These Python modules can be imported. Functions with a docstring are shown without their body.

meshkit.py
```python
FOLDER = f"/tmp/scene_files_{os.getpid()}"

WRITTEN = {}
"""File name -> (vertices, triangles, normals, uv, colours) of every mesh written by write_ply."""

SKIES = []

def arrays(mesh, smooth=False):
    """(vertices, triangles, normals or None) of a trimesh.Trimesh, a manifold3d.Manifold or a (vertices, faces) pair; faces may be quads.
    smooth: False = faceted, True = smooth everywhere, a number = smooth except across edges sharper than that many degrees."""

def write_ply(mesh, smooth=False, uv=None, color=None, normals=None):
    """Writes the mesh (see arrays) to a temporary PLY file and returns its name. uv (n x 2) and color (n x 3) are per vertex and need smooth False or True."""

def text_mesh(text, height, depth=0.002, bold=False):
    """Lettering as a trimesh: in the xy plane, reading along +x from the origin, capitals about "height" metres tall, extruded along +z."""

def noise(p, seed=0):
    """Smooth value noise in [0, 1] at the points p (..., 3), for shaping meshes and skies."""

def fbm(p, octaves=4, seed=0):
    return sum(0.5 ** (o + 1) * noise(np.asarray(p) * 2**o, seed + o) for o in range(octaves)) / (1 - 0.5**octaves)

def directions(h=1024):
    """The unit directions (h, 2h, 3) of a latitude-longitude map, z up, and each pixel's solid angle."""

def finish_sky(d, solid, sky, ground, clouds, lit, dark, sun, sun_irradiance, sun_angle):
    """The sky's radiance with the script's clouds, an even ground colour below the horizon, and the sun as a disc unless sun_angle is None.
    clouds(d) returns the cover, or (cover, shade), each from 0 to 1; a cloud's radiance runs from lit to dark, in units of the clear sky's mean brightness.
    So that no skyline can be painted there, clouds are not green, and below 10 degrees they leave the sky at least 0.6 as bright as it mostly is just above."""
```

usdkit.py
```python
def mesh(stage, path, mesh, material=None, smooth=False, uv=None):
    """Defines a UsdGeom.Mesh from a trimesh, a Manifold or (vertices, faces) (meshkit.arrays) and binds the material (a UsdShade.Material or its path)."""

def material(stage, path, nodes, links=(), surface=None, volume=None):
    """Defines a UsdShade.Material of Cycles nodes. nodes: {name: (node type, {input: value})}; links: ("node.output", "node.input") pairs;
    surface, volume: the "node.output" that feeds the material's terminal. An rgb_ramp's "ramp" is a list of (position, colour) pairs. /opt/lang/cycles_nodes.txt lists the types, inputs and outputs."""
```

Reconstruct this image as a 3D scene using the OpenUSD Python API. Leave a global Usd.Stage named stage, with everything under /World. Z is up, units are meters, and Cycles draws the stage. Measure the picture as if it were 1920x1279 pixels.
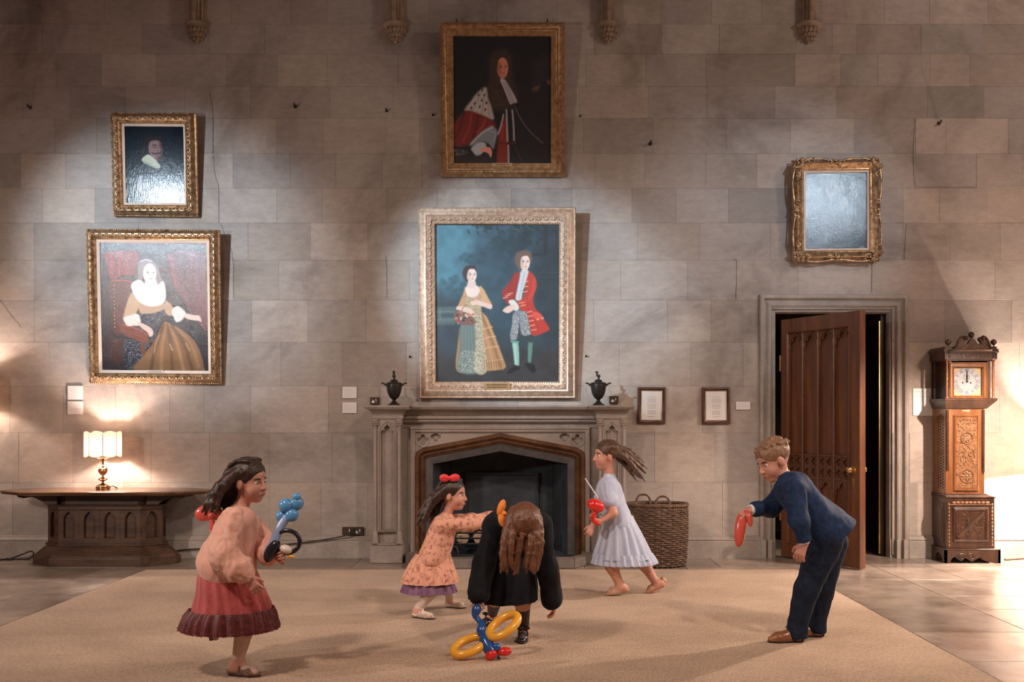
import math, random
import numpy as np
import trimesh, shapely
from shapely.geometry import Polygon, LineString, Point, box as sbox
from shapely import affinity
from scipy import ndimage
import usdkit, meshkit
from pxr import Usd, UsdGeom, UsdLux, UsdShade, Sdf, Gf, Vt

stage = Usd.Stage.CreateInMemory()
UsdGeom.SetStageUpAxis(stage, 'Z')
UsdGeom.SetStageMetersPerUnit(stage, 1.0)
UsdGeom.Xform.Define(stage, '/World')
UsdGeom.Scope.Define(stage, '/World/Looks')
random.seed(7)
RNG = np.random.default_rng(7)

# ------------------------------------------------------------------ camera
# The lens is level; the frame is shifted up. The wall stands at y = 0, the camera D metres in front of it.
F, CX, CY, D, EYE = 1866.67, 989.0, 790.0, 9.3333, 1.28
cam = UsdGeom.Camera.Define(stage, '/World/camera')
cam.AddTranslateOp().Set(Gf.Vec3d(0, -D, EYE))
cam.AddRotateXOp().Set(90.0)
cam.CreateHorizontalApertureAttr(36.0)
cam.CreateVerticalApertureAttr(36.0 * 1279 / 1920)
cam.CreateFocalLengthAttr(36.0 * F / 1920)
cam.CreateHorizontalApertureOffsetAttr((960 - CX) * 36 / 1920)
cam.CreateVerticalApertureOffsetAttr((CY - 639.5) * 36 / 1920)
cam.CreateClippingRangeAttr(Gf.Vec2f(0.05, 200))
cam.CreateExposureAttr(0.0)

# ------------------------------------------------------------------ light of the hall
def aim(prim, pos, target):
    pos, target = np.array(pos, float), np.array(target, float)
    z = pos - target
    z /= np.linalg.norm(z)
    x = np.cross([0, 0, 1.0], z)
    x /= np.linalg.norm(x)
    y = np.cross(z, x)
    m = Gf.Matrix4d(*x, 0, *y, 0, *z, 0, *pos, 1)
    UsdGeom.Xformable(prim).AddTransformOp().Set(m)

def spot(name, pos, target, power, color, angle, soft, radius=0.06):
    l = UsdLux.SphereLight.Define(stage, '/World/' + name)
    l.CreateRadiusAttr(radius)
    l.CreateIntensityAttr(power)
    l.CreateNormalizeAttr(True)
    l.CreateColorAttr(Gf.Vec3f(*color))
    s = UsdLux.ShapingAPI.Apply(l.GetPrim())
    s.CreateShapingConeAngleAttr(angle)
    s.CreateShapingConeSoftnessAttr(soft)
    aim(l, pos, target)

def ball_light(name, pos, power, color, radius):
    while stage.GetPrimAtPath('/World/' + name):
        name += '_b'
    l = UsdLux.SphereLight.Define(stage, '/World/' + name)
    l.CreateRadiusAttr(radius)
    l.CreateIntensityAttr(power)
    l.CreateNormalizeAttr(True)
    l.CreateColorAttr(Gf.Vec3f(*color))
    l.AddTranslateOp().Set(Gf.Vec3d(*map(float, pos)))
    return l

WARM, COOL, LAMP = (1.0, 0.78, 0.64), (0.70, 0.86, 1.0), (1.0, 0.79, 0.66)
dome = UsdLux.DomeLight.Define(stage, '/World/hall_ambience')
dome.CreateColorAttr(Gf.Vec3f(1.0, 0.58, 0.48))
dome.CreateIntensityAttr(0.040)
# cool picture spots on the opposite side of the hall
spot('picture_spot_left', (-5.5, -6.2, 3.75), (-3.40, 0, 2.75), 590, COOL, 14.0, 0.8)
spot('picture_spot_centre', (-4.2, -6.0, 4.0), (-0.05, 0, 2.46), 780, (0.60, 0.82, 1.0), 10.2, 0.6)
spot('picture_spot_right', (4.4, -6.2, 4.4), (2.3, 0, 3.0), 215, COOL, 13.5, 0.9)
# warm shaded lamps of the hall, beside and behind the camera
ball_light('hall_lamp_high', (7.0, -5.0, 6.0), 145, WARM, 0.4)
spot('hall_lamp_right', (5.4, -5.6, 2.5), (0.6, -0.6, 0.2), 34, WARM, 48, 1.0, 0.18)
spot('hall_lamp_left', (-5.6, -6.0, 2.5), (-0.8, -0.4, 0.5), 160, (1.0, 0.84, 0.74), 48, 1.0, 0.18)
spot('hall_lamp_over_right', (2.8, -7.6, 5.2), (0.5, -1.5, 0.0), 215, WARM, 31, 1.0, 0.2)
spot('hall_lamp_over_left', (-2.8, -7.6, 5.2), (-0.5, -1.4, 0.1), 240, WARM, 31, 1.0, 0.2)

# ------------------------------------------------------------------ helpers
def Wp(px, py, y=0.0):
    d = D + y
    return np.array([(px - CX) * d / F, y, EYE + (CY - py) * d / F])

def sc(y=0.0):
    return (D + y) / F          # metres per pixel at depth y

COUNT = {}
def fresh(parent, name):
    k = COUNT[(parent, name)] = COUNT.get((parent, name), -1) + 1
    return f'{parent}/{name}' + (f'_{k:03d}' if k else '')

def tag(prim, label=None, cat=None, group=None, kind=None):
    for k, v in (('label', label), ('category', cat), ('group', group), ('kind', kind)):
        if v:
            prim.SetCustomDataByKey(k, v)

def put(name, mesh, mat, parent='/World', origin=(0, 0, 0), smooth=30, label=None, prim_var=None):
    path = fresh(parent, name)
    v, f, n = meshkit.arrays(mesh, smooth)
    if prim_var is None:
        m = usdkit.mesh(stage, path, trimesh.Trimesh(np.asarray(mesh.vertices) - np.asarray(origin), mesh.faces, process=False), M[mat], smooth)
    else:
        m = usdkit.mesh(stage, path, trimesh.Trimesh(np.asarray(mesh.vertices) - np.asarray(origin), mesh.faces, process=False), M[mat], False)
        UsdGeom.PrimvarsAPI(m).CreatePrimvar('paint', Sdf.ValueTypeNames.Color3fArray, 'vertex').Set(Vt.Vec3fArray.FromNumpy(np.asarray(prim_var, np.float32)))
    if label:
        tag(m.GetPrim(), label)
    return m.GetPrim()

class Thing:
    def __init__(s, name, label=None, cat=None, at=(0, 0, 0), group=None, kind=None):
        s.at = np.array(at, float)
        s.path = fresh('/World', name)
        x = UsdGeom.Xform.Define(stage, s.path)
        x.AddTranslateOp().Set(Gf.Vec3d(*map(float, s.at)))
        s.prim = x.GetPrim()
        tag(s.prim, label, cat, group, kind)
    def part(s, name, mesh, mat, under=None, smooth=30, label=None, prim_var=None, stuff=False):
        p = put(name, mesh, mat, str(under.GetPath()) if under else s.path, s.at, smooth, label, prim_var)
        if stuff:
            tag(p, kind='stuff')
        return p

def solo(name, mesh, mat, label, cat, group=None, kind=None, smooth=30):
    p = put(name, mesh, mat, smooth=smooth)
    tag(p, label, cat, group, kind)
    return p

def dup(src, name, loc, label, rz=0, scale=None):
    path = fresh('/World', name)
    x = UsdGeom.Xform.Define(stage, path)
    x.GetPrim().GetReferences().AddInternalReference(src.path)
    x.ClearXformOpOrder()
    x.AddTranslateOp().Set(Gf.Vec3d(*map(float, loc)))
    if rz or scale:
        x.AddRotateZOp().Set(rz)
    if scale:
        x.AddScaleOp().Set(Gf.Vec3f(*scale))
    p = x.GetPrim()
    p.SetInstanceable(True)
    tag(p, label, src.prim.GetCustomDataByKey('category'), src.prim.GetCustomDataByKey('group'))
    return p

def cat(ms):
    ms = [m for m in ms if m is not None]
    return trimesh.util.concatenate(ms) if len(ms) > 1 else ms[0]

def out(m):
    if m.volume < 0:
        m.invert()
    return m

def bx(x0, x1, y0, y1, z0, z1, c=0.0):
    """box with chamfered edges"""
    lo, hi = np.minimum([x0, y0, z0], [x1, y1, z1]), np.maximum([x0, y0, z0], [x1, y1, z1])
    if c <= 0:
        m = trimesh.creation.box(hi - lo)
        m.apply_translation((lo + hi) / 2)
        return m
    c = min(c, *(0.45 * (hi - lo)))
    pts = []
    for sx in (0, 1):
        for sy in (0, 1):
            for sz in (0, 1):
                p = np.where([sx, sy, sz], hi, lo)
                s = np.where([sx, sy, sz], -1, 1)
                for a in range(3):
                    q = p + s * c
                    q[a] = p[a]
                    pts.append(q)
    return trimesh.convex.convex_hull(np.array(pts))

def grid_faces(n, m, wrap_n=False, wrap_m=False):
    i = np.arange(n if wrap_n else n - 1)
    j = np.arange(m if wrap_m else m - 1)
    i, j = np.meshgrid(i, j, indexing='ij')
    a, b = i * m + j, ((i + 1) % n) * m + j
    c, d = ((i + 1) % n) * m + (j + 1) % m, i * m + (j + 1) % m
    q = np.stack([a, b, c, d], -1).reshape(-1, 4)
    return np.vstack([q[:, [0, 1, 2]], q[:, [0, 2, 3]]])

def sweep(path, prof, closed=False, seg=None, y0=0.0):
    """mitred moulding: path of (x, z) on the wall, prof of (u, h): u to the left of the path, h out of the wall (towards -y)."""
    P = np.array(path, float)
    if seg:                       # subdivide long runs
        Q = []
        R = np.vstack([P, P[:1]]) if closed else P
        for a, b in zip(R[:-1], R[1:]):
            k = max(1, int(np.ceil(np.linalg.norm(b - a) / seg)))
            Q += [a + (b - a) * t / k for t in range(k)]
        P = np.array(Q if closed else Q + [P[-1]])
    n = len(P)
    if closed:
        t1, t0 = np.roll(P, -1, 0) - P, P - np.roll(P, 1, 0)
    else:
        e = np.diff(P, axis=0)
        t1, t0 = np.vstack([e, e[-1:]]), np.vstack([e[:1], e])
    t0 /= np.linalg.norm(t0, axis=1, keepdims=True)
    t1 /= np.linalg.norm(t1, axis=1, keepdims=True)
    n0, n1 = np.stack([-t0[:, 1], t0[:, 0]], 1), np.stack([-t1[:, 1], t1[:, 0]], 1)
    b = n0 + n1
    b /= (1 + (n0 * n1).sum(1))[:, None]
    pr = np.array(prof, float)
    V = np.zeros((n, len(pr), 3))
    V[..., 0] = P[:, None, 0] + b[:, None, 0] * pr[None, :, 0]
    V[..., 2] = P[:, None, 1] + b[:, None, 1] * pr[None, :, 0]
    V[..., 1] = y0 - pr[None, :, 1]
    f = grid_faces(n, len(pr), closed, True)
    m = trimesh.Trimesh(V.reshape(-1, 3), f, process=False)
    if not closed:
        poly = trimesh.creation.triangulate_polygon(Polygon(pr).buffer(0), engine='earcut') if len(pr) > 2 else None
        if poly is not None:
            from scipy.spatial import cKDTree
            pv, pf = poly
            idx = cKDTree(pr).query(pv)[1]
            pf = idx[pf]
            f = np.vstack([f, pf, pf[:, ::-1] + (n - 1) * len(pr)])
            m = trimesh.Trimesh(m.vertices, f, process=False)
    trimesh.repair.fix_normals(m)
    return m

def lathe(prof, n=28, at=(0, 0, 0), squash=1.0):
    pr = np.array(prof, float)
    a = np.arange(n) * 2 * np.pi / n
    V = np.stack([pr[None, :, 0] * np.cos(a)[:, None], squash * pr[None, :, 0] * np.sin(a)[:, None], np.broadcast_to(pr[None, :, 1], (n, len(pr)))], -1)
    m = trimesh.Trimesh(V.reshape(-1, 3) + np.array(at), grid_faces(n, len(pr), True, False), process=False)
    m.merge_vertices()
    m.update_faces(m.nondegenerate_faces())
    return out(m)

def tube(points, radii, sides=10, closed=False, caps=True):
    p = np.asarray(points, float)
    n = len(p)
    r = np.broadcast_to(np.asarray(radii, float), (n,))
    t = (np.roll(p, -1, 0) - np.roll(p, 1, 0)) if closed else np.gradient(p, axis=0)
    t /= np.linalg.norm(t, axis=1, keepdims=True) + 1e-12
    u = np.cross(t[0], [0, 0, 1.0] if abs(t[0][2]) < 0.9 else [1.0, 0, 0])
    us = []
    for k in range(n):
        u = u - t[k] * (u @ t[k])
        u /= np.linalg.norm(u) + 1e-12
        us.append(u)
    us = np.array(us)
    w = np.cross(t, us)
    a = np.arange(sides) * 2 * np.pi / sides
    V = p[:, None] + r[:, None, None] * (np.cos(a)[None, :, None] * us[:, None] + np.sin(a)[None, :, None] * w[:, None])
    f = grid_faces(n, sides, closed, True)
    V = V.reshape(-1, 3)
    if caps and not closed:
        V = np.vstack([V, p[:1], p[-1:]])
        j = np.arange(sides)
        j2 = (j + 1) % sides
        f = np.vstack([f, np.stack([j2, j, np.full(sides, n * sides)], 1)[:, ::1], np.stack([(n - 1) * sides + j, (n - 1) * sides + j2, np.full(sides, n * sides + 1)], 1)])
    m = trimesh.Trimesh(V, f, process=False)
    return out(m)

def spline(pts, n=40, closed=False):
    """Catmull-Rom through points"""
    P = np.asarray(pts, float)
    k = len(P)
    if closed:
        idx = np.arange(-1, k + 2) % k
        segs = k
    else:
        idx = np.clip(np.arange(-1, k + 1), 0, k - 1)
        segs = k - 1
    Q = P[idx]
    o = []
    s = np.linspace(0, segs, n, endpoint=not closed)
    for v in s:
        i = min(int(v), segs - 1)
        t = v - i
        a, b, c, d = Q[i:i + 4]
        o.append(0.5 * ((2 * b) + (-a + c) * t + (2 * a - 5 * b + 4 * c - d) * t * t + (-a + 3 * b - 3 * c + d) * t ** 3))
    return np.array(o)

def ball(c, r, R=None, sub=2):
    m = trimesh.creation.icosphere(sub, 1.0)
    v = np.asarray(m.vertices) * np.broadcast_to(np.asarray(r, float), (3,))
    if R is not None:
        v = v @ np.asarray(R).T
    return trimesh.Trimesh(v + np.asarray(c), m.faces, process=False)

def extr(poly, y_front, depth):
    """extrude a shapely polygon given in (x, z) from y_front back by depth"""
    ms = []
    for g in getattr(poly, 'geoms', [poly]):
        if g.is_empty or g.geom_type != 'Polygon' or g.area < 1e-8:
            continue
        m = trimesh.creation.extrude_polygon(g, depth, engine='earcut')
        v = np.asarray(m.vertices)
        m = trimesh.Trimesh(np.stack([v[:, 0], y_front + depth - v[:, 2], v[:, 1]], 1), m.faces, process=False)
        ms.append(out(m))
    return cat(ms) if ms else None

def move(m, R=None, t=(0, 0, 0)):
    v = np.asarray(m.vertices)
    if R is not None:
        v = v @ np.asarray(R).T
    return trimesh.Trimesh(v + np.asarray(t), m.faces, process=False)

def rot(axis, deg):
    return trimesh.transformations.rotation_matrix(math.radians(deg), axis)[:3, :3]

# ------------------------------------------------------------------ materials
M = {}
def srgb(r, g, b):
    c = np.array([r, g, b]) / 255.0
    return tuple(np.where(c <= 0.04045, c / 12.92, ((c + 0.055) / 1.055) ** 2.4))

def mat(name, c1, c2=None, rough=0.6, scale=(6, 6, 6), detail=5, metal=0.0, bump=0.0, bscale=60, spec=0.5, lo=0.35, hi=0.65, coat=0.0, sheen=0.0, fine=0.0, rvar=0.0, **kw):
    """principled with noise between two colours, grain along the mapping scale, fine bump"""
    nodes = {'g': ('texture_coordinate', {}), 'mp': ('mapping', {'scale': scale}), 'n': ('noise_texture', {'scale': 1.0, 'detail': detail, 'roughness': 0.62}),
             'r': ('rgb_ramp', {'ramp': [(lo, c1), (hi, c2 or c1)]}),
             'p': ('principled_bsdf', {'roughness': rough, 'metallic': metal, 'specular_ior_level': spec, 'coat_weight': coat, 'coat_roughness': 0.15, 'sheen_weight': sheen, **kw})}
    links = [('g.object', 'mp.vector'), ('mp.vector', 'n.vector'), ('n.fac', 'r.fac')]
    last = 'r.color'
    if fine:
        nodes['fn'] = ('noise_texture', {'scale': 90.0, 'detail': 3.0})
        nodes['fr'] = ('rgb_ramp', {'ramp': [(0.25, (1 - fine,) * 3), (0.75, (1 + fine * 0.6,) * 3)]})
        nodes['fm'] = ('mix', {'mix_type': 'multiply', 'fac': 1.0})
        links += [('g.object', 'fn.vector'), ('fn.fac', 'fr.fac'), (last, 'fm.color1'), ('fr.color', 'fm.color2')]
        last = 'fm.color'
    links.append((last, 'p.base_color'))
    if rvar:
        nodes['rm'] = ('map_range', {'from_min': 0.3, 'from_max': 0.7, 'to_min': rough - rvar, 'to_max': rough + rvar})
        links += [('n.fac', 'rm.value'), ('rm.result', 'p.roughness')]
    if bump:
        nodes['bn'] = ('noise_texture', {'scale': bscale, 'detail': 4.0})
        nodes['b'] = ('bump', {'strength': bump, 'distance': 0.01})
        links += [('g.object', 'bn.vector'), ('bn.fac', 'b.height'), ('b.normal', 'p.normal')]
    M[name] = usdkit.material(stage, '/World/Looks/' + name, nodes, links, surface='p.BSDF')

TONES = 9
for k in range(TONES):
    t = 0.80 + 0.42 * k / (TONES - 1)
    w = (k * 0.37) % 1.0
    base = np.array([0.365, 0.320, 0.288]) * t * (1 + np.array([0.03, 0, -0.04]) * (w - 0.5) * 2)
    # blotchy weathered ashlar: broad smoky stains, finer mottling, speckle
    nodes = {'g': ('geometry', {}), 'n1': ('noise_texture', {'scale': 0.8, 'detail': 7.0, 'roughness': 0.66, 'distortion': 0.5}),
             'r1': ('rgb_ramp', {'ramp': [(0.32, tuple(base * np.array([0.56, 0.53, 0.52]))), (0.50, tuple(base)), (0.72, tuple(np.minimum(base * 1.22, 0.8)))]}),
             'mp': ('mapping', {'scale': (9.0, 9.0, 22.0)}), 'n2': ('noise_texture', {'scale': 1.0, 'detail': 5.0, 'roughness': 0.7}),
             'r2': ('rgb_ramp', {'ramp': [(0.3, (0.86, 0.85, 0.84)), (0.7, (1.08, 1.08, 1.08))]}),
             'n3': ('noise_texture', {'scale': 140.0, 'detail': 2.0}), 'r3': ('rgb_ramp', {'ramp': [(0.25, (0.80, 0.80, 0.80)), (0.6, (1.04, 1.04, 1.04))]}),
             'm1': ('mix', {'mix_type': 'multiply', 'fac': 1.0}), 'm2': ('mix', {'mix_type': 'multiply', 'fac': 0.8}),
             'p': ('principled_bsdf', {'roughness': 0.82, 'specular_ior_level': 0.25}), 'b': ('bump', {'strength': 0.25, 'distance': 0.006}), 'bn': ('noise_texture', {'scale': 35.0, 'detail': 6.0})}
    links = [('g.position', 'n1.vector'), ('n1.fac', 'r1.fac'), ('g.position', 'mp.vector'), ('mp.vector', 'n2.vector'), ('n2.fac', 'r2.fac'), ('g.position', 'n3.vector'), ('n3.fac', 'r3.fac'),
             ('r1.color', 'm1.color1'), ('r2.color', 'm1.color2'), ('m1.color', 'm2.color1'), ('r3.color', 'm2.color2'), ('m2.color', 'p.base_color'), ('g.position', 'bn.vector'), ('bn.fac', 'b.height'), ('b.normal', 'p.normal')]
    M[f'ashlar_{k}'] = usdkit.material(stage, f'/World/Looks/ashlar_{k}', nodes, links, surface='p.BSDF')
for k in range(5):
    t = 0.80 + 0.1 * k
    mat(f'flagstone_{k}', tuple(np.array([0.20, 0.155, 0.125]) * t), tuple(np.array([0.36, 0.29, 0.235]) * t), rough=0.27, scale=(2.2, 2.2, 2.2), detail=7, bump=0.06, bscale=9, lo=0.3, hi=0.75, fine=0.2, rvar=0.10, spec=0.55)
mat('joint', (0.19, 0.165, 0.145), (0.26, 0.23, 0.20), rough=0.9)
mat('carved_stone', (0.29, 0.25, 0.22), (0.41, 0.36, 0.32), rough=0.7, scale=(3, 3, 3), fine=0.22, bump=0.15, bscale=40)
mat('mantel_stone', (0.235, 0.195, 0.172), (0.34, 0.285, 0.25), rough=0.55, scale=(3, 3, 3), fine=0.22, bump=0.12, bscale=45)
mat('floor_joint', (0.03, 0.024, 0.02), (0.06, 0.05, 0.042), rough=0.9)
mat('corbel_stone', (0.20, 0.14, 0.10), (0.34, 0.24, 0.17), rough=0.8, scale=(9, 9, 9), bump=0.3, bscale=40)

# ------------------------------------------------------------------ measuring
def X(px, y=0.0): return (px - CX) * (D + y) / F
def Z(py, y=0.0): return EYE + (CY - py) * (D + y) / F
def yf(py): return F * EYE / (py - CY) - D          # depth of a floor point
def fl(px, py):                                     # floor point under a pixel
    y = yf(py)
    return np.array([X(px, y), y, 0.0])

FX = X(937, -0.3)                                   # middle of the chimneypiece
# ------------------------------------------------------------------ wall of squared stone
DOOR_OPEN = sbox(X(1447), -0.2, X(1673), Z(580))
FIRE_OPEN = sbox(FX - 0.72, -0.2, FX + 0.72, 1.13)
wall = Thing('wall_back', 'weathered buff ashlar stone wall of a great hall', None, kind='structure')
WX0, WX1, WZ1 = -6.6, 6.4, 6.1
core = sbox(WX0, 0, WX1, WZ1).difference(DOOR_OPEN).difference(FIRE_OPEN)
wall.part('core', extr(core, 0.028, 0.5), 'joint', smooth=False)
courses = [-170, -105, -40, 45, 101, 162, 222, 288, 353, 418, 488, 563, 642, 724, 812, 905, 1040]
known = {
    2: [287, 545, 612, 805, 932, 1428], 3: [168, 393, 496, 657, 724, 1493, 1560, 1606, 1727], 4: [105, 293, 425, 613, 1324, 1491, 1576, 1646, 1744, 1818],
    5: [42, 346, 469, 619, 1453, 1569, 1739, 1845], 6: [102, 181, 399, 519, 723, 786, 1094, 1482, 1717, 1774], 7: [39, 123, 437, 544, 716, 791, 1419, 1716, 1831],
    8: [79, 178, 410, 519, 604, 1185, 1366, 1693, 1761], 9: [64, 465, 1195, 1445, 1693, 1782], 10: [65, 439, 523, 664, 768, 1381, 1497, 1635, 1749],
    11: [472, 577, 1897], 12: [92, 527, 642, 762, 1161, 1394], 13: [18, 118, 318, 470, 1227], 14: [35, 1340]}
tone_of = {(7, 39): 8, (8, 79): 8, (7, 123): 6, (5, 1739): 0, (4, 1491): 7, (4, 1576): 3, (5, 1453): 6, (11, 472): 7, (12, 527): 3, (10, 439): 2, (9, 465): 2, (10, 523): 4, (6, 399): 5, (3, 168): 5, (13, 1227): 7,
           (14, 1340): 3, (12, 1394): 5, (4, 1324): 1, (6, 723): 5, (2, 805): 3, (2, 287): 5, (5, 1569): 2, (6, 1482): 7, (6, 1717): 7, (6, 1774): 7, (7, 1419): 5}
outer_blocks = []
for c in range(len(courses) - 1):
    z1, z0 = Z(courses[c]), max(0.0, Z(courses[c + 1]))
    xs = sorted(known.get(c, []))
    full, prev = [], -340.0
    for b in xs + [2285.0]:
        gap = b - prev
        k = max(1, int(round(gap / RNG.uniform(92, 122)))) if gap > 150 else 1
        cuts = [prev + gap * (i + (RNG.uniform(-0.16, 0.16) if i else 0)) / k for i in range(k)]
        full += cuts
        prev = b
    full.append(2285.0)
    full[0] = -340.0
    for a, b in zip(full[:-1], full[1:]):
        g = 0.0005
        x0, x1 = max(WX0, X(a)) + g, min(WX1, X(b)) - g
        if x1 - x0 < 0.03:
            continue
        pale = 8 if c >= 12 and a > 1640 else None
        tone = pale if pale is not None else tone_of.get((c, int(round(a))), int(np.clip(round(RNG.normal(4.0, 1.7)), 0, TONES - 1)))
        pr = RNG.uniform(-0.0013, 0.0013)
        r = sbox(x0, z0 + g, x1, z1 - g)
        q = r.difference(DOOR_OPEN).difference(FIRE_OPEN)
        if q.is_empty or q.area < 0.002:
            continue
        if q.area > r.area - 1e-6:
            m = bx(x0, x1, pr, 0.03, z0 + g, z1 - g, 0.0010)
        else:
            m = extr(q, pr, 0.03 - pr)
        if c < 2 or b < -25 or a > 1945:
            outer_blocks.append(m)          # beyond the picture's edges
        else:
            wall.part('stone_block', m, f'ashlar_{tone}', smooth=False)
wall.part('outer_blocks', cat(outer_blocks), 'ashlar_4', smooth=False, stuff=True)
# hairline cracks that the photograph shows
mat('crack_dark', (0.035, 0.028, 0.024), rough=1.0)
for pts in ([(393, 172), (399, 215), (400, 288)], [(399, 292), (404, 330), (410, 353), (411, 418)], [(414, 418), (424, 450), (436, 480), (438, 560)], [(1716, 222), (1712, 290), (1716, 350)], [(1699, 420), (1695, 488)],
            [(1374, 488), (1381, 492), (1380, 560)], [(0, 563), (20, 590), (40, 615)], [(1635, 490), (1634, 548)], [(724, 480), (726, 560)]):
    P = spline([Wp(a, b, -0.0032) for a, b in pts], 14)
    P += RNG.normal(0, 0.002, P.shape) * [1, 0, 1]
    m = sweep(P[:, [0, 2]], [(-0.0010, 0), (0.0010, 0), (0.0010, 0.001), (-0.0010, 0.001)], y0=-0.0022)
    wall.part('crack', m, 'crack_dark', smooth=False)

# skirting course
def skirting(x0, x1):
    prof = [(0.0, 0.0), (0.0, 0.05), (-0.155, 0.05), (-0.160, 0.046), (-0.166, 0.046), (-0.172, 0.052), (-0.178, 0.050), (-0.188, 0.034), (-0.196, 0.026), (-0.204, 0.026), (-0.208, 0.018), (-0.21, 0.0)]
    prof = [(-u, h) for u, h in prof]
    return sweep([(x0, 0.0), (x1, 0.0)], prof)
base = Thing('baseboard_back', 'low moulded stone skirting along the foot of the wall', None, kind='structure')
for x0, x1 in ((WX0, FX - 1.13), (FX + 1.13, X(1424)), (X(1701), WX1)):
    base.part('moulded_course', skirting(x0, x1), 'carved_stone')

# ------------------------------------------------------------------ floor of stone flags
floor = Thing('floor', 'polished brown stone flag floor', None, kind='structure')
floor.part('bed', bx(-8.5, 8.5, -11.5, 3.2, -0.25, -0.012), 'floor_joint', smooth=False)
rows = [0.62, 0.05, yf(1064), yf(1087), yf(1117), yf(1142), yf(1185), yf(1240), yf(1330), -6.4, -7.1]
RUGX0, RUGX1, RUGY1 = X(275, yf(1070)), X(1494, yf(1070)), yf(1070)
for i in range(len(rows) - 1):
    ya, yb = rows[i + 1], rows[i]
    cuts = [-6.6] + list(np.cumsum(RNG.uniform(0.7, 1.3, 20)) - 6.6)
    cuts = [c for c in cuts if c < 2.2] + [3.05, 3.55 if i < 3 else 4.1, 4.9, 5.9, 6.6]
    if i == 0:
        cuts = [-6.6] + [-6.6 + 1.47 * k + RNG.uniform(-0.2, 0.2) for k in range(1, 9)] + [6.6]
    for a, b in zip(cuts[:-1], cuts[1:]):
        if b - a < 0.1 or (a > RUGX0 + 0.05 and b < RUGX1 - 0.05 and yb < RUGY1 - 0.02):
            continue
        floor.part('flagstone', bx(a + 0.0022, b - 0.0022, ya + 0.0022, yb - 0.0022, -0.05, RNG.uniform(-0.0012, 0.0), 0.003), f'flagstone_{RNG.integers(0, 5)}', smooth=False)

# ------------------------------------------------------------------ rug
nodes = {'g': ('geometry', {}), 'n1': ('noise_texture', {'scale': 1.6, 'detail': 6.0, 'roughness': 0.6}), 'r1': ('rgb_ramp', {'ramp': [(0.33, (0.42, 0.295, 0.20)), (0.66, (0.56, 0.41, 0.29))]}),
         'mp': ('mapping', {'scale': (95.0, 26.0, 1.0)}), 'n2': ('noise_texture', {'scale': 1.0, 'detail': 3.0}), 'r2': ('rgb_ramp', {'ramp': [(0.3, (0.72, 0.71, 0.70)), (0.7, (1.14, 1.14, 1.14))]}),
         'mp2': ('mapping', {'scale': (14.0, 120.0, 1.0)}), 'n3': ('noise_texture', {'scale': 1.0, 'detail': 3.0}), 'ad': ('math', {'math_type': 'add'}),
         'm': ('mix', {'mix_type': 'multiply', 'fac': 0.9}), 'b': ('bump', {'strength': 0.7, 'distance': 0.006}), 'p': ('principled_bsdf', {'roughness': 0.95, 'specular_ior_level': 0.1, 'sheen_weight': 0.15})}
M['rug_weave'] = usdkit.material(stage, '/World/Looks/rug_weave', nodes, [('g.position', 'n1.vector'), ('n1.fac', 'r1.fac'), ('g.position', 'mp.vector'), ('mp.vector', 'n2.vector'), ('n2.fac', 'r2.fac'), ('g.position', 'mp2.vector'), ('mp2.vector', 'n3.vector'),
    ('n2.fac', 'ad.value1'), ('n3.fac', 'ad.value2'), ('r1.color', 'm.color1'), ('r2.color', 'm.color2'), ('m.color', 'p.base_color'), ('ad.value', 'b.height'), ('b.normal', 'p.normal')], surface='p.BSDF')
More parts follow.
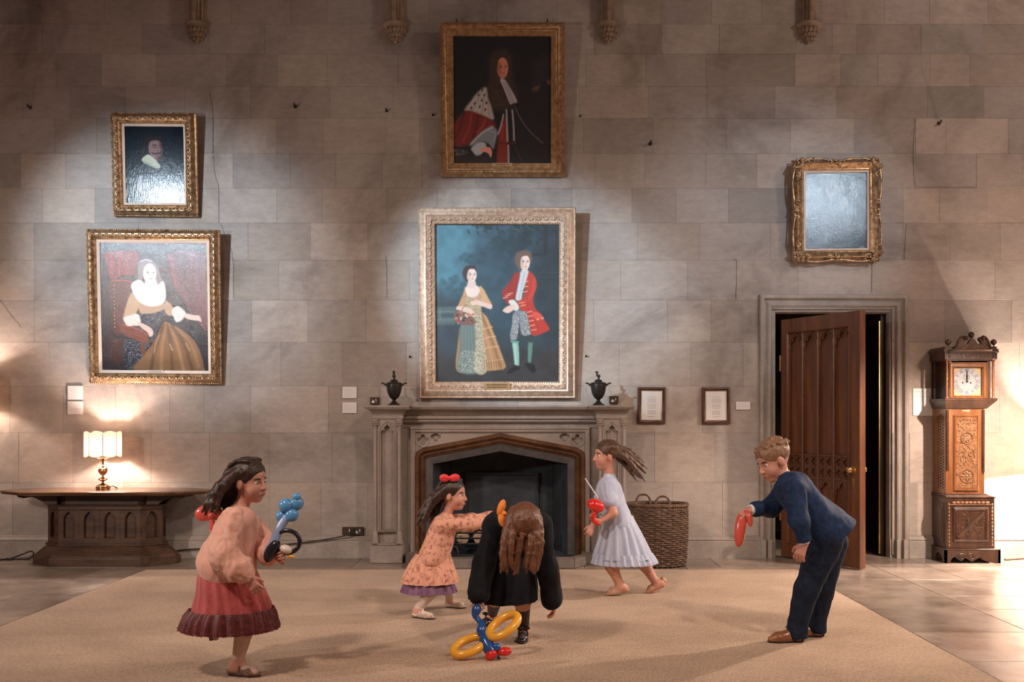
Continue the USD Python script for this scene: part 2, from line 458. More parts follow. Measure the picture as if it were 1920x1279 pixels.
mat('rug_edge', (0.07, 0.05, 0.04), (0.16, 0.12, 0.09), rough=0.95, scale=(40, 40, 40))
gx, gy = np.linspace(RUGX0, RUGX1, 160), np.linspace(-9.0, RUGY1, 220)
GX, GY = np.meshgrid(gx, gy, indexing='ij')
gz = 0.011 + 0.005 * (meshkit.fbm(np.stack([GX * 1.2, GY * 3.4, GX * 0], -1), 4, 3) - 0.5)
top = np.stack([GX, GY, gz], -1).reshape(-1, 3)
rm = trimesh.Trimesh(top, grid_faces(160, 220), process=False)
rug = Thing('rug', 'large plain beige woven rug covering the middle of the stone floor', 'rug')
rug.part('pile', rm, 'rug_weave', smooth=True)
rim = np.array([(RUGX0, -9.0), (RUGX0, RUGY1), (RUGX1, RUGY1), (RUGX1, -9.0)])
fr = []
for a, b in zip(rim[:-1], rim[1:]):
    k = int(np.linalg.norm(b - a) / 0.05)
    t = np.linspace(0, 1, k)[:, None]
    q = a + (b - a) * t
    nrm = np.array([-(b - a)[1], (b - a)[0]]) / np.linalg.norm(b - a)
    w = 0.004 + 0.004 * RNG.random(k)
    q = q + nrm * w[:, None] * 0.6
    fr.append(tube(np.stack([q[:, 0], q[:, 1], np.full(k, 0.006)], 1), 0.0065, 5))
rug.part('bound_edge', cat(fr), 'rug_edge', smooth=True)

# ------------------------------------------------------------------ wall shafts on carved corbels
def make_shaft(px):
    x = X(px)
    t = Thing('wall_shaft', 'x', 'stone shaft', (x, 0, Z(82)), 'clustered stone shafts on carved corbels')
    zc, zt = Z(50), WZ1
    plan = shapely.unary_union([Point(-0.048, 0.04).buffer(0.020), Point(0.048, 0.04).buffer(0.020), Point(-0.026, 0.078).buffer(0.017), Point(0.026, 0.078).buffer(0.017), Point(0, 0.105).buffer(0.022), Polygon([(-0.072, -0.01), (0.072, -0.01), (0.06, 0.03), (0, 0.1), (-0.06, 0.03)]), Point(-0.068, 0.01).buffer(0.013), Point(0.068, 0.01).buffer(0.013)])
    m = trimesh.creation.extrude_polygon(plan, zt - zc, engine='earcut')
    v = np.asarray(m.vertices)
    t.part('moulded_shaft', out(trimesh.Trimesh(np.stack([x + v[:, 0], -v[:, 1], zc + v[:, 2]], 1), m.faces, process=False)), 'corbel_stone', smooth=35)
    pr = [(0.0, 0.03), (0.088, 0.03), (0.108, 0.022), (0.118, 0.008), (0.112, -0.006), (0.094, -0.018), (0.085, -0.03), (0.0, -0.03)]
    ab = lathe(pr, 40, (x, -0.006, zc), 1.05)
    ab = ab.slice_plane([0, 0.03, 0], [0, -1, 0])
    t.part('abacus', ab, 'corbel_stone', smooth=35)
    # foliate corbel: a tapering bell with lobed leaves and a drop
    rr = []
    for k in range(7):
        a = math.pi * (k + 0.5) / 7
        for j, (rad, dz, s) in enumerate(((0.076, -0.052, 0.024), (0.056, -0.09, 0.022), (0.034, -0.122, 0.019))):
            if j == 2 and k % 2:
                continue
            a2 = a + (0.2 if j == 1 else 0)
            rr.append(ball((x + rad * math.cos(a2), -0.01 - rad * abs(math.sin(a2)), zc + dz), (s * 0.8, s * 0.9, s * 1.25), rot([0, 1, 0], 30 * math.cos(a2)), 2))
            rr.append(ball((x + (rad + 0.012) * math.cos(a2 + 0.1), -0.012 - (rad + 0.012) * abs(math.sin(a2 + 0.1)), zc + dz - 0.016), (0.008, 0.009, 0.012), None, 1))
    bell = lathe([(0.0, -0.02), (0.082, -0.025), (0.074, -0.06), (0.052, -0.10), (0.028, -0.13), (0.018, -0.145), (0.0, -0.15)], 28, (x, -0.004, zc)).slice_plane([0, 0.03, 0], [0, -1, 0])
    rr += [bell, ball((x, -0.025, zc - 0.148), (0.019, 0.019, 0.02))]
    t.part('leafy_corbel', cat(rr), 'corbel_stone', smooth=40)
    return t
shaft0 = make_shaft(371)
tag(shaft0.prim, 'clustered stone shaft on leafy corbel, high above the small bearded portrait')
for px, lab in ((742, 'clustered stone shaft on leafy corbel, just left of the robed portrait'), (1140, 'clustered stone shaft on leafy corbel, just right of the robed portrait'), (1515, 'clustered stone shaft on leafy corbel, high above the rococo-framed dark portrait')):
    dup(shaft0, 'wall_shaft', (X(px), 0, Z(82)), lab)

# iron pins left in the wall
mat('old_iron', (0.012, 0.011, 0.011), (0.03, 0.026, 0.024), rough=0.7, scale=(60, 60, 60))
pin0 = None
for px, py, r, lab in ((57, 202, 1.0, 'dark iron pin in the wall near its upper left end'), (554, 200, 1.0, 'dark iron pin in the wall right of the small bearded portrait'), (1219, 270, 1.0, 'dark iron pin in the wall right of the tall robed portrait'),
                        (1760, 232, 1.05, 'dark iron pin in the wall, up and right of the rococo frame'), (725, 208, 0.8, 'small dark iron pin in the wall left of the tall robed portrait'), (769, 669, 0.6, 'tiny dark pin beside the left edge of the large double portrait'),
                        (1099, 668, 0.6, 'tiny dark pin beside the right edge of the large double portrait'), (812, 216, 0.6, 'tiny dark pin close to the left edge of the tall robed portrait'), (1088, 218, 0.55, 'tiny dark pin a little way right of the tall robed portrait')):
    p = Wp(px, py)
    if pin0 is None:
        pin0 = Thing('wall_pin', lab, 'iron pin', p, 'iron pins in the stone wall')
        m = cat([lathe([(0, 0), (0.016, 0), (0.018, 0.006), (0.012, 0.012), (0.009, 0.04), (0.011, 0.046), (0.0, 0.052)], 10)])
        v = np.asarray(m.vertices)
        pin0.part('shank', trimesh.Trimesh(np.stack([v[:, 0], 0.004 - v[:, 2], v[:, 1]], 1) + p, m.faces, process=False), 'old_iron')
        pin0.part('bent_tip', tube(spline([p + [0, -0.042, 0], p + [0, -0.056, 0.004], p + [0.001, -0.058, 0.018]], 8), [0.008] * 7 + [0.004], 7), 'old_iron')
    else:
        dup(pin0, 'wall_pin', p, lab, 0.001, (r, r, r))

# ------------------------------------------------------------------ gothic shapes in (x, z)
def circ(x, z, r, n=24): return Point(x, z).buffer(r, n // 4)
def pointed(cx, z0, w, spring, rise=None):
    """pointed arch opening: width w, from z0, springing at spring"""
    r = w * 0.92
    a = circ(cx - w / 2 + r, spring, r, 48).intersection(circ(cx + w / 2 - r, spring, r, 48)).intersection(sbox(cx - w, spring, cx + w, spring + 3 * w))
    return a.union(sbox(cx - w / 2, z0, cx + w / 2, spring + 1e-4))
def trefoil_open(cx, z0, w, spring):
    """opening with a cusped (trefoil) pointed head"""
    arch = pointed(cx, z0, w, spring)
    top = arch.bounds[3]
    h = top - spring
    f = shapely.unary_union([circ(cx - w * 0.235, spring + h * 0.16, w * 0.255), circ(cx + w * 0.235, spring + h * 0.16, w * 0.255), circ(cx, spring + h * 0.52, w * 0.24), Polygon([(cx - w * 0.2, spring + h * 0.5), (cx + w * 0.2, spring + h * 0.5), (cx, top - 0.02 * w)])])
    f = f.union(sbox(cx - w * 0.46, z0, cx + w * 0.46, spring + h * 0.06))
    return f.intersection(arch.buffer(-0.01 * w))
def quatrefoil(cx, cz, r):
    return shapely.unary_union([circ(cx + dx * r * 0.46, cz + dz * r * 0.46, r * 0.42) for dx, dz in ((1, 0), (-1, 0), (0, 1), (0, -1))] + [circ(cx, cz, r * 0.4)])
def ringline(poly, r, y, sides=6):
    """a roll moulding along a polygon's outline"""
    c = np.array(poly.exterior.coords)[:-1]
    return tube(np.stack([c[:, 0], np.full(len(c), y), c[:, 1]], 1), r, sides, closed=True)
def archline(poly, zmin, r, y, sides=6):
    """a roll moulding along an arch, open at its foot"""
    c = np.array(poly.exterior.coords)[:-1]
    k = int(np.argmin(c[:, 1] + 1e-3 * c[:, 0]))
    c = np.roll(c, -k, 0)
    c = c[c[:, 1] > zmin]
    return tube(np.stack([c[:, 0], np.full(len(c), y), c[:, 1]], 1), r, sides)
def line3(pts, y): return np.array([(a, y, b) for a, b in pts])

# ------------------------------------------------------------------ chimneypiece
mat('bronze_marble', (0.10, 0.045, 0.022), (0.22, 0.11, 0.055), rough=0.17, scale=(5, 5, 5), spec=0.9, coat=0.8, metal=0.35, fine=0.2)
mat('slate_slip', (0.05, 0.046, 0.05), (0.085, 0.078, 0.08), rough=0.5, scale=(8, 8, 8), fine=0.2)
mat('soot_iron', (0.018, 0.023, 0.032), (0.050, 0.062, 0.078), rough=0.75, scale=(3, 3, 3), detail=7, fine=0.2)
mat('hearth_stone', (0.14, 0.115, 0.10), (0.25, 0.205, 0.175), rough=0.6, scale=(4, 4, 4), fine=0.25, bump=0.1)
fp = Thing('fireplace', 'carved stone gothic chimneypiece with a low pointed fire opening and mantel shelf', 'fireplace', (FX, 0, 0))
yp, yr = -0.36, -0.17              # face of the pilasters, face of the recessed middle
def off(px, y): return abs(px - (CX + FX * F / (D + y))) * (D + y) / F
o_in, o_out = off(752, yp), off(700, yp)
b_in, b_out = off(755, yp), off(694, yp)
zb0, zb1 = Z(1019, yp), Z(998, yp)
zcap0, zcap1 = Z(801, yp), Z(786, yp)
zent1 = Z(778, yp)
shelf_y = -0.47
zs1, zs0 = Z(760, shelf_y), Z(767.5, shelf_y)
s_out, s_in = off(681, shelf_y), off(767, shelf_y)
# body behind everything
fp.part('backing', cat([bx(FX + s * o_out, FX + s * 0.80, yr, -0.001, 0, zs0) for s in (-1, 1)] + [extr(sbox(FX - 0.7995, 1.0, FX + 0.7995, zs0).difference(Polygon([(FX - 0.79, 0.9), (FX - 0.79, 1.03), (FX, 1.16), (FX + 0.79, 1.03), (FX + 0.79, 0.9)])), yr + 0.050, 0.116), bx(FX - 0.7995, FX + 0.7995, yr, -0.001, Z(804, yr), zs0)]), 'mantel_stone', smooth=False)
for s in (-1, 1):
    xa, xb = sorted((FX + s * o_in, FX + s * o_out))
    xc, w = (xa + xb) / 2, xb - xa
    pl = []
    field = sbox(xa + 0.028, zb1, xb - 0.028, zcap1)
    opening = trefoil_open(xc, zb1 + 0.02, w - 0.115, zcap1 - 0.145)
    pl += [extr(field.difference(opening), yp, 0.05), bx(xa + 0.01, xb - 0.01, yp + 0.045, yr, 0, zcap1)]
    pl.append(bx(FX + s * b_in, FX + s * b_out, yp - 0.022, yr, 0, zb0 - 0.02, 0.006))
    pl.append(bx(FX + s * (b_in + 0.004), FX + s * (b_out - 0.004), yp - 0.016, yr, zb0 - 0.02, zb0, 0.008))
    pil = fp.part('pilaster', cat(pl), 'mantel_stone', smooth=25)
    fp.part('panel_tracery', cat([ringline(opening.simplify(0.001), 0.006, yp - 0.001), ringline(pointed(xc, zb1 + 0.012, w - 0.095, zcap1 - 0.145), 0.007, yp - 0.003)]), 'mantel_stone', under=pil, smooth=50)
    for xx in (xa + 0.016, xb - 0.016):
        prof = [(0.0, zb0), (0.030, zb0), (0.030, zb0 + 0.06), (0.024, zb0 + 0.072), (0.026, zb0 + 0.085), (0.020, zb1), (0.0165, zb1 + 0.012), (0.0165, zcap0 - 0.01), (0.021, zcap0 - 0.006), (0.021, zcap0), (0.017, zcap0 + 0.004), (0.026, zcap1 - 0.022), (0.033, zcap1 - 0.014), (0.034, zcap1), (0, zcap1)]
        col = fp.part('colonnette', lathe(prof, 16, (xx, yp - 0.008, 0)), 'mantel_stone', smooth=35)
        lv = [ball((xx + 0.026 * math.cos(a), yp - 0.008 + 0.026 * math.sin(a), zcap0 + dz), (0.009, 0.009, 0.012), None, 1) for dz, o in ((0.022, 0), (0.042, 0.5)) for a in np.arange(6) * math.pi / 3 + o]
        fp.part('leaf_capital', cat(lv), 'mantel_stone', under=col)
# entablature and shelf: breaks forward over the pilasters
def slab_run(z0, z1, yfront_mid, yfront_end, xin, xout, c=0.006):
    return cat([bx(FX - xin, FX + xin, yfront_mid, 0, z0, z1, c)] + [bx(FX + s * xin * 0.995, FX + s * xout, yfront_end, 0, z0, z1, c) for s in (-1, 1)])
fp.part('mantel_shelf', cat([slab_run(zs0 + 0.010, zs1, shelf_y + 0.11, shelf_y, s_in, s_out, 0.009), slab_run(zs0, zs0 + 0.012, shelf_y + 0.12, shelf_y + 0.012, s_in - 0.006, s_out - 0.014, 0.005)]), 'mantel_stone', smooth=25)
def plan_cove(zlo, zhi, lo, hi, n=8):
    """hollow moulding under the shelf: lofts the broken-front plan from lo to hi"""
    rows_ = []
    for k in range(n + 1):
        a = k / n * math.pi / 2
        g = 1 - math.cos(a)           # outward
        h = math.sin(a)
        ins = lo[1] + (hi[1] - lo[1]) * g
        ye, ym = lo[2] + (hi[2] - lo[2]) * g, lo[3] + (hi[3] - lo[3]) * g
        xi = lo[0] + (hi[0] - lo[0]) * g
        z = zlo + (zhi - zlo) * h
        rows_.append([(FX - ins, 0, z), (FX - ins, ye, z), (FX - xi, ye, z), (FX - xi, ym, z), (FX + xi, ym, z), (FX + xi, ye, z), (FX + ins, ye, z), (FX + ins, 0, z)])
    V = np.array(rows_)
    m = trimesh.Trimesh(V.reshape(-1, 3), grid_faces(n + 1, 8, False, True), process=False)
    caps = []
    for r_, fl_ in ((0, 1), (n, 0)):
        i = r_ * 8 + np.arange(8)
        f = [(i[0], i[1], i[2]), (i[0], i[2], i[3]), (i[0], i[3], i[4]), (i[0], i[4], i[7]), (i[4], i[5], i[6]), (i[4], i[6], i[7])]
        caps += f
    m = trimesh.Trimesh(m.vertices, np.vstack([m.faces, np.array(caps)]), process=False)
    trimesh.repair.fix_normals(m)
    return m
fp.part('cove_moulding', plan_cove(zent1, zs0, (o_in - 0.02, o_out + 0.012, yp - 0.012, yr - 0.06), (s_in - 0.012, s_out - 0.025, shelf_y + 0.022, shelf_y + 0.13)), 'mantel_stone', smooth=40)
fp.part('entablature_band', slab_run(zcap1, zent1, yr - 0.062, yp - 0.014, o_in - 0.016, o_out + 0.014, 0.006), 'mantel_stone', smooth=25)
# middle mouldings between the pilasters
zr = lambda py: Z(py, yr - 0.03)
roll = [(0, 0), (0, 0.02)] + [(zz, 0.02 + hh) for zz, hh in ((0.006, 0.026), (0.016, 0.034), (0.026, 0.026), (0.032, 0.02), (0.034, 0.008), (0.036, 0))]
mid = [sweep([(FX - o_in - 0.03, zr(793)), (FX + o_in + 0.03, zr(793))], roll, y0=yr), bx(FX - o_in - 0.03, FX + o_in + 0.03, yr - 0.012, yr, zr(802), zr(800)), bx(FX - o_in - 0.03, FX + o_in + 0.03, yr - 0.03, yr, zr(787) + 0.004, zcap1 + 0.002, 0.004)]
fp.part('roll_moulding', cat(mid), 'mantel_stone', smooth=35)
# square label frame round the arch
of = off(770, yr)
zt = Z(802, yr)
lab_prof = [(0, 0), (0, 0.026), (0.008, 0.030), (0.015, 0.026), (0.019, 0.016), (0.026, 0.018), (0.034, 0.022), (0.042, 0.016), (0.046, 0.0)]
fp.part('label_moulding', sweep([(FX + of, 0.075), (FX + of, zt), (FX - of, zt), (FX - of, 0.075)], lab_prof, y0=yr), 'mantel_stone', smooth=35)
# arch
oa = off(777, yr)
za = [Z(v, yr) for v in (857, 846, 838.6, 812)]
right = [(oa, 0.045), (oa, 0.4), (oa, za[0]), (oa - 0.008, za[0] + 0.025), (oa - 0.022, za[1] - 0.006), (oa - 0.045, za[1] + 0.012), (oa - 0.075, za[2] - 0.009), (oa - 0.10, za[2])]
apex = (0.0, za[3])
path = [(FX + a, b) for a, b in right] + [(FX, apex[1])] + [(FX - a, b) for a, b in right[::-1]]
arch_poly = Polygon(path)
bz = [(0, 0), (0, 0.012), (0.006, 0.020), (0.016, 0.026), (0.028, 0.024), (0.040, 0.014), (0.047, -0.002), (0.053, -0.012), (0.058, -0.006), (0.064, 0.006), (0.071, 0.009), (0.078, 0.004), (0.085, -0.010), (0.090, -0.018), (0.095, -0.014), (0.100, -0.022), (0.104, -0.06), (0.0, -0.06)]
fp.part('bronze_arch', sweep(path, bz, y0=yr), 'bronze_marble', smooth=40)
slip = [(0.098, -0.03), (0.106, -0.028), (0.165, -0.040), (0.170, -0.05), (0.170, -0.11), (0.098, -0.11)]
fp.part('slate_slip', sweep(path, slip, y0=yr), 'slate_slip', smooth=25)
# spandrels with a quatrefoil roundel and half roundel
panel = sbox(FX - of + 0.044, za[0] - 0.02, FX + of - 0.044, zt - 0.044)
for s in (-1, 1):
    half = panel.intersection(sbox(*sorted((FX, FX + s * 2))[:1], 0, *sorted((FX, FX + s * 2))[1:], 2)).difference(arch_poly.buffer(-0.002))
    cx_, cz_, r_ = FX + s * (of - 0.044 - 0.068), zt - 0.044 - 0.068, 0.061
    foils = [quatrefoil(cx_, cz_, r_), quatrefoil(cx_ - s * 0.118, cz_ + 0.030, r_ * 0.92).intersection(half.buffer(-0.008))]
    sp = half
    for f_ in foils:
        sp = sp.difference(f_)
    spm = fp.part('spandrel', extr(sp, yr + 0.004, 0.038), 'mantel_stone', smooth=False)
    fp.part('quatrefoil', cat([ringline(circ(cx_, cz_, r_ + 0.003, 40), 0.007, yr + 0.004)] + [ringline(g.simplify(0.0008), 0.0035, yr + 0.007) for f_ in foils for g in getattr(f_, 'geoms', [f_]) if g.area > 1e-5]), 'mantel_stone', under=spm, smooth=50)
    fp.part('spandrel_ground', extr(half, yr + 0.044, 0.01), 'mantel_stone', under=spm, smooth=False)
# firebox
inner = arch_poly.buffer(-0.166, join_style=2)
xi0, xi1 = FX - (oa - 0.168), FX + (oa - 0.168)
fb = []
fb.append(bx(FX - 0.5, FX + 0.5, 0.44, 0.47, 0.05, 1.15))
for s in (-1, 1):
    P = np.array([(FX + s * (oa - 0.166), yr + 0.10), (FX + s * 0.5, 0.45), (FX + s * 0.53, 0.47), (FX + s * (oa - 0.10), yr + 0.10)])
    m = trimesh.creation.extrude_polygon(Polygon(P), 1.1, engine='earcut')
    m.apply_translation([0, 0, 0.05])
    fb.append(m)
fb.append(bx(FX - 0.70, FX + 0.70, yr + 0.18, 0.47, 1.10, 1.16))
fp.part('firebox', cat(fb), 'soot_iron', smooth=False)
fp.part('fireback', cat([bx(FX - 0.36, FX + 0.36, 0.415, 0.44, 0.06, 0.78, 0.006), sweep([(FX - 0.36, 0.06), (FX + 0.36, 0.06), (FX + 0.36, 0.78), (FX - 0.36, 0.78)], [(0, 0), (0, 0.02), (0.02, 0.028), (0.035, 0.01), (0.035, 0)], closed=True, y0=0.42)]), 'soot_iron', smooth=30)
# hearth with a canted stone kerb
yk = yf(1066)
k1, k2 = off(1077, yk), off(1113, yf(1057))
y2 = yf(1057)
outer = Polygon([(FX - k2, -0.10), (FX - k2, y2), (FX - k1, yk), (FX + k1, yk), (FX + k2, y2), (FX + k2, -0.10)])
innerk = Polygon([(FX - k2 + 0.10, -0.09), (FX - k2 + 0.10, y2 + 0.045), (FX - k1 + 0.03, yk + 0.13), (FX + k1 - 0.03, yk + 0.13), (FX + k2 - 0.10, y2 + 0.045), (FX + k2 - 0.10, -0.09)])
def flat(poly, z0, z1):
    ms = []
    for g in getattr(poly, 'geoms', [poly]):
        m = trimesh.creation.extrude_polygon(g, z1 - z0, engine='earcut')
        m.apply_translation([0, 0, z0])
        ms.append(m)
    return cat(ms)
ring_ = outer.difference(innerk)
h = fp.part('hearth', flat(innerk.buffer(0.004, join_style=2).union(sbox(FX - 0.62, -0.15, FX + 0.62, 0.46)), 0.002, 0.05), 'soot_iron', smooth=False)
cutsx = [FX - 3, FX - k1, FX - 0.02, FX + k1, FX + 3]
for a, b in zip(cutsx[:-1], cutsx[1:]):
    g = ring_.intersection(sbox(a + 0.002, -3, b - 0.002, 0.2))
    if a > FX - 0.1 or b < FX + 0.1:
        m = flat(g, 0.003, 0.082)
        fp.part('kerb_stone', m, 'hearth_stone', smooth=False)

# fire grate and logs
mat('black_iron', (0.012, 0.012, 0.014), (0.028, 0.027, 0.03), rough=0.5, scale=(20, 20, 20), metal=0.4)
mat('brass', (0.55, 0.34, 0.12), (0.70, 0.46, 0.20), rough=0.24, metal=1.0, scale=(14, 14, 14))
gz = 0.05
grate = Thing('fire_grate', 'black iron fire basket standing on the hearth, holding split logs', 'fire grate', (FX - 0.08, 0.0, gz))
gx0, gx1, gy0, gy1 = FX - 0.46, FX + 0.18, -0.22, 0.14
for xx in (gx0 + 0.02, gx1 - 0.02):
    dog = cat([tube(spline([(xx, gy0 - 0.10, gz + 0.012), (xx, gy0 - 0.08, gz + 0.07), (xx, gy0 - 0.02, gz + 0.07), (xx, gy1, gz + 0.07), (xx, gy1 + 0.01, gz + 0.01)], 24), 0.012, 8), tube([(xx, gy0 - 0.05, gz + 0.05), (xx, gy0 - 0.05, gz + 0.24)], [0.02, 0.015], 10), tube(spline([(xx - 0.06, gy0 - 0.06, gz + 0.012), (xx - 0.05, gy0 - 0.055, gz + 0.07), (xx, gy0 - 0.05, gz + 0.10), (xx + 0.05, gy0 - 0.055, gz + 0.07), (xx + 0.06, gy0 - 0.06, gz + 0.012)], 22), 0.012, 8)])
    d_ = grate.part('firedog', dog, 'black_iron', smooth=50)
    grate.part('brass_finial', lathe([(0, 0.0), (0.012, 0.0), (0.018, 0.012), (0.012, 0.02), (0.024, 0.04), (0.022, 0.06), (0.009, 0.078), (0, 0.08)], 16, (xx, gy0 - 0.05, gz + 0.235)), 'brass', under=d_)
for k in range(3):
    grate.part('front_bar', tube([(gx0, gy0 - 0.02 + 0.0, gz + 0.11 + 0.05 * k), (gx1, gy0 - 0.02, gz + 0.11 + 0.05 * k)], 0.008, 8), 'black_iron', smooth=50)
for k in range(6):
    yy = gy0 + 0.02 + k * 0.058
    grate.part('floor_bar', tube([(gx0, yy, gz + 0.104), (gx1, yy, gz + 0.104)], 0.008, 6), 'black_iron', smooth=50)
mat('split_wood', (0.52, 0.37, 0.245), (0.66, 0.50, 0.35), rough=0.85, scale=(10, 40, 40), fine=0.25, bump=0.3)
mat('log_bark', (0.09, 0.062, 0.045), (0.17, 0.12, 0.085), rough=0.95, scale=(25, 12, 25), bump=0.6, bscale=45)
def log(at, length, r, yaw, roll_, wedge, lab, pitch=0):
    """split log: wedge of a round; the bark side is a part of its own"""
    a0, a1 = (0.0, 2 * math.pi) if wedge is None else (-wedge / 2, wedge / 2)
    n = 14
    ang = np.linspace(a0, a1, n)
    ring = [(r * math.cos(a) * (1 + 0.05 * math.sin(5 * a)), r * math.sin(a)) for a in ang]
    poly = ([(0.0, 0.0)] if wedge is not None else []) + (ring if wedge is not None else ring[:-1])
    c = np.mean(poly, 0)
    m = trimesh.creation.extrude_polygon(Polygon(poly).buffer(0), length, engine='earcut')
    b = []
    V = np.array([[(p[0] * 1.02, p[1] * 1.02, z) for z in np.linspace(0.004, length - 0.004, 5)] for p in ring])
    bark = trimesh.Trimesh(V.reshape(-1, 3), grid_faces(len(ring), 5), process=False)
    R = rot([0, 0, 1], yaw) @ rot([0, 1, 0], pitch) @ np.array([[0, 0, 1.0], [1, 0, 0], [0, 1, 0]]) @ rot([0, 0, 1], roll_)
    tr = lambda q: move(q, R, np.array(at) - R @ np.array([c[0], c[1], length / 2]))
    t = Thing('firewood_log', lab, 'log', at, 'split logs in the fire grate')
    t.part('split_face', tr(m), 'split_wood', smooth=30)
    t.part('bark', tr(bark), 'log_bark', smooth=40)
lx = lambda px, py, y: tuple(Wp(px, py, y))
zl = gz + 0.114
log((FX -0.335, -0.06, zl + 0.046), 0.25, 0.058, 86, 0, None, 'round log end-on, lowest on the left of the fire grate')
log((FX -0.195, -0.06, zl + 0.046), 0.24, 0.060, 94, 0, None, 'round log end-on, lowest in the middle of the fire grate')
log((FX -0.040, -0.06, zl + 0.046), 0.25, 0.057, 88, 0, None, 'round log end-on, lowest on the right of the fire grate')
log((FX -0.265, -0.085, zl + 0.148), 0.24, 0.072, 80, 60, 2.2, 'split log with a pale wedge-shaped end, upper left of the pile')
log((FX -0.135, -0.09, zl + 0.150), 0.25, 0.074, 97, 95, 2.4, 'split log with a rounded pale end at the top of the pile')
log((FX -0.010, -0.08, zl + 0.140), 0.24, 0.064, 88, 120, 2.0, 'split log with a pale end, upper right of the pile')

# ------------------------------------------------------------------ urns on the mantel shelf
mat('dark_bronze', (0.02, 0.019, 0.02), (0.05, 0.044, 0.042), rough=0.38, scale=(14, 14, 14), metal=0.5, spec=0.6, fine=0.3)
def urn(px, kind, lab):
    y = -0.30
    x, k = X(px, y), sc(y)
    z0 = zs1
    t = Thing('mantel_urn', lab, 'urn', (x, y, z0), 'pair of bronze urns on the mantel')
    k = (Z(696, y) - z0) / 62.0                      # metres per pixel of the drawing (62 px tall)
    pr = [(0, 0), (10.4, 0), (10.4, 2.0), (8.5, 3.2), (6.0, 5.5), (3.6, 8.0), (2.9, 10.0), (3.6, 11.0)]
    t.part('foot', cat([lathe([(a * k, b * k) for a, b in pr] + [(0, 11.0 * k)], 24, (x, y, z0)), bx(x - 10.6 * k, x + 10.6 * k, y - 10.6 * k, y + 10.6 * k, z0 + 0.0005, z0 + 1.4 * k, 0.001)]), 'dark_bronze')
    pr = [(0, 10.6), (3.2, 10.6), (6.5, 13.0), (9.5, 17), (12, 23), (13.4, 30), (13.8, 36), (13.6, 38.5), (14.2, 39.2), (13.6, 40), (0, 40)]
    b = t.part('bowl', lathe([(a * k, v * k) for a, v in pr], 32, (x, y, z0)), 'dark_bronze', smooth=40)
    lid = [(0, 39.6), (13.9, 39.6), (14.0, 40.6), (10, 42), (7.0, 43.2), (6.4, 44), (6.6, 45.5), (5.2, 46.4), (2.0, 47.5), (1.5, 49), (0, 49.4)]
    l = t.part('lid', lathe([(a * k, v * k) for a, v in lid], 28, (x, y, z0)), 'dark_bronze', smooth=40)
    for s in (-1, 1):
        P = spline([(x + s * 12.5 * k, y, z0 + 35 * k), (x + s * 16 * k, y, z0 + 38.0 * k), (x + s * 20 * k, y, z0 + 40.2 * k), (x + s * 23.2 * k, y, z0 + 40.0 * k)], 14)
        t.part('handle', tube(P, np.linspace(2.0, 1.2, 14) * k, 10), 'dark_bronze', smooth=50)
    if kind == 0:
        fin = [ball((x - 0.3 * k, y, z0 + 53.5 * k), (3.4 * k, 2.6 * k, 3.4 * k)), ball((x + 0.4 * k, y, z0 + 50.5 * k), (2.2 * k, 2 * k, 2 * k)), ball((x - 0.6 * k, y, z0 + 60 * k), (2.6 * k, 2.3 * k, 3 * k)), tube([(x, y, z0 + 49 * k), (x - 0.5 * k, y, z0 + 59 * k)], [1.6 * k, 1.5 * k], 8)]
    else:
        fin = [tube(spline([(x + 0.6 * k, y, z0 + 48 * k), (x + 0.5 * k, y, z0 + 52 * k), (x - 2 * k, y, z0 + 55 * k), (x - 3 * k, y, z0 + 59 * k)], 10), [1.2 * k, 1.6 * k, 2.0 * k, 2.3 * k, 2.4 * k, 2.3 * k, 2.2 * k, 2.0 * k, 1.8 * k, 1.2 * k], 9), ball((x - 3.2 * k, y, z0 + 60 * k), 2.0 * k), tube(spline([(x - 1 * k, y, z0 + 54 * k), (x + 2.5 * k, y, z0 + 54.5 * k), (x + 2.2 * k, y, z0 + 51 * k)], 8), 1.0 * k, 7), tube([(x - 3 * k, y, z0 + 58 * k), (x - 5.6 * k, y, z0 + 60.6 * k)], [1.0 * k, 0.6 * k], 7), tube([(x - 2 * k, y, z0 + 59 * k), (x + 0.2 * k, y, z0 + 60.8 * k)], [1.0 * k, 0.6 * k], 7)]
    t.part('finial', cat(fin), 'dark_bronze', under=l, smooth=60)
urn(739, 0, 'dark bronze lidded urn with bud finial on the left end of the mantel shelf')
urn(1122, 1, 'dark bronze urn with small leaning figure finial on the right end of the mantel')

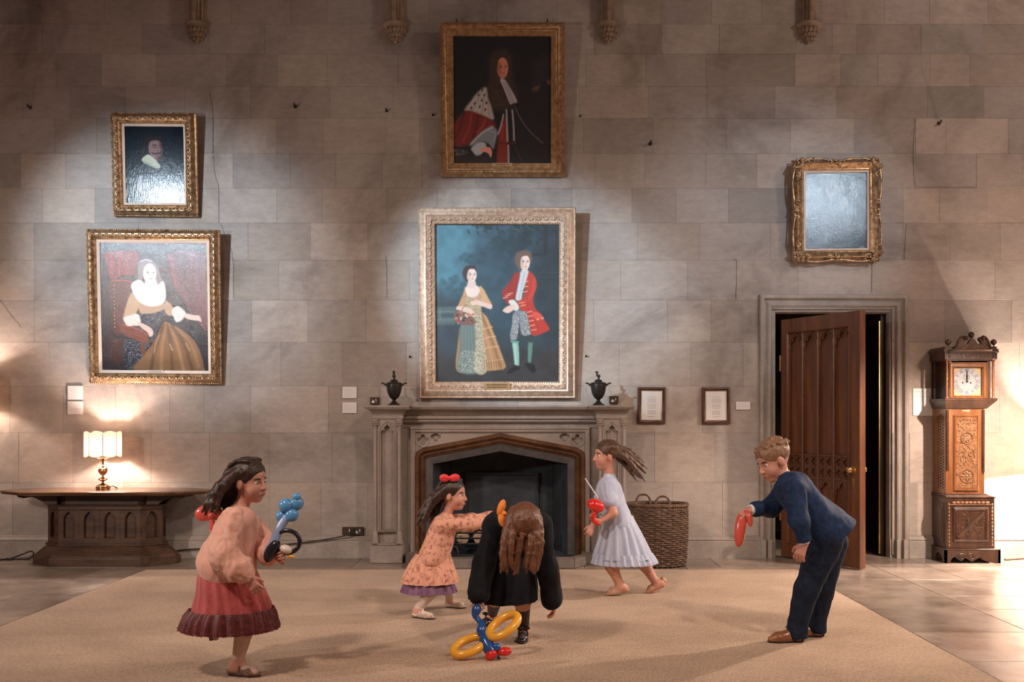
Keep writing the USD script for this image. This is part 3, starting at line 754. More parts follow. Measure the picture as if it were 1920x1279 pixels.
# sockets standing on the mantel, plates against the wall
mat('socket_bronze', (0.07, 0.045, 0.033), (0.10, 0.066, 0.05), rough=0.35, scale=(30, 30, 30), metal=0.6)
mat('white_plastic', (0.72, 0.70, 0.68), rough=0.4)
mat('black_plastic', (0.012, 0.012, 0.013), rough=0.4)
def socket(px0, px1, py0, py1, lab, name='wall_socket', double=False, plug=False):
    x0, x1, z1, z0 = X(px0), X(px1), Z(py0), Z(py1)
    xc, w, hh = (x0 + x1) / 2, x1 - x0, z1 - z0
    t = Thing(name, lab, 'socket', (xc, 0, z0))
    t.part('plate', bx(x0, x1, -0.034, -0.001, z0, z1, 0.003), 'socket_bronze')
    for s in ((-0.25, 0.25) if double else (0,)):
        q = xc + s * w
        ww = w / (2 if double else 1)
        t.part('switch', bx(q + ww * 0.14, q + ww * 0.24, -0.042, -0.033, z0 + hh * 0.40, z0 + hh * 0.78, 0.002), 'white_plastic')
        if plug and s > 0 or not double:
            pts = [(q - ww * 0.30, z0 + hh * 0.22), (q + ww * 0.02, z0 + hh * 0.22), (q + ww * 0.02, z0 + hh * 0.45), (q - ww * 0.08, z0 + hh * 0.50), (q - ww * 0.10, z0 + hh * 0.62), (q - ww * 0.18, z0 + hh * 0.62), (q - ww * 0.20, z0 + hh * 0.50), (q - ww * 0.30, z0 + hh * 0.45)]
            t.part('pin_shutter', extr(Polygon(pts), -0.040, 0.008), 'white_plastic', smooth=False)
socket(695, 711, 745, 758.6, 'small square bronze socket plate above the left end of the mantel shelf')
socket(1142, 1159, 743, 757.4, 'small square bronze socket plate above the right end of the mantel shelf')
socket(643, 682, 988, 1003, 'double bronze wall socket low on the wall left of the fireplace', double=True, plug=True)
pl = Wp(662, 997, -0.05)
plug = Thing('lamp_plug', 'black plug and cable running along the skirting from the low double socket', 'plug', pl)
plug.part('plug_body', cat([bx(pl[0] - 0.022, pl[0] + 0.022, -0.085, -0.035, pl[2] - 0.024, pl[2] + 0.024, 0.008)]), 'black_plastic')
cab = spline([pl + [-0.01, -0.02, -0.02], Wp(650, 1004, -0.08), Wp(620, 1010, -0.08), Wp(570, 1017, -0.075), Wp(520, 1022, -0.075), Wp(450, 1027, -0.085), Wp(380, 1029, -0.085), Wp(345, 1031, -0.07), Wp(325, 1034, -0.06)], 60)
plug.part('cable', tube(cab, 0.006, 6), 'black_plastic', smooth=50)

# ------------------------------------------------------------------ doorway and door
trim = Thing('trim_1', 'moulded stone architrave of rolls and hollows round the doorway', None, kind='structure')
dx0, dx1, dz1 = X(1423), X(1701), Z(553)
aw = X(1457) - X(1423)
ap = [(0, -0.002), (0, 0.035), (0.008, 0.048), (0.022, 0.055), (0.036, 0.048), (0.044, 0.030), (0.050, 0.012), (0.060, 0.006), (0.072, 0.014), (0.080, 0.030), (0.092, 0.038), (0.104, 0.030), (0.110, 0.012), (0.116, -0.006), (0.126, -0.020), (0.140, -0.026), (0.152, -0.020), (0.160, -0.035), (0.164, -0.06), (0.166, -0.085), (0.11, -0.085), (0.10, -0.04)]
ap = [(u * aw / 0.166, h) for u, h in ap]
jz = Z(1011)
trim.part('jamb_moulding', sweep([(dx1, jz), (dx1, dz1), (dx0, dz1), (dx0, jz)], ap, seg=None), 'carved_stone', smooth=35)
for s, xx in ((-1, dx0), (1, dx1)):
    st = [(0, -0.002), (0, 0.042), (0.050, 0.062), (0.056, 0.02), (0.066, 0.018), (0.074, 0.044), (0.11, 0.046), (0.118, 0.0), (0.13, -0.014), (0.152, -0.014), (0.166, -0.05), (0.166, -0.085), (0.10, -0.085)]
    st = [(u * aw / 0.166, h) for u, h in st]
    pth = [(xx, 0.0), (xx, jz)] if s > 0 else [(xx, jz), (xx, 0.0)]
    trim.part('stop_block', sweep(pth, st), 'carved_stone', smooth=30)
ox0, ox1, oz1 = dx0 + aw, dx1 - aw, dz1 - aw
# dark panelled lobby behind the door
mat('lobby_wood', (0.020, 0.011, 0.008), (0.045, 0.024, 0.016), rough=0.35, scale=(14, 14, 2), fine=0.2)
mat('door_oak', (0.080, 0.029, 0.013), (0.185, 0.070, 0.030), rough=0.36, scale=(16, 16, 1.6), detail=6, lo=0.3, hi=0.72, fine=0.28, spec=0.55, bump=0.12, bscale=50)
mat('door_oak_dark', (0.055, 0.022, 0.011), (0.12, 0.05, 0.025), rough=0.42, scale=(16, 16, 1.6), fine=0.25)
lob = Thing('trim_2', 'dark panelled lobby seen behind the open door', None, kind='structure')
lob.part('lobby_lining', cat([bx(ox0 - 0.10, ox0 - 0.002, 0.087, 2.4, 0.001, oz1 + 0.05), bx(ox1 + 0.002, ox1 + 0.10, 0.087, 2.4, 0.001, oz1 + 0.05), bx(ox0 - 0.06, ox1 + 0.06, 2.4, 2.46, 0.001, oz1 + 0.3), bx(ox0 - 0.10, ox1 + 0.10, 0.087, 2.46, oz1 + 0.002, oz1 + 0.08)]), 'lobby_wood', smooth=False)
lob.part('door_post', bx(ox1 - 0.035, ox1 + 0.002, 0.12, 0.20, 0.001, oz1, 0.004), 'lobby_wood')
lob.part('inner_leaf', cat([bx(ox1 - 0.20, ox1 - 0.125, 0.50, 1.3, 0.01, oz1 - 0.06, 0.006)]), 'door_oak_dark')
lob.part('inner_leaf_knob', ball((ox1 - 0.205, 0.56, 0.95), 0.022), 'brass')
lob.part('brass_edge_strip', bx(ox1 - 0.050, ox1 - 0.036, 0.13, 0.15, 0.02, oz1 - 0.06, 0.002), 'brass')

hp, fpnt = np.array([X(1464, 0.03), 0.03]), fl(1612, 1070)[:2]
LW = float(np.linalg.norm(fpnt - hp))
th = math.atan2(-(fpnt - hp)[1], (fpnt - hp)[0])
Rd = np.array([[math.cos(th), math.sin(th), 0], [-math.sin(th), math.cos(th), 0], [0, 0, 1]])
# the leaf's face looks towards -x and the camera; its thickness lies behind the face
dtop, dbot, dth = Z(581.5, fpnt[1]), 0.012, 0.075
def dl(m): return move(m, Rd, (hp[0], hp[1], 0))
door = Thing('door_1', 'open panelled oak door with gothic tracery and brass knob', 'door', (hp[0], hp[1], 0), kind='structure')
def du(px, py):        # a point of the leaf's face under a pixel -> (u, z)
    r = np.array([(px - CX) / F, 1.0])
    e = (fpnt - hp) / LW
    A = np.array([[r[0], -e[0]], [r[1], -e[1]]])
    t, u = np.linalg.solve(A, hp - np.array([0, -D]))
    return u, EYE + (CY - py) / F * t
fu0, ftop = du(1476, 622)[0], 0.5 * (du(1594, 610.5)[1] + du(1476, 624)[1])
fu1, fbot = du(1593, 1035)
ft = ftop
stile = cat([bx(0, fu0, 0, dth, dbot, dtop, 0.004), bx(fu1, LW, 0, dth, dbot, dtop, 0.004), bx(fu0 - 0.01, fu1 + 0.01, 0.001, dth - 0.001, ft, dtop - 0.001, 0.003), bx(fu0 - 0.01, fu1 + 0.01, 0.001, dth - 0.001, dbot + 0.001, fbot, 0.003)])
door.part('leaf_frame', dl(stile), 'door_oak')
door.part('leaf_back', dl(bx(fu0 - 0.01, fu1 + 0.01, 0.048, 0.062, fbot - 0.01, ft + 0.01)), 'door_oak', smooth=False)
nb = 4
bw = (fu1 - fu0) / nb
zm1, zm0 = du(1560, 855)[1], du(1560, 899)[1]
for k in range(nb):
    a, b = fu0 + k * bw, fu0 + (k + 1) * bw
    xc = (a + b) / 2
    door.part('panel', dl(bx(a + 0.004, b - 0.004, 0.036, 0.05, fbot + 0.002, ft - 0.002, 0.002)), 'door_oak', smooth=False)
    # tracery heads: top of the upper lights, a band of pierced cusps, heads of the lower lights
    up = sbox(a, ft - 0.175, b, ft).difference(trefoil_open(xc, ft - 0.3, bw - 0.028, ft - 0.150).buffer(0.001))
    lowh = sbox(a, zm0 - 0.155, b, zm0).difference(trefoil_open(xc, zm0 - 0.3, bw - 0.028, zm0 - 0.135))
    band = sbox(a, zm0, b, zm1)
    for sx_ in (-1, 1):
        for zz in (0.27, 0.73):
            c = quatrefoil(xc + sx_ * bw * 0.22, zm0 + (zm1 - zm0) * zz, bw * 0.205)
            band = band.difference(c)
    tr = door.part('tracery', dl(cat([extr(up, 0.014, 0.022), extr(lowh, 0.014, 0.022), extr(band, 0.014, 0.022)])), 'door_oak_dark', smooth=False)
    rolls = [archline(trefoil_open(xc, ft - 0.19, bw - 0.03, ft - 0.150).simplify(0.001), ft - 0.172, 0.0045, 0.012), archline(trefoil_open(xc, zm0 - 0.17, bw - 0.03, zm0 - 0.135).simplify(0.001), zm0 - 0.152, 0.0045, 0.012), tube(line3([(a, zm1), (b, zm1)], 0.010), 0.009, 8), tube(line3([(a, zm0), (b, zm0)], 0.010), 0.008, 8)]
    rolls += [tube(spline(line3([(a + 0.006, ft - 0.15), (a + bw * 0.12, ft - 0.08), (xc, ft - 0.012)], 0.008), 14), 0.006, 6), tube(spline(line3([(b - 0.006, ft - 0.15), (b - bw * 0.12, ft - 0.08), (xc, ft - 0.012)], 0.008), 14), 0.006, 6)]
    door.part('cusp_rolls', dl(cat(rolls)), 'door_oak', under=tr, smooth=50)
    if k:
        door.part('muntin', dl(cat([bx(a - 0.008, a + 0.008, 0.010, 0.05, fbot, ft, 0.006), tube(line3([(a, fbot), (a, ft)], 0.010), 0.009, 8)])), 'door_oak', smooth=40)
fm = [(0, 0), (0, 0.006), (0.006, 0.010), (0.012, 0.004), (0.018, -0.008), (0.020, -0.03), (0, -0.03)]
door.part('field_moulding', dl(sweep([(fu0 - 0.004, fbot - 0.004), (fu1 + 0.004, fbot - 0.004), (fu1 + 0.004, ft + 0.004), (fu0 - 0.004, ft + 0.004)], fm, closed=True)), 'door_oak', smooth=40)
ku, kz = du(1600, 881)
def yax(m): return move(m, np.array([[1, 0, 0], [0, 0, -1], [0, 1, 0]]).astype(float))     # lathe axis z -> -y
kn = [(0, 0), (0.03, 0), (0.03, 0.004), (0.012, 0.008), (0.009, 0.03), (0.014, 0.036), (0.026, 0.044), (0.030, 0.055), (0.026, 0.066), (0.012, 0.072), (0, 0.073)]
handle = door.part('knob', dl(move(yax(lathe(kn, 20)), None, (ku, 0, kz))), 'brass', smooth=50, label='brass door knob')
door.part('knob', dl(move(move(yax(lathe(kn, 20)), rot([0, 0, 1], 180)), None, (ku, dth, kz))), 'brass', smooth=50, label='brass door knob')
door.part('escutcheon', dl(extr(shapely.unary_union([Point(ku + 0.004, kz - 0.085).buffer(0.012), sbox(ku - 0.003, kz - 0.14, ku + 0.011, kz - 0.085)]), -0.003, 0.005)), 'brass', smooth=False)
door.part('hinge', dl(tube([(-0.008, 0.0, 0.35), (-0.008, 0.0, 0.50)], 0.010, 10)), 'brass')
door.part('hinge', dl(tube([(-0.008, 0.0, 1.75), (-0.008, 0.0, 1.90)], 0.010, 10)), 'brass')

# ------------------------------------------------------------------ longcase clock
mat('clock_oak_dark', (0.035, 0.014, 0.008), (0.10, 0.044, 0.022), rough=0.33, scale=(12, 12, 3), fine=0.35, spec=0.6, bump=0.2, bscale=60)
mat('clock_oak', (0.19, 0.066, 0.020), (0.33, 0.135, 0.048), rough=0.3, scale=(18, 18, 2), fine=0.25, spec=0.6, coat=0.3)
mat('clock_carving', (0.20, 0.085, 0.035), (0.40, 0.20, 0.095), rough=0.28, scale=(40, 40, 40), fine=0.3, spec=0.8, coat=0.5)
mat('dial_silver', (0.40, 0.40, 0.41), (0.47, 0.47, 0.48), rough=0.4, scale=(8, 8, 8))
mat('dial_brass', (0.55, 0.36, 0.17), (0.80, 0.58, 0.33), rough=0.4, scale=(60, 60, 60), metal=0.3, bump=0.6, bscale=90)
mat('ink', (0.03, 0.028, 0.028), rough=0.7)
mat('blued_steel', (0.015, 0.015, 0.02), rough=0.3, metal=0.6)
mat('clock_glass', (1, 1, 1))
M['clock_glass'] = usdkit.material(stage, '/World/Looks/clock_glass_pane', {'t': ('transparent_bsdf', {'color': (0.97, 0.97, 0.97)}), 'gl': ('glossy_bsdf', {'roughness': 0.03, 'color': (1, 1, 1)}), 'f': ('fresnel', {'IOR': 1.4}), 'm': ('mix_closure', {})}, [('f.fac', 'm.fac'), ('t.BSDF', 'm.closure1'), ('gl.BSDF', 'm.closure2')], surface='m.closure')
cyf = yf(1056)                      # front of the clock
ck = (D + cyf) / F                  # metres per pixel there
def cxx(px): return (px - CX) * ck
def czz(py): return EYE + (CY - py) * ck
clock = Thing('longcase_clock', 'tall carved dark oak longcase clock with swan-neck top and silvered dial, beside the door', 'clock', (cxx(1818), 0, 0))
yb_ = -0.012
b0, b1 = cxx(1772), cxx(1876)
# base plinth with scrolled apron
bt, bm = czz(1029), czz(1036)
apron = Polygon(spline([(b0, 0), (b0 + 0.045, 0.0), (b0 + 0.055, 0.030), (b0 + 0.085, 0.055), (b0 + 0.115, 0.036), (b0 + 0.15, 0.018), (b0 + 0.18, 0.045), (b0 + 0.205, 0.036), (b0 + 0.24, 0.014), (b0 + 0.275, 0.03), (b0 + 0.31, 0.05)], 60).tolist() + [(b1 - 0.15, 0.022), (b1 - 0.05, 0.0), (b1, 0.0), (b1, bt - 0.012), (b0, bt - 0.012)]).buffer(0)
sidea = Polygon([(cyf, 0), (cyf + 0.05, 0), (cyf + 0.07, 0.06), (cyf + 0.14, 0.085), (cyf + 0.20, 0.06), (cyf + 0.22, 0), (yb_ , 0), (yb_, bt - 0.012), (cyf, bt - 0.012)])
def side_plate(poly, x, t):
    m = trimesh.creation.extrude_polygon(poly, t, engine='earcut')
    v = np.asarray(m.vertices)
    return out(trimesh.Trimesh(np.stack([x + v[:, 2], v[:, 0], v[:, 1]], 1), m.faces, process=False))
bp = clock.part('base', cat([extr(apron, cyf, 0.02), side_plate(sidea, b0, 0.02), side_plate(sidea, b1 - 0.02, 0.02), bx(b0 - 0.006, b1 + 0.006, cyf - 0.006, yb_, bt - 0.014, bt, 0.005)]), 'clock_oak_dark')
sw = []
for xx, s in ((b0 + 0.15, 1), (b0 + 0.235, -1)):
    th_ = np.linspace(0, 2.6 * math.pi, 26)
    r_ = np.linspace(0.034, 0.006, 26)
    sw.append(tube(np.stack([xx + s * r_ * np.cos(th_), np.full(26, cyf - 0.004), 0.056 + r_ * np.sin(th_)], 1), 0.005, 6))
clock.part('apron_scroll', cat(sw), 'clock_oak_dark', under=bp, smooth=50)
# plinth box with a carved panel
p0, p1 = cxx(1776), cxx(1867)
pz1 = czz(934)
pyf = cyf + 0.018
pb = clock.part('plinth', cat([bx(p0, p1, pyf, yb_, bt - 0.001, pz1, 0.004), sweep([(p0 + 0.06, bt + 0.06), (p1 - 0.06, bt + 0.06), (p1 - 0.06, pz1 - 0.085), (p0 + 0.06, pz1 - 0.085)], [(0, 0), (0, 0.010), (0.010, 0.014), (0.020, 0.006), (0.026, 0.010), (0.034, 0.0)], closed=True, y0=pyf)]), 'clock_oak_dark', smooth=30)
cv = []
q0, q1, r0, r1 = p0 + 0.10, p1 - 0.10, bt + 0.10, pz1 - 0.125
cv.append(tube(line3([(q0, r0), (q1, r1)], pyf - 0.006), 0.010, 8))
cv.append(tube(line3([(q0 + 0.02, r0), (q1, r1 - 0.02)], pyf - 0.003), 0.006, 6))
rr_ = np.random.default_rng(5)
for k in range(46):
    u, v = rr_.random(2)
    if abs(u - v) < 0.10:
        continue
    cv.append(ball((q0 + (q1 - q0) * u, pyf - 0.002, r0 + (r1 - r0) * v), (rr_.uniform(0.008, 0.02), 0.006, rr_.uniform(0.006, 0.012)), rot([0, 1, 0], rr_.uniform(0, 180)), 1))
clock.part('carved_panel', cat(cv), 'clock_oak_dark', under=pb, smooth=50)
gu = []
for k in range(9):
    gu.append(ball((p0 + 0.05 + (p1 - p0 - 0.10) * (k + 0.5) / 9, pyf - 0.003, pz1 - 0.042), (0.019, 0.008, 0.012), None, 1))
for xx in (p0 + 0.024, p1 - 0.024):
    for k in range(12):
        gu.append(ball((xx, pyf - 0.002, bt + 0.03 + (pz1 - bt - 0.09) * k / 11), (0.008, 0.006, 0.014), None, 1))
clock.part('gadroon_band', cat(gu + [bx(p0 + 0.03, p1 - 0.03, pyf - 0.008, pyf, pz1 - 0.064, pz1 - 0.057, 0.002)]), 'clock_carving', under=pb, smooth=50)
clock.part('side_panel', cat([bx(p0 - 0.005, p0, pyf + 0.05, yb_ - 0.05, bt + 0.05, pz1 - 0.05, 0.002), bx(p0 - 0.009, p0, pyf + 0.085, yb_ - 0.085, bt + 0.085, pz1 - 0.085, 0.002)]), 'clock_oak_dark', under=pb)
# trunk
t0, t1 = cxx(1777), cxx(1850)
tz0, tz1 = czz(928), czz(766)
tyf = cyf + 0.045
def frus(x0a, x1a, ya, za, x0b, x1b, yb2, zb, yback=yb_):
    P = [(x0a, ya, za), (x1a, ya, za), (x1a, yback, za), (x0a, yback, za), (x0b, yb2, zb), (x1b, yb2, zb), (x1b, yback, zb), (x0b, yback, zb)]
    return trimesh.convex.convex_hull(np.array(P))
clock.part('waist_moulding', cat([frus(p0 - 0.006, p1 + 0.006, pyf - 0.008, pz1 - 0.001, p0 - 0.006, p1 + 0.006, pyf - 0.008, pz1 + 0.008), frus(p0, p1, pyf, pz1 + 0.008, t0 - 0.012, t1 + 0.012 + 0.01, tyf - 0.012, tz0 + 0.0), bx(t0 - 0.014, t1 + 0.022, tyf - 0.014, yb_, tz0 - 0.004, tz0 + 0.006, 0.003)]), 'clock_oak_dark')
tr_ = clock.part('trunk', bx(t0, t1, tyf, yb_, tz0, tz1, 0.003), 'clock_oak')
dA0, dA1, dB0, dB1 = cxx(1791), cxx(1838), czz(921), czz(778)
dd = clock.part('trunk_door', cat([bx(dA0, dA1, tyf - 0.012, tyf + 0.001, dB0, dB1, 0.004), sweep([(dA0 + 0.004, dB0 + 0.004), (dA1 - 0.004, dB0 + 0.004), (dA1 - 0.004, dB1 - 0.004), (dA0 + 0.004, dB1 - 0.004)], [(0, 0), (0, 0.006), (0.006, 0.010), (0.012, 0.002), (0.012, 0)], closed=True, y0=tyf - 0.012)]), 'clock_oak', smooth=30)
cA0, cA1, cB0, cB1 = cxx(1796), cxx(1835), czz(916), czz(784)
def cz(v): return cB0 + (cB1 - cB0) * v
cc = (cA0 + cA1) / 2
yc_ = tyf - 0.014
cv = [bx(cA0, cA1, yc_, tyf - 0.010, cB0, cB1 - 0.03, 0.001), tube(np.array([(cc + (cA1 - cA0) * 0.5 * math.cos(a), yc_, cB1 - 0.035 + 0.028 * math.sin(a)) for a in np.linspace(0, math.pi, 16)]), 0.005, 6)]
for zc_, rr2 in ((0.715, 0.052), (0.175, 0.060)):
    th_ = np.linspace(0, 2 * math.pi, 30)[:-1]
    cv.append(tube(np.stack([cc + rr2 * np.cos(th_), np.full(29, yc_ - 0.004), cz(zc_) + rr2 * np.sin(th_)], 1), 0.006, 6, closed=True))
    for k in range(8):
        a = k * math.pi / 4
        cv.append(ball((cc + rr2 * 0.5 * math.cos(a), yc_ - 0.002, cz(zc_) + rr2 * 0.5 * math.sin(a)), (0.018, 0.008, 0.010), rot([0, 1, 0], -math.degrees(a)), 1))
    cv.append(ball((cc, yc_ - 0.003, cz(zc_)), (0.014, 0.010, 0.014), None, 1))
for k in range(90):
    u, v = rr_.random(2)
    xx, zz = cA0 + 0.006 + (cA1 - cA0 - 0.012) * u, cz(0.01 + 0.97 * v)
    if min(math.hypot(xx - cc, zz - cz(0.715)) - 0.056, math.hypot(xx - cc, zz - cz(0.175)) - 0.064) < 0:
        continue
    cv.append(ball((xx, yc_ - 0.002, zz), (rr_.uniform(0.006, 0.016), rr_.uniform(0.006, 0.010), rr_.uniform(0.005, 0.009)), rot([0, 1, 0], rr_.uniform(0, 180)), 1))
for s in (-1, 1):
    th_ = np.linspace(0.3, 5.0, 20)
    r_ = np.linspace(0.036, 0.008, 20)
    cv.append(tube(np.stack([cc + s * (0.035 + r_ * np.cos(th_)), np.full(20, yc_ - 0.004), cz(0.48) + r_ * np.sin(th_)], 1), 0.0045, 6))
clock.part('relief_carving', cat(cv), 'clock_carving', under=dd, smooth=60)
for xx in (t0 + 0.014, t1 - 0.012):
    qc = []
    qz0 = tz0 + 0.20 * (xx > cc) + 0.22 * (xx < cc)
    qc.append(tube(np.array([(xx, tyf - 0.002, z) for z in np.linspace(qz0, tz1 - 0.012, 24)]), 0.014, 10))
    for k in range(11):
        qc.append(ball((xx + 0.003, tyf - 0.016, qz0 + 0.02 + (tz1 - qz0 - 0.05) * k / 10), (0.005, 0.004, 0.006), None, 1))
    clock.part('quarter_column', cat(qc), 'clock_oak_dark', under=tr_, smooth=50)
lat = []
for k in range(26):
    for j in range(3):
        lat.append(bx(t0 - 0.004, t0, tyf + 0.05 + 0.05 * j, tyf + 0.075 + 0.05 * j, tz0 + 0.05 + 0.026 * k + 0.013 * (j % 2), tz0 + 0.064 + 0.026 * k + 0.013 * (j % 2)))
clock.part('side_lattice', cat(lat), 'clock_oak_dark', under=tr_, smooth=False)
clock.part('brass_label', bx(cc - 0.035, cc + 0.035, tyf - 0.003, tyf, tz1 - 0.026, tz1 - 0.014, 0.001), 'dial_brass', under=tr_)
# hood
h0, h1 = cxx(1772), cxx(1868)
hz0, hz1 = czz(748), czz(674)
hyf = cyf - 0.005
clock.part('hood_base', cat([frus(t0 - 0.004, t1 + 0.016, tyf - 0.01, tz1 - 0.002, h0 - 0.006, h1 + 0.006, hyf - 0.008, hz0 - 0.012), bx(h0 - 0.008, h1 + 0.008, hyf - 0.010, yb_, hz0 - 0.013, hz0 + 0.004, 0.005)]), 'clock_oak_dark')
ha, hb = cxx(1784), cxx(1859)
hs = [bx(ha - 0.006, ha + 0.02, hyf + 0.04, yb_, hz0, hz1, 0.002), bx(hb - 0.02, hb + 0.006, hyf + 0.04, yb_, hz0, hz1, 0.002), bx(ha, hb, -0.05, yb_, hz0, hz1), bx(h0 + 0.01, h1 - 0.01, hyf + 0.015, yb_, hz1 - 0.012, hz1 + 0.002)]
hs += [bx(h0 + 0.004, h0 + 0.02, yb_ - 0.04, yb_ - 0.02, hz0, hz1, 0.002)]
hood = clock.part('hood', cat(hs), 'clock_oak_dark')
# hood door frame, dial, glass
ex = cxx(1817.5)
m_in = [(cxx(1790.5), czz(742)), (cxx(1845), czz(742)), (cxx(1845), czz(688)), (cxx(1790.5), czz(688))]
grow = 0.042
m_out = [(m_in[0][0] - grow, m_in[0][1] - 0.024), (m_in[1][0] + grow, m_in[1][1] - 0.024), (m_in[2][0] + grow, m_in[2][1] + grow), (m_in[3][0] - grow, m_in[3][1] + grow)]
hd = clock.part('hood_door', cat([extr(Polygon(m_out).difference(Polygon(m_in)), hyf + 0.026, 0.02), sweep([(a, b) for a, b in m_out], [(0, 0), (0, 0.005), (0.008, 0.009), (0.014, 0.002), (0.014, 0)], closed=True, y0=hyf + 0.026), sweep(m_in, [(-0.012, 0), (-0.012, 0.004), (-0.004, 0.008), (0.002, 0.0), (0.002, -0.02), (-0.012, -0.02)], closed=True, y0=hyf + 0.026)]), 'clock_oak', smooth=30)
dyp = hyf + 0.060
dial = clock.part('dial_plate', bx(m_in[0][0] - 0.01, m_in[1][0] + 0.01, dyp, dyp + 0.006, m_in[0][1] - 0.01, m_in[2][1] + 0.01), 'dial_brass', smooth=False)
dcz, dr = (czz(742) + czz(688)) / 2 + 0.0, 0.128
clock.part('chapter_ring', extr(circ(ex, dcz, dr, 64).difference(circ(ex, dcz, dr * 0.62, 48)), dyp - 0.004, 0.004), 'dial_silver', under=dial, smooth=False)
clock.part('dial_centre', extr(circ(ex, dcz, dr * 0.605, 48), dyp - 0.002, 0.003), 'dial_silver', under=dial, smooth=False)
nums = []
for k, tx in enumerate(('XII', 'I', 'II', 'III', 'IIII', 'V', 'VI', 'VII', 'VIII', 'IX', 'X', 'XI')):
    m = meshkit.text_mesh(tx, 0.026, 0.001)
    v = np.asarray(m.vertices)
    w_ = v[:, 0].max() + v[:, 0].min()
    v = np.stack([(v[:, 0] - w_ / 2) * 0.8, v[:, 1] - 0.013, v[:, 2]], 1)
    a = -k * math.pi / 6
    xr, zr_ = v[:, 0] * math.cos(a) - (v[:, 1] + dr * 0.79) * math.sin(a), v[:, 0] * math.sin(a) + (v[:, 1] + dr * 0.79) * math.cos(a)
    nums.append(trimesh.Trimesh(np.stack([ex + xr, dyp - 0.004 - v[:, 2], dcz + zr_], 1), m.faces, process=False))
for k in range(60):
    a = k * math.pi / 30
    nums.append(move(bx(-0.0006, 0.0006, -0.0052, -0.004, dr * 0.93, dr * 0.985), rot([0, 1, 0], math.degrees(a)), (ex, dyp, dcz)))
clock.part('roman_numerals', cat(nums), 'ink', under=dial, smooth=False)
clock.part('hour_hand', cat([extr(Polygon([(ex - 0.002, dcz), (ex + 0.002, dcz), (ex + 0.008, dcz + 0.052), (ex + 0.002, dcz + 0.06), (ex, dcz + 0.078), (ex - 0.002, dcz + 0.06), (ex - 0.008, dcz + 0.052)]), dyp - 0.011, 0.0015)]), 'blued_steel', smooth=False)
clock.part('minute_hand', cat([extr(Polygon([(ex - 0.0025, dcz - 0.004), (ex + 0.0025, dcz - 0.004), (ex + 0.003, dcz + 0.09), (ex, dcz + 0.118), (ex - 0.003, dcz + 0.09)]), dyp - 0.014, 0.0015), move(yax(lathe([(0, 0.008), (0.008, 0.008), (0.008, 0.016), (0, 0.017)], 14)), None, (ex, dyp, dcz))]), 'blued_steel', smooth=False)
for s in (-1, 1):
    clock.part('winding_hole', move(yax(lathe([(0, 0.001), (0.006, 0.001), (0.007, 0.0035), (0, 0.0036)], 12)), None, (ex + s * 0.036, dyp, dcz - 0.012)), 'blued_steel')
clock.part('seconds_ring', extr(circ(ex, dcz + 0.04, 0.026, 32).difference(circ(ex, dcz + 0.04, 0.0235, 32)), dyp - 0.0035, 0.002), 'ink', under=dial, smooth=False)
clock.part('glass', bx(m_in[0][0] - 0.002, m_in[1][0] + 0.002, hyf + 0.036, hyf + 0.039, m_in[0][1] - 0.002, m_in[2][1] + 0.002), 'clock_glass', under=hd, smooth=False)
for xx in (cxx(1777), cxx(1864)):
    pr = [(0, hz0), (0.016, hz0), (0.016, hz0 + 0.012), (0.010, hz0 + 0.02), (0.0095, hz1 - 0.03), (0.011, hz1 - 0.022), (0.017, hz1 - 0.014), (0.017, hz1), (0, hz1)]
    cl = clock.part('hood_column', lathe(pr, 16, (xx, hyf + 0.022, 0)), 'clock_oak', smooth=40)
    hel = []
    for k in range(60):
        z = hz0 + 0.025 + (hz1 - hz0 - 0.065) * k / 59
        hel.append((xx + 0.0095 * math.cos(k * 0.55), hyf + 0.022 + 0.0095 * math.sin(k * 0.55), z))
    clock.part('spiral_twist', tube(hel, 0.0035, 5), 'clock_carving', under=cl, smooth=50)
# frieze, cornice, swan-neck pediment, balls
cz0, cz1 = hz1, czz(661)
fz = clock.part('frieze', cat([bx(h0 - 0.004, h1 + 0.004, hyf - 0.004, yb_, cz0, cz1 + 0.002, 0.002)] + [bx(h0 + 0.006 + 0.017 * k, h0 + 0.016 + 0.017 * k, hyf - 0.007, hyf - 0.003, cz0 + 0.012, cz1 - 0.006, 0.0015) for k in range(int((h1 - h0) / 0.017))]), 'clock_oak_dark')
clock.part('cornice', cat([frus(h0 - 0.006, h1 + 0.006, hyf - 0.006, cz1, h0 - 0.022, h1 + 0.022, hyf - 0.022, cz1 + 0.022), bx(h0 - 0.024, h1 + 0.024, hyf - 0.024, yb_ , cz1 + 0.020, cz1 + 0.030, 0.003), bx(h0 - 0.004, h1 + 0.004, hyf, yb_, cz1 + 0.028, czz(650), 0.003)]), 'clock_oak_dark')
def ckp(pts): return [(cxx(a), czz(b)) for a, b in pts]
ped = ckp([(1776, 662), (1777, 660), (1785, 658), (1791, 652), (1795, 643), (1799, 635), (1804, 631), (1809, 632.5), (1811, 637), (1808, 640.5), (1806, 643), (1809, 646), (1813, 645), (1816, 641.5), (1818.5, 637), (1822.5, 635.5), (1826.5, 637), (1829, 641.5), (1832, 645), (1836, 646), (1839, 643), (1837, 640.5), (1834, 637), (1836, 632.5), (1841, 631), (1846, 634.5), (1850, 643), (1854, 652), (1860, 658), (1868, 660), (1869, 662)])
ped = Polygon(ped).buffer(0)
ped = clock.part('pediment', extr(ped, hyf - 0.012, 0.04), 'clock_oak_dark', smooth=False)
for pts in ([(1776, 660), (1785, 658), (1791, 650), (1795, 640), (1800, 633), (1806, 632)], [(1870, 660), (1861, 657.5), (1855, 650), (1851, 640), (1846, 633), (1840, 631.5)]):
    P = spline([(a, hyf - 0.014, b) for a, b in ckp(pts)], 24)
    clock.part('swan_neck', tube(P, 0.011, 8), 'clock_oak_dark', under=ped, smooth=50)
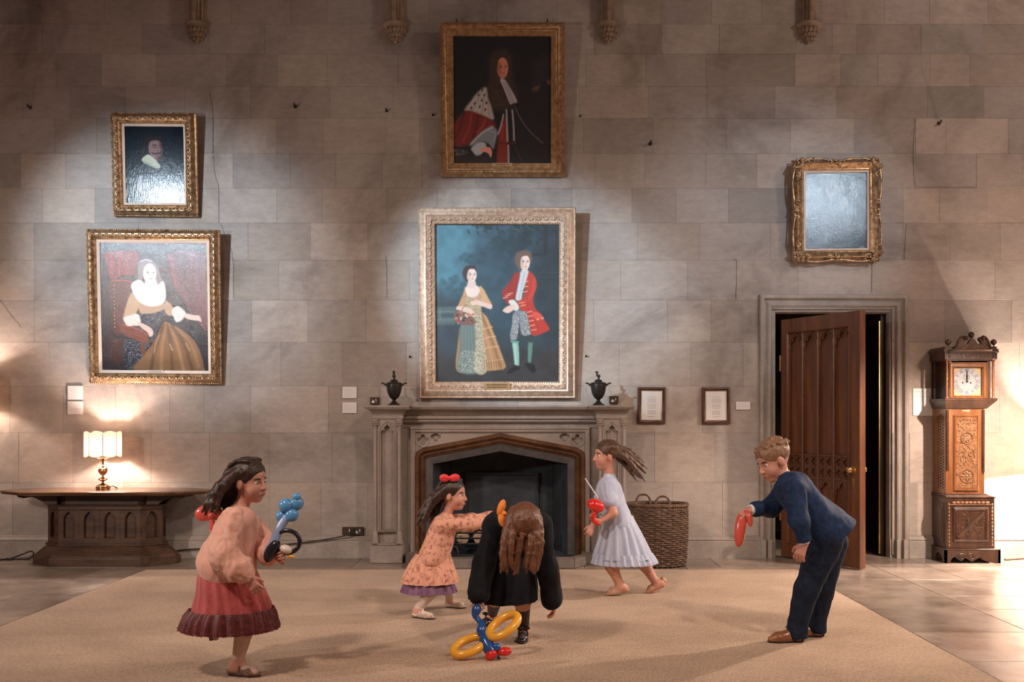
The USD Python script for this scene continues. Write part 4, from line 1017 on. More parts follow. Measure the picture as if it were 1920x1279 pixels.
for px, py in ((1808.5, 634.5), (1841.5, 634)):
    clock.part('rosette', cat([move(yax(lathe([(0, 0.0), (0.019, 0.0), (0.022, 0.012), (0.017, 0.02), (0.012, 0.016), (0.007, 0.024), (0, 0.025)], 18)), None, (cxx(px), hyf - 0.012, czz(py)))]), 'clock_oak_dark', under=ped, smooth=40)
clock.part('foliate_carving', cat([ball((cxx(a), hyf - 0.014, czz(b)), (0.022, 0.006, 0.007), rot([0, 1, 0], r_), 1) for a, b, r_ in ((1806, 654, 20), (1812, 650, -50), (1800, 657, 10), (1839, 652, 60), (1843, 655, -10), (1845, 648, 70), (1824, 652, 90))]), 'clock_carving', under=ped, smooth=50)
for px, py in ((1779, 641.5), (1822.5, 627.5), (1864.5, 641.5)):
    zb = czz(650) if py > 630 else czz(637)
    bz_ = czz(py)
    clock.part('ball_finial', lathe([(0, zb - 0.004), (0.010, zb - 0.004), (0.006, zb + 0.008), (0.005, bz_ - 0.024)] + [(0.0265 * math.sin(a), bz_ - 0.0265 * math.cos(a)) for a in np.linspace(0.3, math.pi, 14)], 20, (cxx(px), hyf + 0.02, 0)), 'clock_oak_dark', smooth=60)

# ------------------------------------------------------------------ octagonal library table
mat('table_oak', (0.045, 0.021, 0.012), (0.105, 0.052, 0.030), rough=0.45, scale=(3, 16, 16), fine=0.35, bump=0.15, bscale=50)
mat('table_top_oak', (0.10, 0.045, 0.02), (0.20, 0.10, 0.05), rough=0.28, scale=(2.5, 18, 18), fine=0.25, coat=0.3)
TX, TY = X(203, -0.30), -0.32
yfb = yf(1063)
def octa(hx, hy, cx_, cy_):
    """elongated octagon: half extents hx, hy; canted corners cx_ (along x), cy_ (along y)"""
    return [(TX - hx + cx_, TY - hy), (TX + hx - cx_, TY - hy), (TX + hx, TY - hy + cy_), (TX + hx, TY + hy - cy_), (TX + hx - cx_, TY + hy), (TX - hx + cx_, TY + hy), (TX - hx, TY + hy - cy_), (TX - hx, TY - hy + cy_)]
def loft(rings):
    V = np.array([[(x, y, z) for x, y in r] for r, z in rings])
    n, k = V.shape[:2]
    f = grid_faces(n, k, False, True)
    c0, c1 = V[0].mean(0), V[-1].mean(0)
    V = np.vstack([V.reshape(-1, 3), c0, c1])
    j = np.arange(k)
    f = np.vstack([f, np.stack([j, (j + 1) % k, np.full(k, n * k)], 1)[:, ::-1], np.stack([(n - 1) * k + j, (n - 1) * k + (j + 1) % k, np.full(k, n * k + 1)], 1)])
    m = trimesh.Trimesh(V, f, process=False)
    trimesh.repair.fix_normals(m)
    return m
hyb = TY - yfb
kx = sc(yfb)
table = Thing('library_table', 'low dark oak octagonal library table with arcaded pedestal, under the lamp at the left', 'table', (TX, TY, 0))
bhx = 0.645
tzt = Z(923.5, TY - hyb - 0.08)            # top of the table
tbb = tzt - 0.036
table.part('plinth', loft([(octa(bhx, hyb, .24, .20), 0.001), (octa(bhx, hyb, .24, .20), 0.060), (octa(bhx - .006, hyb - .006, .24, .20), 0.072), (octa(bhx - .02, hyb - .02, .24, .20), 0.076)]), 'table_oak', smooth=20)
pz = Z(1020, TY - hyb + 0.09)
table.part('spreading_foot', loft([(octa(bhx - .012, hyb - .012, .24, .20), 0.074), (octa(bhx - .02, hyb - .02, .235, .195), 0.092), (octa(bhx - .112, hyb - .085, .17, .14), pz - 0.022), (octa(bhx - .105, hyb - .078, .17, .14), pz - 0.018), (octa(bhx - .105, hyb - .078, .17, .14), pz - 0.002), (octa(bhx - .117, hyb - .09, .17, .14), pz)]), 'table_oak', smooth=20)
php, phy = bhx - .130, hyb - .095
bz1 = Z(949, TY - phy)
table.part('pedestal', loft([(octa(php - .02, phy - .02, .15, .12), pz - 0.01), (octa(php - .02, phy - .02, .15, .12), bz1)]), 'table_oak', smooth=20)
table.part('pedestal_rails', cat([loft([(octa(php, phy, .15, .12), pz), (octa(php, phy, .15, .12), pz + 0.03), (octa(php - .008, phy - .008, .15, .12), pz + 0.036)]), loft([(octa(php - .004, phy - .004, .15, .12), bz1 - 0.044), (octa(php + .002, phy + .002, .15, .12), bz1 - 0.03), (octa(php + .002, phy + .002, .15, .12), bz1)])]), 'table_oak', smooth=20)
table.part('bracket_tier', loft([(octa(php + .01, phy + .01, .15, .12), bz1 - 0.001), (octa(php + .016, phy + .016, .15, .12), bz1 + 0.008), (octa(php - .05, phy - .05, .14, .10), bz1 + 0.012), (octa(php - .05, phy - .05, .14, .10), tbb)]), 'table_oak', smooth=20)
o8 = octa(php, phy, .15, .12)
def on_face(a, b, poly, y_front, depth):
    """extrude a polygon drawn in (u, z) on the vertical face from a to b"""
    a, b = np.array(a), np.array(b)
    e = (b - a) / np.linalg.norm(b - a)
    nrm = np.array([e[1], -e[0]])
    m = extr(poly, -y_front, depth)
    v = np.asarray(m.vertices)
    q = a[None] + v[:, :1] * e + (-v[:, 1:2]) * nrm
    return trimesh.Trimesh(np.stack([q[:, 0], q[:, 1], v[:, 2]], 1), m.faces, process=False)
for i, (k0, nb_) in enumerate(((0, 4), (1, 1), (7, 1), (2, 1), (6, 1))):
    a, b = np.array(o8[k0]), np.array(o8[(k0 + 1) % 8])
    L = np.linalg.norm(b - a)
    for j in range(nb_):
        u0, u1 = L * j / nb_, L * (j + 1) / nb_
        w_ = u1 - u0
        cell = sbox(u0 + 0.001, pz + 0.03, u1 - 0.001, bz1 - 0.04)
        arch = pointed((u0 + u1) / 2, pz + 0.05, w_ * 0.56, pz + 0.05 + (bz1 - pz) * 0.47, None)
        pn = table.part('arcade_panel', on_face(a, b, cell.difference(arch), 0.0, 0.02), 'table_oak', smooth=False)
        ro = ringline(arch.buffer(-0.004), 0.005, 0.0)
        v = np.asarray(ro.vertices)
        e = (b - a) / L
        nrm = np.array([e[1], -e[0]])
        q = a[None] + v[:, :1] * e + (-v[:, 1:2] + 0.001) * nrm
        table.part('arch_moulding', trimesh.Trimesh(np.stack([q[:, 0], q[:, 1], v[:, 2]], 1), ro.faces, process=False), 'table_oak', under=pn, smooth=50)
topo = lambda e: octa(0.925 + e, hyb + .05 + e, .30, .22)
table.part('table_top', loft([(topo(-.03), tbb), (topo(-.012), tbb + 0.004), (topo(-.004), tbb + 0.012), (topo(-.01), tbb + 0.017), (topo(0), tbb + 0.021), (topo(0), tzt - 0.004), (topo(-.008), tzt)]), 'table_top_oak', smooth=25)
for sx_ in (-1, 1):
    for yy in (TY - 0.09, TY + 0.09):
        br = Polygon([(0.40, tbb), (0.76, tbb), (0.75, tbb - 0.02), (0.70, tbb - 0.034), (0.66, tbb - 0.022), (0.60, tbb - 0.026), (0.53, tbb - 0.06), (0.50, bz1 + 0.01), (0.40, bz1 + 0.01)])
        table.part('bracket', extr(affinity.translate(affinity.scale(br, sx_, 1, origin=(0, 0)), TX), yy - 0.03, 0.06), 'table_oak', smooth=False)

# ------------------------------------------------------------------ table lamp
LY = F * (EYE - tzt) / (918 - CY) - D
LX = X(193, LY)
lk = sc(LY)
mat('lamp_brass', (0.52, 0.30, 0.15), (0.68, 0.42, 0.23), rough=0.16, metal=1.0, scale=(10, 10, 10))
def shade_mat(name, col, through):
    M[name] = usdkit.material(stage, '/World/Looks/' + name, {'d': ('diffuse_bsdf', {'color': col}), 't': ('translucent_bsdf', {'color': through}), 'm': ('add_closure', {})}, [('d.BSDF', 'm.closure1'), ('t.BSDF', 'm.closure2')], surface='m.closure')
shade_mat('shade_silk', (0.60, 0.50, 0.42), (0.055, 0.040, 0.030))
mat('shade_piping', (0.55, 0.33, 0.20), (0.62, 0.40, 0.26), rough=0.7)
lamp = Thing('table_lamp', 'lit brass baluster table lamp with scalloped cream shade on the octagonal table', 'lamp', (LX, LY, tzt))
lz = lambda py: tzt + (918 - py) * lk
pr = [(0, 918), (12.5, 918), (13, 916), (12.8, 914), (13.2, 912.5), (12.5, 911), (11, 910), (7.5, 908.5), (4.5, 907), (2.2, 905.5), (1.6, 904), (2.5, 902.5), (7, 900.5), (8.6, 898.8), (7, 897), (2.5, 895), (1.7, 893), (2.4, 891.5), (5.4, 889), (7.6, 886.4), (8.5, 883.6), (8.8, 882.8), (8.5, 882), (7.9, 879), (6, 876), (3.0, 874), (1.8, 872.5), (1.7, 868), (2.6, 864), (5, 861.5), (11, 859.6), (11, 858.9), (0, 858.7)]
lamp.part('baluster_base', lathe([(r * lk, lz(p)) for r, p in pr], 36, (LX, LY, 0)), 'lamp_brass', smooth=60)
nP = 8
sh_r, z0s, z1s = 36.0 * lk, lz(853.5), lz(813)
lobes = []
for k in range(nP):
    a0, a1 = 2 * math.pi * (k + 0.0) / nP + 0.39, 2 * math.pi * (k + 1.0) / nP + 0.39
    us, vs = np.linspace(0, 1, 13), np.linspace(0, 1, 9)
    V = []
    for u in us:
        a = a0 + (a1 - a0) * u
        bul = math.sin(math.pi * u)
        rad = sh_r * (0.955 + 0.045 * bul) * math.cos(math.pi / nP) / math.cos((u - 0.5) * 2 * math.pi / nP) ** 0.5
        sag = 5.0 * lk * bul ** 0.7
        for v in vs:
            V.append((LX + rad * math.cos(a), LY + rad * math.sin(a), (z0s - sag * 0.75) * (1 - v) + (z1s + sag * 0.75) * v))
    V = np.array(V)
    m = trimesh.Trimesh(V, grid_faces(13, 9), process=False)
    pnl = lamp.part('shade_panel', m, 'shade_silk', smooth=True)
    e = V.reshape(13, 9, 3)
    loop = np.vstack([e[:, 0], e[-1, 1:], e[::-1, -1][1:], e[0, ::-1][1:-1]])
    lamp.part('piping', tube(loop, 0.0022, 5, closed=True), 'shade_piping', under=pnl, smooth=50)
ring = np.array([(LX + 0.03 * math.cos(a), LY + 0.03 * math.sin(a), lz(834)) for a in np.linspace(0, 2 * math.pi, 16)[:-1]])
lamp.part('shade_carrier', cat([tube([(LX, LY, lz(859)), (LX, LY, lz(842))], 0.008, 8)] + [tube([(LX, LY, lz(845)), (LX + sh_r * 0.94 * math.cos(a), LY + sh_r * 0.94 * math.sin(a), lz(850))], 0.002, 5) for a in (0.39, 0.39 + 2.36, 0.39 + 3.93)]), 'lamp_brass')
mat('bulb_glow', (1, 0.8, 0.6), emission_color=(1.0, 0.60, 0.32), emission_strength=60.0)
lamp.part('flex', tube(spline([(LX + 0.05, LY + 0.02, tzt + 0.008), (LX + 0.068, LY + 0.03, tzt + 0.030), (LX + 0.088, LY + 0.05, tzt + 0.022), (LX + 0.09, LY + 0.10, tzt + 0.006), (LX + 0.03, LY + 0.20, tzt + 0.005)], 20), 0.0035, 6), 'black_plastic', smooth=50)
LAMP_BULB = (LX, LY, lz(838))
ball_light('table_lamp_bulb', LAMP_BULB, 15.0, LAMP, 0.03)

# ------------------------------------------------------------------ wicker log basket
mat('wicker', (0.075, 0.040, 0.025), (0.17, 0.10, 0.062), rough=0.6, scale=(18, 18, 30), fine=0.4, spec=0.5)
bxp0, bxp1 = 1175, 1288
BY = yf(1067) + 0.21
BX = (X(bxp0, BY) + X(bxp1, BY)) / 2
bhw, bhd, bh = (X(bxp1, BY) - X(bxp0, BY)) / 2, 0.21, Z(947, BY)
bk = Thing('log_basket', 'tall oval dark wicker log basket with two loop handles, right of the fireplace', 'basket', (BX, BY, 0))
ns = 34
def oval(a, e=0.0, f=1.0): return BX + (bhw * f + e) * math.cos(a), BY + (bhd * f + e) * math.sin(a)
nrow = 27
for r_ in range(nrow):
    z = 0.012 + (bh - 0.03) * (r_ + 0.5) / nrow
    th_ = np.linspace(0, 2 * math.pi, 137)[:-1]
    ph = r_ % 2
    f = 0.93 + 0.07 * min(1, z / 0.25)
    P = [(*oval(a, 0.0075 * math.cos(ns / 2 * a + math.pi * ph), f), z + 0.0012 * math.sin(7 * a + r_)) for a in th_]
    bk.part('weaver', tube(P, 0.0092, 6, closed=True), 'wicker', smooth=60)
for k in range(ns):
    a = 2 * math.pi * k / ns
    bk.part('stake', tube([(*oval(a, 0, 0.935), 0.004), (*oval(a, 0, 0.99), 0.22), (*oval(a), bh)], 0.006, 6), 'wicker', smooth=60)
th_ = np.linspace(0, 2 * math.pi, 181)[:-1]
bk.part('plaited_rim', cat([tube([(*oval(a, 0.010 * math.cos(24 * a + q)), bh + 0.006 + 0.010 * math.sin(24 * a + q)) for a in th_], 0.0085, 6, closed=True) for q in (0, 2.1, 4.2)]), 'wicker', smooth=60)
bk.part('lining', flat(Polygon([oval(a, -0.02, 0.93) for a in np.linspace(0, 2 * math.pi, 40)[:-1]]), 0.003, 0.02), 'wicker', smooth=False)
hx0 = X(1239, BY - bhd * 0.9)
for hx_, yy, w_, hh in ((X(1240, BY - bhd * 0.5), BY - bhd * 0.93, 0.062, 0.085), (X(1208, BY + bhd * 0.5), BY + bhd * 0.86, 0.062, 0.075)):
    for q in (0, 2.1, 4.2):
        pass
    P = spline([(hx_ - w_, yy, bh - 0.03), (hx_ - w_ * 0.95, yy, bh + hh * 0.5), (hx_ - w_ * 0.45, yy, bh + hh), (hx_ + w_ * 0.45, yy, bh + hh), (hx_ + w_ * 0.95, yy, bh + hh * 0.5), (hx_ + w_, yy, bh - 0.03)], 50)
    t_ = np.linspace(0, 22, 50)
    tw = [tube(P + np.stack([0.006 * np.cos(t_ + q), 0.006 * np.sin(t_ + q), 0.004 * np.sin(t_ * 1.3 + q)], 1), 0.0065, 6) for q in (0, 2.1, 4.2)]
    bk.part('handle', cat(tw), 'wicker', smooth=60)

# ------------------------------------------------------------------ cards, framed sheets and the sign on the wall
mat('card_white', (0.66, 0.63, 0.63), (0.70, 0.67, 0.67), rough=0.55, scale=(5, 5, 5))
mat('card_edge', (0.30, 0.24, 0.20), rough=0.7)
mat('print_grey', (0.30, 0.27, 0.27), rough=0.8)
mat('print_faint', (0.52, 0.50, 0.51), rough=0.8)
mat('paper', (0.58, 0.56, 0.54), (0.63, 0.61, 0.59), rough=0.75, scale=(6, 6, 6))
mat('frame_mahogany', (0.055, 0.018, 0.010), (0.13, 0.045, 0.024), rough=0.3, scale=(20, 20, 20), fine=0.3)
mat('frame_black', (0.012, 0.011, 0.012), (0.025, 0.022, 0.022), rough=0.35, scale=(20, 20, 20))
mat('gilt_line', (0.45, 0.28, 0.12), rough=0.35, metal=0.6)
def text_rows(x0, x1, z0, z1, n, y, rng, title=True, center=False, ink='print_grey', hgt=0.42):
    o, dz = [], (z1 - z0) / n
    for k in range(n):
        z = z1 - dz * (k + 0.5)
        full = (x1 - x0) * (rng.uniform(0.62, 1.0) if not (title and k == 0) else 0.5)
        x = (x0 + x1 - full) / 2 if center else x0
        end = x + full
        while x < end - 0.002:
            w = min(rng.uniform(0.005, 0.014), end - x)
            o.append(bx(x, x + w, y - 0.0004, y, z - dz * hgt / 2, z + dz * hgt / 2))
            x += w + 0.003
    return cat(o)
rgt = np.random.default_rng(11)
def card(px0, py0, px1, py1, lab, rows_=6):
    x0, x1, z1, z0 = X(px0), X(px1), Z(py0), Z(py1)
    t = Thing('wall_card', lab, 'label card', ((x0 + x1) / 2, 0, (z0 + z1) / 2))
    t.part('board', bx(x0, x1, -0.016, -0.0025, z0, z1, 0.0015), 'card_white')
    t.part('printed_lines', text_rows(x0 + 0.012, x1 - 0.012, z0 + 0.012, z1 - 0.012, rows_, -0.016, rgt, ink='print_faint', hgt=0.3), 'print_faint', smooth=False)
card(128, 723.5, 156.5, 749.5, 'white printed label card above another, left of the lamp, upper of the two')
card(128, 752.5, 156.5, 777, 'white printed label card left of the lamp, lower of the two')
card(642.5, 725.5, 669.5, 747, 'white printed label card left of the mantel shelf, upper of the two')
card(642.5, 754.5, 669.5, 775, 'white printed label card left of the mantel shelf, lower of the two')
card(1379.5, 753.5, 1406.5, 768.5, 'small white printed label card between the framed sheet and the doorway', 5)
def framed_sheet(px0, py0, px1, py1, lab, tilt):
    x0, x1, z1, z0 = X(px0), X(px1), Z(py0), Z(py1)
    c = np.array([(x0 + x1) / 2, -0.012, (z0 + z1) / 2])
    t = Thing('framed_sheet', lab, 'framed sheet', c)
    R = rot([0, 1, 0], tilt)
    tr = lambda m: move(move(m, None, -c), R, c)
    rect = [(x0, z0), (x1, z0), (x1, z1), (x0, z1)]
    fr_ = t.part('frame', tr(sweep(rect, [(0, 0), (0, 0.018), (0.005, 0.026), (0.014, 0.028), (0.020, 0.020), (0.033, 0.014), (0.034, 0.0)], closed=True, y0=-0.010)), 'frame_mahogany', smooth=35)
    t.part('ebonised_band', tr(sweep(rect, [(0.018, 0.018), (0.020, 0.0215), (0.031, 0.0165), (0.031, 0.014)], closed=True, y0=-0.010)), 'frame_black', under=fr_, smooth=35)
    t.part('gilt_slip', tr(sweep(rect, [(0.032, 0.005), (0.032, 0.0155), (0.036, 0.0135), (0.037, 0.005)], closed=True, y0=-0.010)), 'gilt_line', under=fr_, smooth=35)
    sh = t.part('sheet', tr(bx(x0 + 0.02, x1 - 0.02, -0.018, -0.012, z0 + 0.02, z1 - 0.02)), 'paper', smooth=False)
    w_, h_ = x1 - x0 - 0.074, z1 - z0 - 0.074
    xa, za_ = x0 + 0.037, z0 + 0.037
    ms = []
    for a, b, n in ((0.82, 0.78, 1), (0.75, 0.59, 4), (0.55, 0.38, 4), (0.33, 0.17, 4), (0.13, 0.08, 1)):
        ms.append(text_rows(xa + w_ * 0.26, xa + w_ * 0.78, za_ + h_ * b, za_ + h_ * a, n, -0.0183, rgt, False, True))
    t.part('verse_lines', tr(cat(ms)), 'print_grey', under=sh, smooth=False)
framed_sheet(1195, 726, 1247, 794.5, 'dark framed sheet of printed verses nearest the mantel shelf', 0.6)
framed_sheet(1315.5, 726.5, 1368, 795, 'dark framed sheet of printed verses farther from the mantel, beside a small label card', -0.6)
sx0, sx1, sz1, sz0 = X(1711.5), X(1768), Z(728.5), Z(779.5)
sign = Thing('room_sign', 'white wall sign reading Main House and The Old Library, half behind the clock', 'sign', ((sx0 + sx1) / 2, 0, (sz0 + sz1) / 2))
mat('sign_white', (0.80, 0.80, 0.79), rough=0.5)
sign.part('board', bx(sx0, sx1, -0.0085, -0.0025, sz0, sz1, 0.001), 'sign_white')
def words(txt, x, z, h, depth=0.0006, y=-0.0085, bold=False):
    m = meshkit.text_mesh(txt, h, depth, bold)
    v = np.asarray(m.vertices)
    return trimesh.Trimesh(np.stack([x + v[:, 0], y - v[:, 2], z + v[:, 1]], 1), m.faces, process=False)
mat('sign_ink', (0.52, 0.51, 0.50), rough=0.7)
sign.part('lettering', cat([words('Main House', sx0 + 0.014, Z(736), 0.0165), words('The Old Library', sx0 + 0.014, Z(745.2), 0.0165), bx(sx0 + 0.014, sx0 + 0.13, -0.0091, -0.0085, Z(739), Z(738.7))]), 'sign_ink', smooth=False)

# loose cables on the floor
mat('cable_brown', (0.10, 0.055, 0.035), rough=0.5)
def fpt(px, py): return fl(px, py) + [0, 0, 0.008]
c1 = spline([fpt(-60, 1053), fpt(-10, 1052), fpt(20, 1049), Wp(40, 1040, -0.15), Wp(58, 1034, -0.12), Wp(63, 1040, -0.14), fpt(54, 1050), fpt(30, 1050), fpt(14, 1051)], 50)
cb = Thing('floor_cable', 'looped black cable on the floor by the wall, left of the table', 'cable', (c1[0][0], c1[0][1], 0))
cb.part('cable', tube(c1, 0.007, 6), 'black_plastic', smooth=50)
cb.part('inline_switch', ball(fpt(17, 1050), (0.035, 0.018, 0.014)), 'black_plastic')
c2 = spline([fpt(2050, 1043), fpt(1960, 1047), fpt(1915, 1049), fpt(1884, 1051)], 30)
cb2 = Thing('floor_cable', 'brown cable lying on the floor just right of the clock', 'cable', (c2[0][0], c2[0][1], 0))
cb2.part('cable', tube(c2, 0.009, 7), 'cable_brown', smooth=50)

# ------------------------------------------------------------------ floor lamps just outside the picture
def floor_lamp(x, y, zb, power, lab, drop=0.06, rtop=0.13, ht=0.24):
    """standard lamp with a tall conical shade, its bulb near the lower rim"""
    t = Thing('floor_lamp', lab, 'lamp', (x, y, 0))
    t.part('stand', lathe([(0, 0.002), (0.15, 0.002), (0.15, 0.02), (0.03, 0.035), (0.014, 0.06), (0.014, zb - 0.03), (0, zb - 0.03)], 20, (x, y, 0)), 'lamp_brass', smooth=40)
    t.part('shade', lathe([(0.208, zb - drop), (0.21, zb - drop), (rtop, zb + ht), (rtop - 0.002, zb + ht)], 36, (x, y, 0)), 'shade_silk', smooth=50)
    ball_light('floor_lamp_bulb', (x, y, zb), power, LAMP, 0.035)

floor_lamp(X(-70, -0.36), -0.36, 1.60, 11, 'brass floor lamp with a drum shade, left of the table, outside the picture', 0.13, 0.20, 0.13)
floor_lamp(4.22, -1.9, 2.15, 145, 'tall brass floor lamp with a cream shade, in front of the clock, outside the picture')
floor_lamp(X(1980, -0.30), -0.30, 0.86, 130, 'low brass lamp with a cream shade, right of the clock, outside the picture')

# ------------------------------------------------------------------ picture frames
mat('gilt', (0.13, 0.068, 0.032), (0.60, 0.40, 0.235), rough=0.33, metal=0.75, scale=(26, 26, 26), detail=6, fine=0.35, lo=0.3, hi=0.62, spec=0.6)
mat('gilt_dull', (0.26, 0.14, 0.06), (0.50, 0.30, 0.15), rough=0.42, metal=0.55, scale=(20, 20, 20), detail=6, fine=0.3)
mat('gilt_pale', (0.38, 0.25, 0.165), (0.60, 0.44, 0.33), rough=0.42, metal=0.35, scale=(26, 26, 26), detail=6, fine=0.3)
mat('frame_shadow', (0.045, 0.022, 0.012), (0.09, 0.045, 0.024), rough=0.6)
mat('slip_cream', (0.66, 0.52, 0.42), (0.72, 0.58, 0.48), rough=0.5, scale=(8, 8, 8))
mat('name_plate', (0.42, 0.27, 0.13), (0.55, 0.37, 0.20), rough=0.4, metal=0.5)
mat('cream_plate', (0.62, 0.52, 0.42), rough=0.5)

def canvas_mat(name, rough, bump, weave=(420.0, 420.0, 420.0), coat=0.0, big=0.0, gain=1.0, spec=0.5):
    nodes = {'a': ('attribute', {'attribute': 'paint'}), 'g': ('texture_coordinate', {}), 'mp': ('mapping', {'scale': weave}), 'n': ('noise_texture', {'scale': 1.0, 'detail': 3.0}),
             'mp2': ('mapping', {'scale': (9.0, 9.0, 9.0)}), 'n2': ('noise_texture', {'scale': 1.0, 'detail': 7.0, 'roughness': 0.7}),
             'sm': ('math', {'math_type': 'multiply_add', 'value2': big}), 'b': ('bump', {'strength': bump, 'distance': 0.004}),
             'gm': ('mix', {'mix_type': 'multiply', 'fac': 1.0, 'color2': (gain, gain, gain)}),
             'p': ('principled_bsdf', {'roughness': rough, 'specular_ior_level': spec, 'coat_weight': coat, 'coat_roughness': rough})}
    links = [('a.color', 'gm.color1'), ('gm.color', 'p.base_color'), ('g.object', 'mp.vector'), ('mp.vector', 'n.vector'), ('g.object', 'mp2.vector'), ('mp2.vector', 'n2.vector'), ('n2.fac', 'sm.value1'), ('n.fac', 'sm.value3'), ('sm.value', 'b.height'), ('b.normal', 'p.normal')]
    M[name] = usdkit.material(stage, '/World/Looks/' + name, nodes, links, surface='p.BSDF')
canvas_mat('varnished_canvas', 0.20, 0.25, (300.0, 300.0, 60.0), 0.0, 2.0)
canvas_mat('matt_canvas', 0.55, 0.25, (300.0, 300.0, 120.0))
canvas_mat('glossy_canvas', 0.12, 0.25, (120.0, 120.0, 60.0), 0.0, 2.6, spec=0.42)
canvas_mat('streaked_canvas', 0.13, 0.14, (110.0, 110.0, 12.0), 0.0, 1.2, spec=0.09)

class Paint:
    """paint laid on a canvas as a colour per vertex; shapes in the measuring frame of one picture"""
    def __init__(s, x0, y0, x1, y1, n, bg):
        s.x0, s.y0, s.x1, s.y1 = x0, y0, x1, y1
        s.nx, s.ny = n, int(round(n * (y1 - y0) / (x1 - x0)))
        s.X, s.Y = np.meshgrid(np.linspace(x0, x1, s.nx), np.linspace(y0, y1, s.ny), indexing='ij')
        s.C = np.ones((s.nx, s.ny, 3)) * np.array(bg, float)
        s.r = np.random.default_rng(3)
        s.px = (x1 - x0) / s.nx
    def mask(s, pts, blur=1.0, smooth=True):
        P = spline(pts, max(24, len(pts) * 7), closed=True) if smooth and len(pts) > 3 else np.array(pts, float)
        m = np.zeros(s.X.shape, bool)
        for a, b in zip(P, np.roll(P, -1, 0)):
            if a[1] == b[1]:
                continue
            c = (s.Y < a[1]) != (s.Y < b[1])
            m ^= c & (s.X < (b[0] - a[0]) * (s.Y - a[1]) / (b[1] - a[1]) + a[0])
        m = m.astype(float)
        return ndimage.gaussian_filter(m, blur) if blur else m
    def fill(s, pts, col, blur=0.9, a=1.0, smooth=True, tex=0.0):
        m = s.mask(pts, blur, smooth)[..., None] * a
        c = np.array(col, float)
        if tex:
            c = c * (1 + tex * (s.r.random(s.X.shape)[..., None] - 0.5) * 2)
        s.C = s.C * (1 - m) + c * m
        return s
    def ell(s, x, y, rx, ry, col, blur=0.9, a=1.0, rot_=0.0):
        t = math.radians(rot_)
        u, v = (s.X - x) * math.cos(t) + (s.Y - y) * math.sin(t), -(s.X - x) * math.sin(t) + (s.Y - y) * math.cos(t)
        m = ndimage.gaussian_filter(((u / rx) ** 2 + (v / ry) ** 2 < 1).astype(float), blur)[..., None] * a
        s.C = s.C * (1 - m) + np.array(col, float) * m
        return s
    def line(s, pts, w, col, blur=0.7, a=1.0):
        P = spline(pts, max(8, 6 * len(pts)))
        d = np.full(s.X.shape, 1e9)
        for p, q in zip(P[:-1], P[1:]):
            e = q - p
            t = np.clip(((s.X - p[0]) * e[0] + (s.Y - p[1]) * e[1]) / (e @ e + 1e-9), 0, 1)
            d = np.minimum(d, np.hypot(s.X - p[0] - t * e[0], s.Y - p[1] - t * e[1]))
        m = np.clip((w / 2 - d) / s.px + 0.5, 0, 1)
        m = ndimage.gaussian_filter(m, blur * 0.6)[..., None] * a
        s.C = s.C * (1 - m) + np.array(col, float) * m
        return s
    def specks(s, pts, col, dens, a=0.8):
        m = s.mask(pts, 0.5)
        k = (s.r.random(s.X.shape) < dens) * m
        k = np.clip(ndimage.gaussian_filter(k, 0.55) * 2.2, 0, 1)[..., None] * a
        s.C = s.C * (1 - k) + np.array(col, float) * k
        return s
    def cloudy(s, amp, scale, seed=0):
        n = meshkit.fbm(np.stack([s.X / scale, s.Y / scale, s.X * 0], -1), 4, seed) - 0.5
        s.C = s.C * (1 + amp * n[..., None] * 2)
        return s
    def face(s, x, y, rx, ry, skin, turn=0.15, dark=(60, 42, 40), lips=(170, 90, 85), shade=0.45):
        t = turn * rx
        s.ell(x, y, rx, ry, skin, 0.8)
        s.ell(x + (rx * 0.62 if turn < 0 else -rx * 0.62), y + ry * 0.12, rx * 0.42, ry * 0.72, np.array(skin) * 0.62, 1.6, shade)
        for k in (-1, 1):
            ex = x + t + k * rx * 0.42
            s.line([(ex - rx * 0.22, y - ry * 0.20), (ex, y - ry * 0.27), (ex + rx * 0.22, y - ry * 0.20)], max(s.px, ry * 0.05), dark, 0.5, 0.55)
            s.ell(ex, y - ry * 0.09, rx * 0.17, ry * 0.065, dark, 0.5, 0.85)
        s.line([(x + t * 1.3, y - ry * 0.05), (x + t * 2.0, y + ry * 0.22), (x + t * 1.1, y + ry * 0.27)], max(s.px, rx * 0.09), np.array(skin) * 0.62, 0.6, 0.7)
        s.ell(x + t * 1.1, y + ry * 0.50, rx * 0.27, ry * 0.065, lips, 0.5, 0.9)
        s.ell(x - t * 0.2, y + ry * 0.75, rx * 0.3, ry * 0.12, np.array(skin) * 0.8, 1.2, 0.4)
        return s
    def rgb(s, gain=1.0):
        c = np.clip(s.C, 0, 255) / 255
        return np.where(c <= 0.04045, c / 12.92, ((c + 0.055) / 1.055) ** 2.4) * gain

def rails(W_, H_, pitch, u, fn):
    """call fn at even steps along each rail of a W_ x H_ rectangle, u inwards from the outer edge: (x, z, direction angle, index)"""
    o = []
    for (ax, az, bx_, bz_) in ((-W_ / 2 + u, u, W_ / 2 - u, u), (W_ / 2 - u, u, W_ / 2 - u, H_ - u), (W_ / 2 - u, H_ - u, -W_ / 2 + u, H_ - u), (-W_ / 2 + u, H_ - u, -W_ / 2 + u, u)):
        L = math.hypot(bx_ - ax, bz_ - az)
        n = max(2, int(round(L / pitch)))
        a = math.degrees(math.atan2(bz_ - az, bx_ - ax))
        for k in range(n):
            t = (k + 0.5) / n
            o.append(fn(ax + (bx_ - ax) * t, az + (bz_ - az) * t, a, k))
    return cat(o)

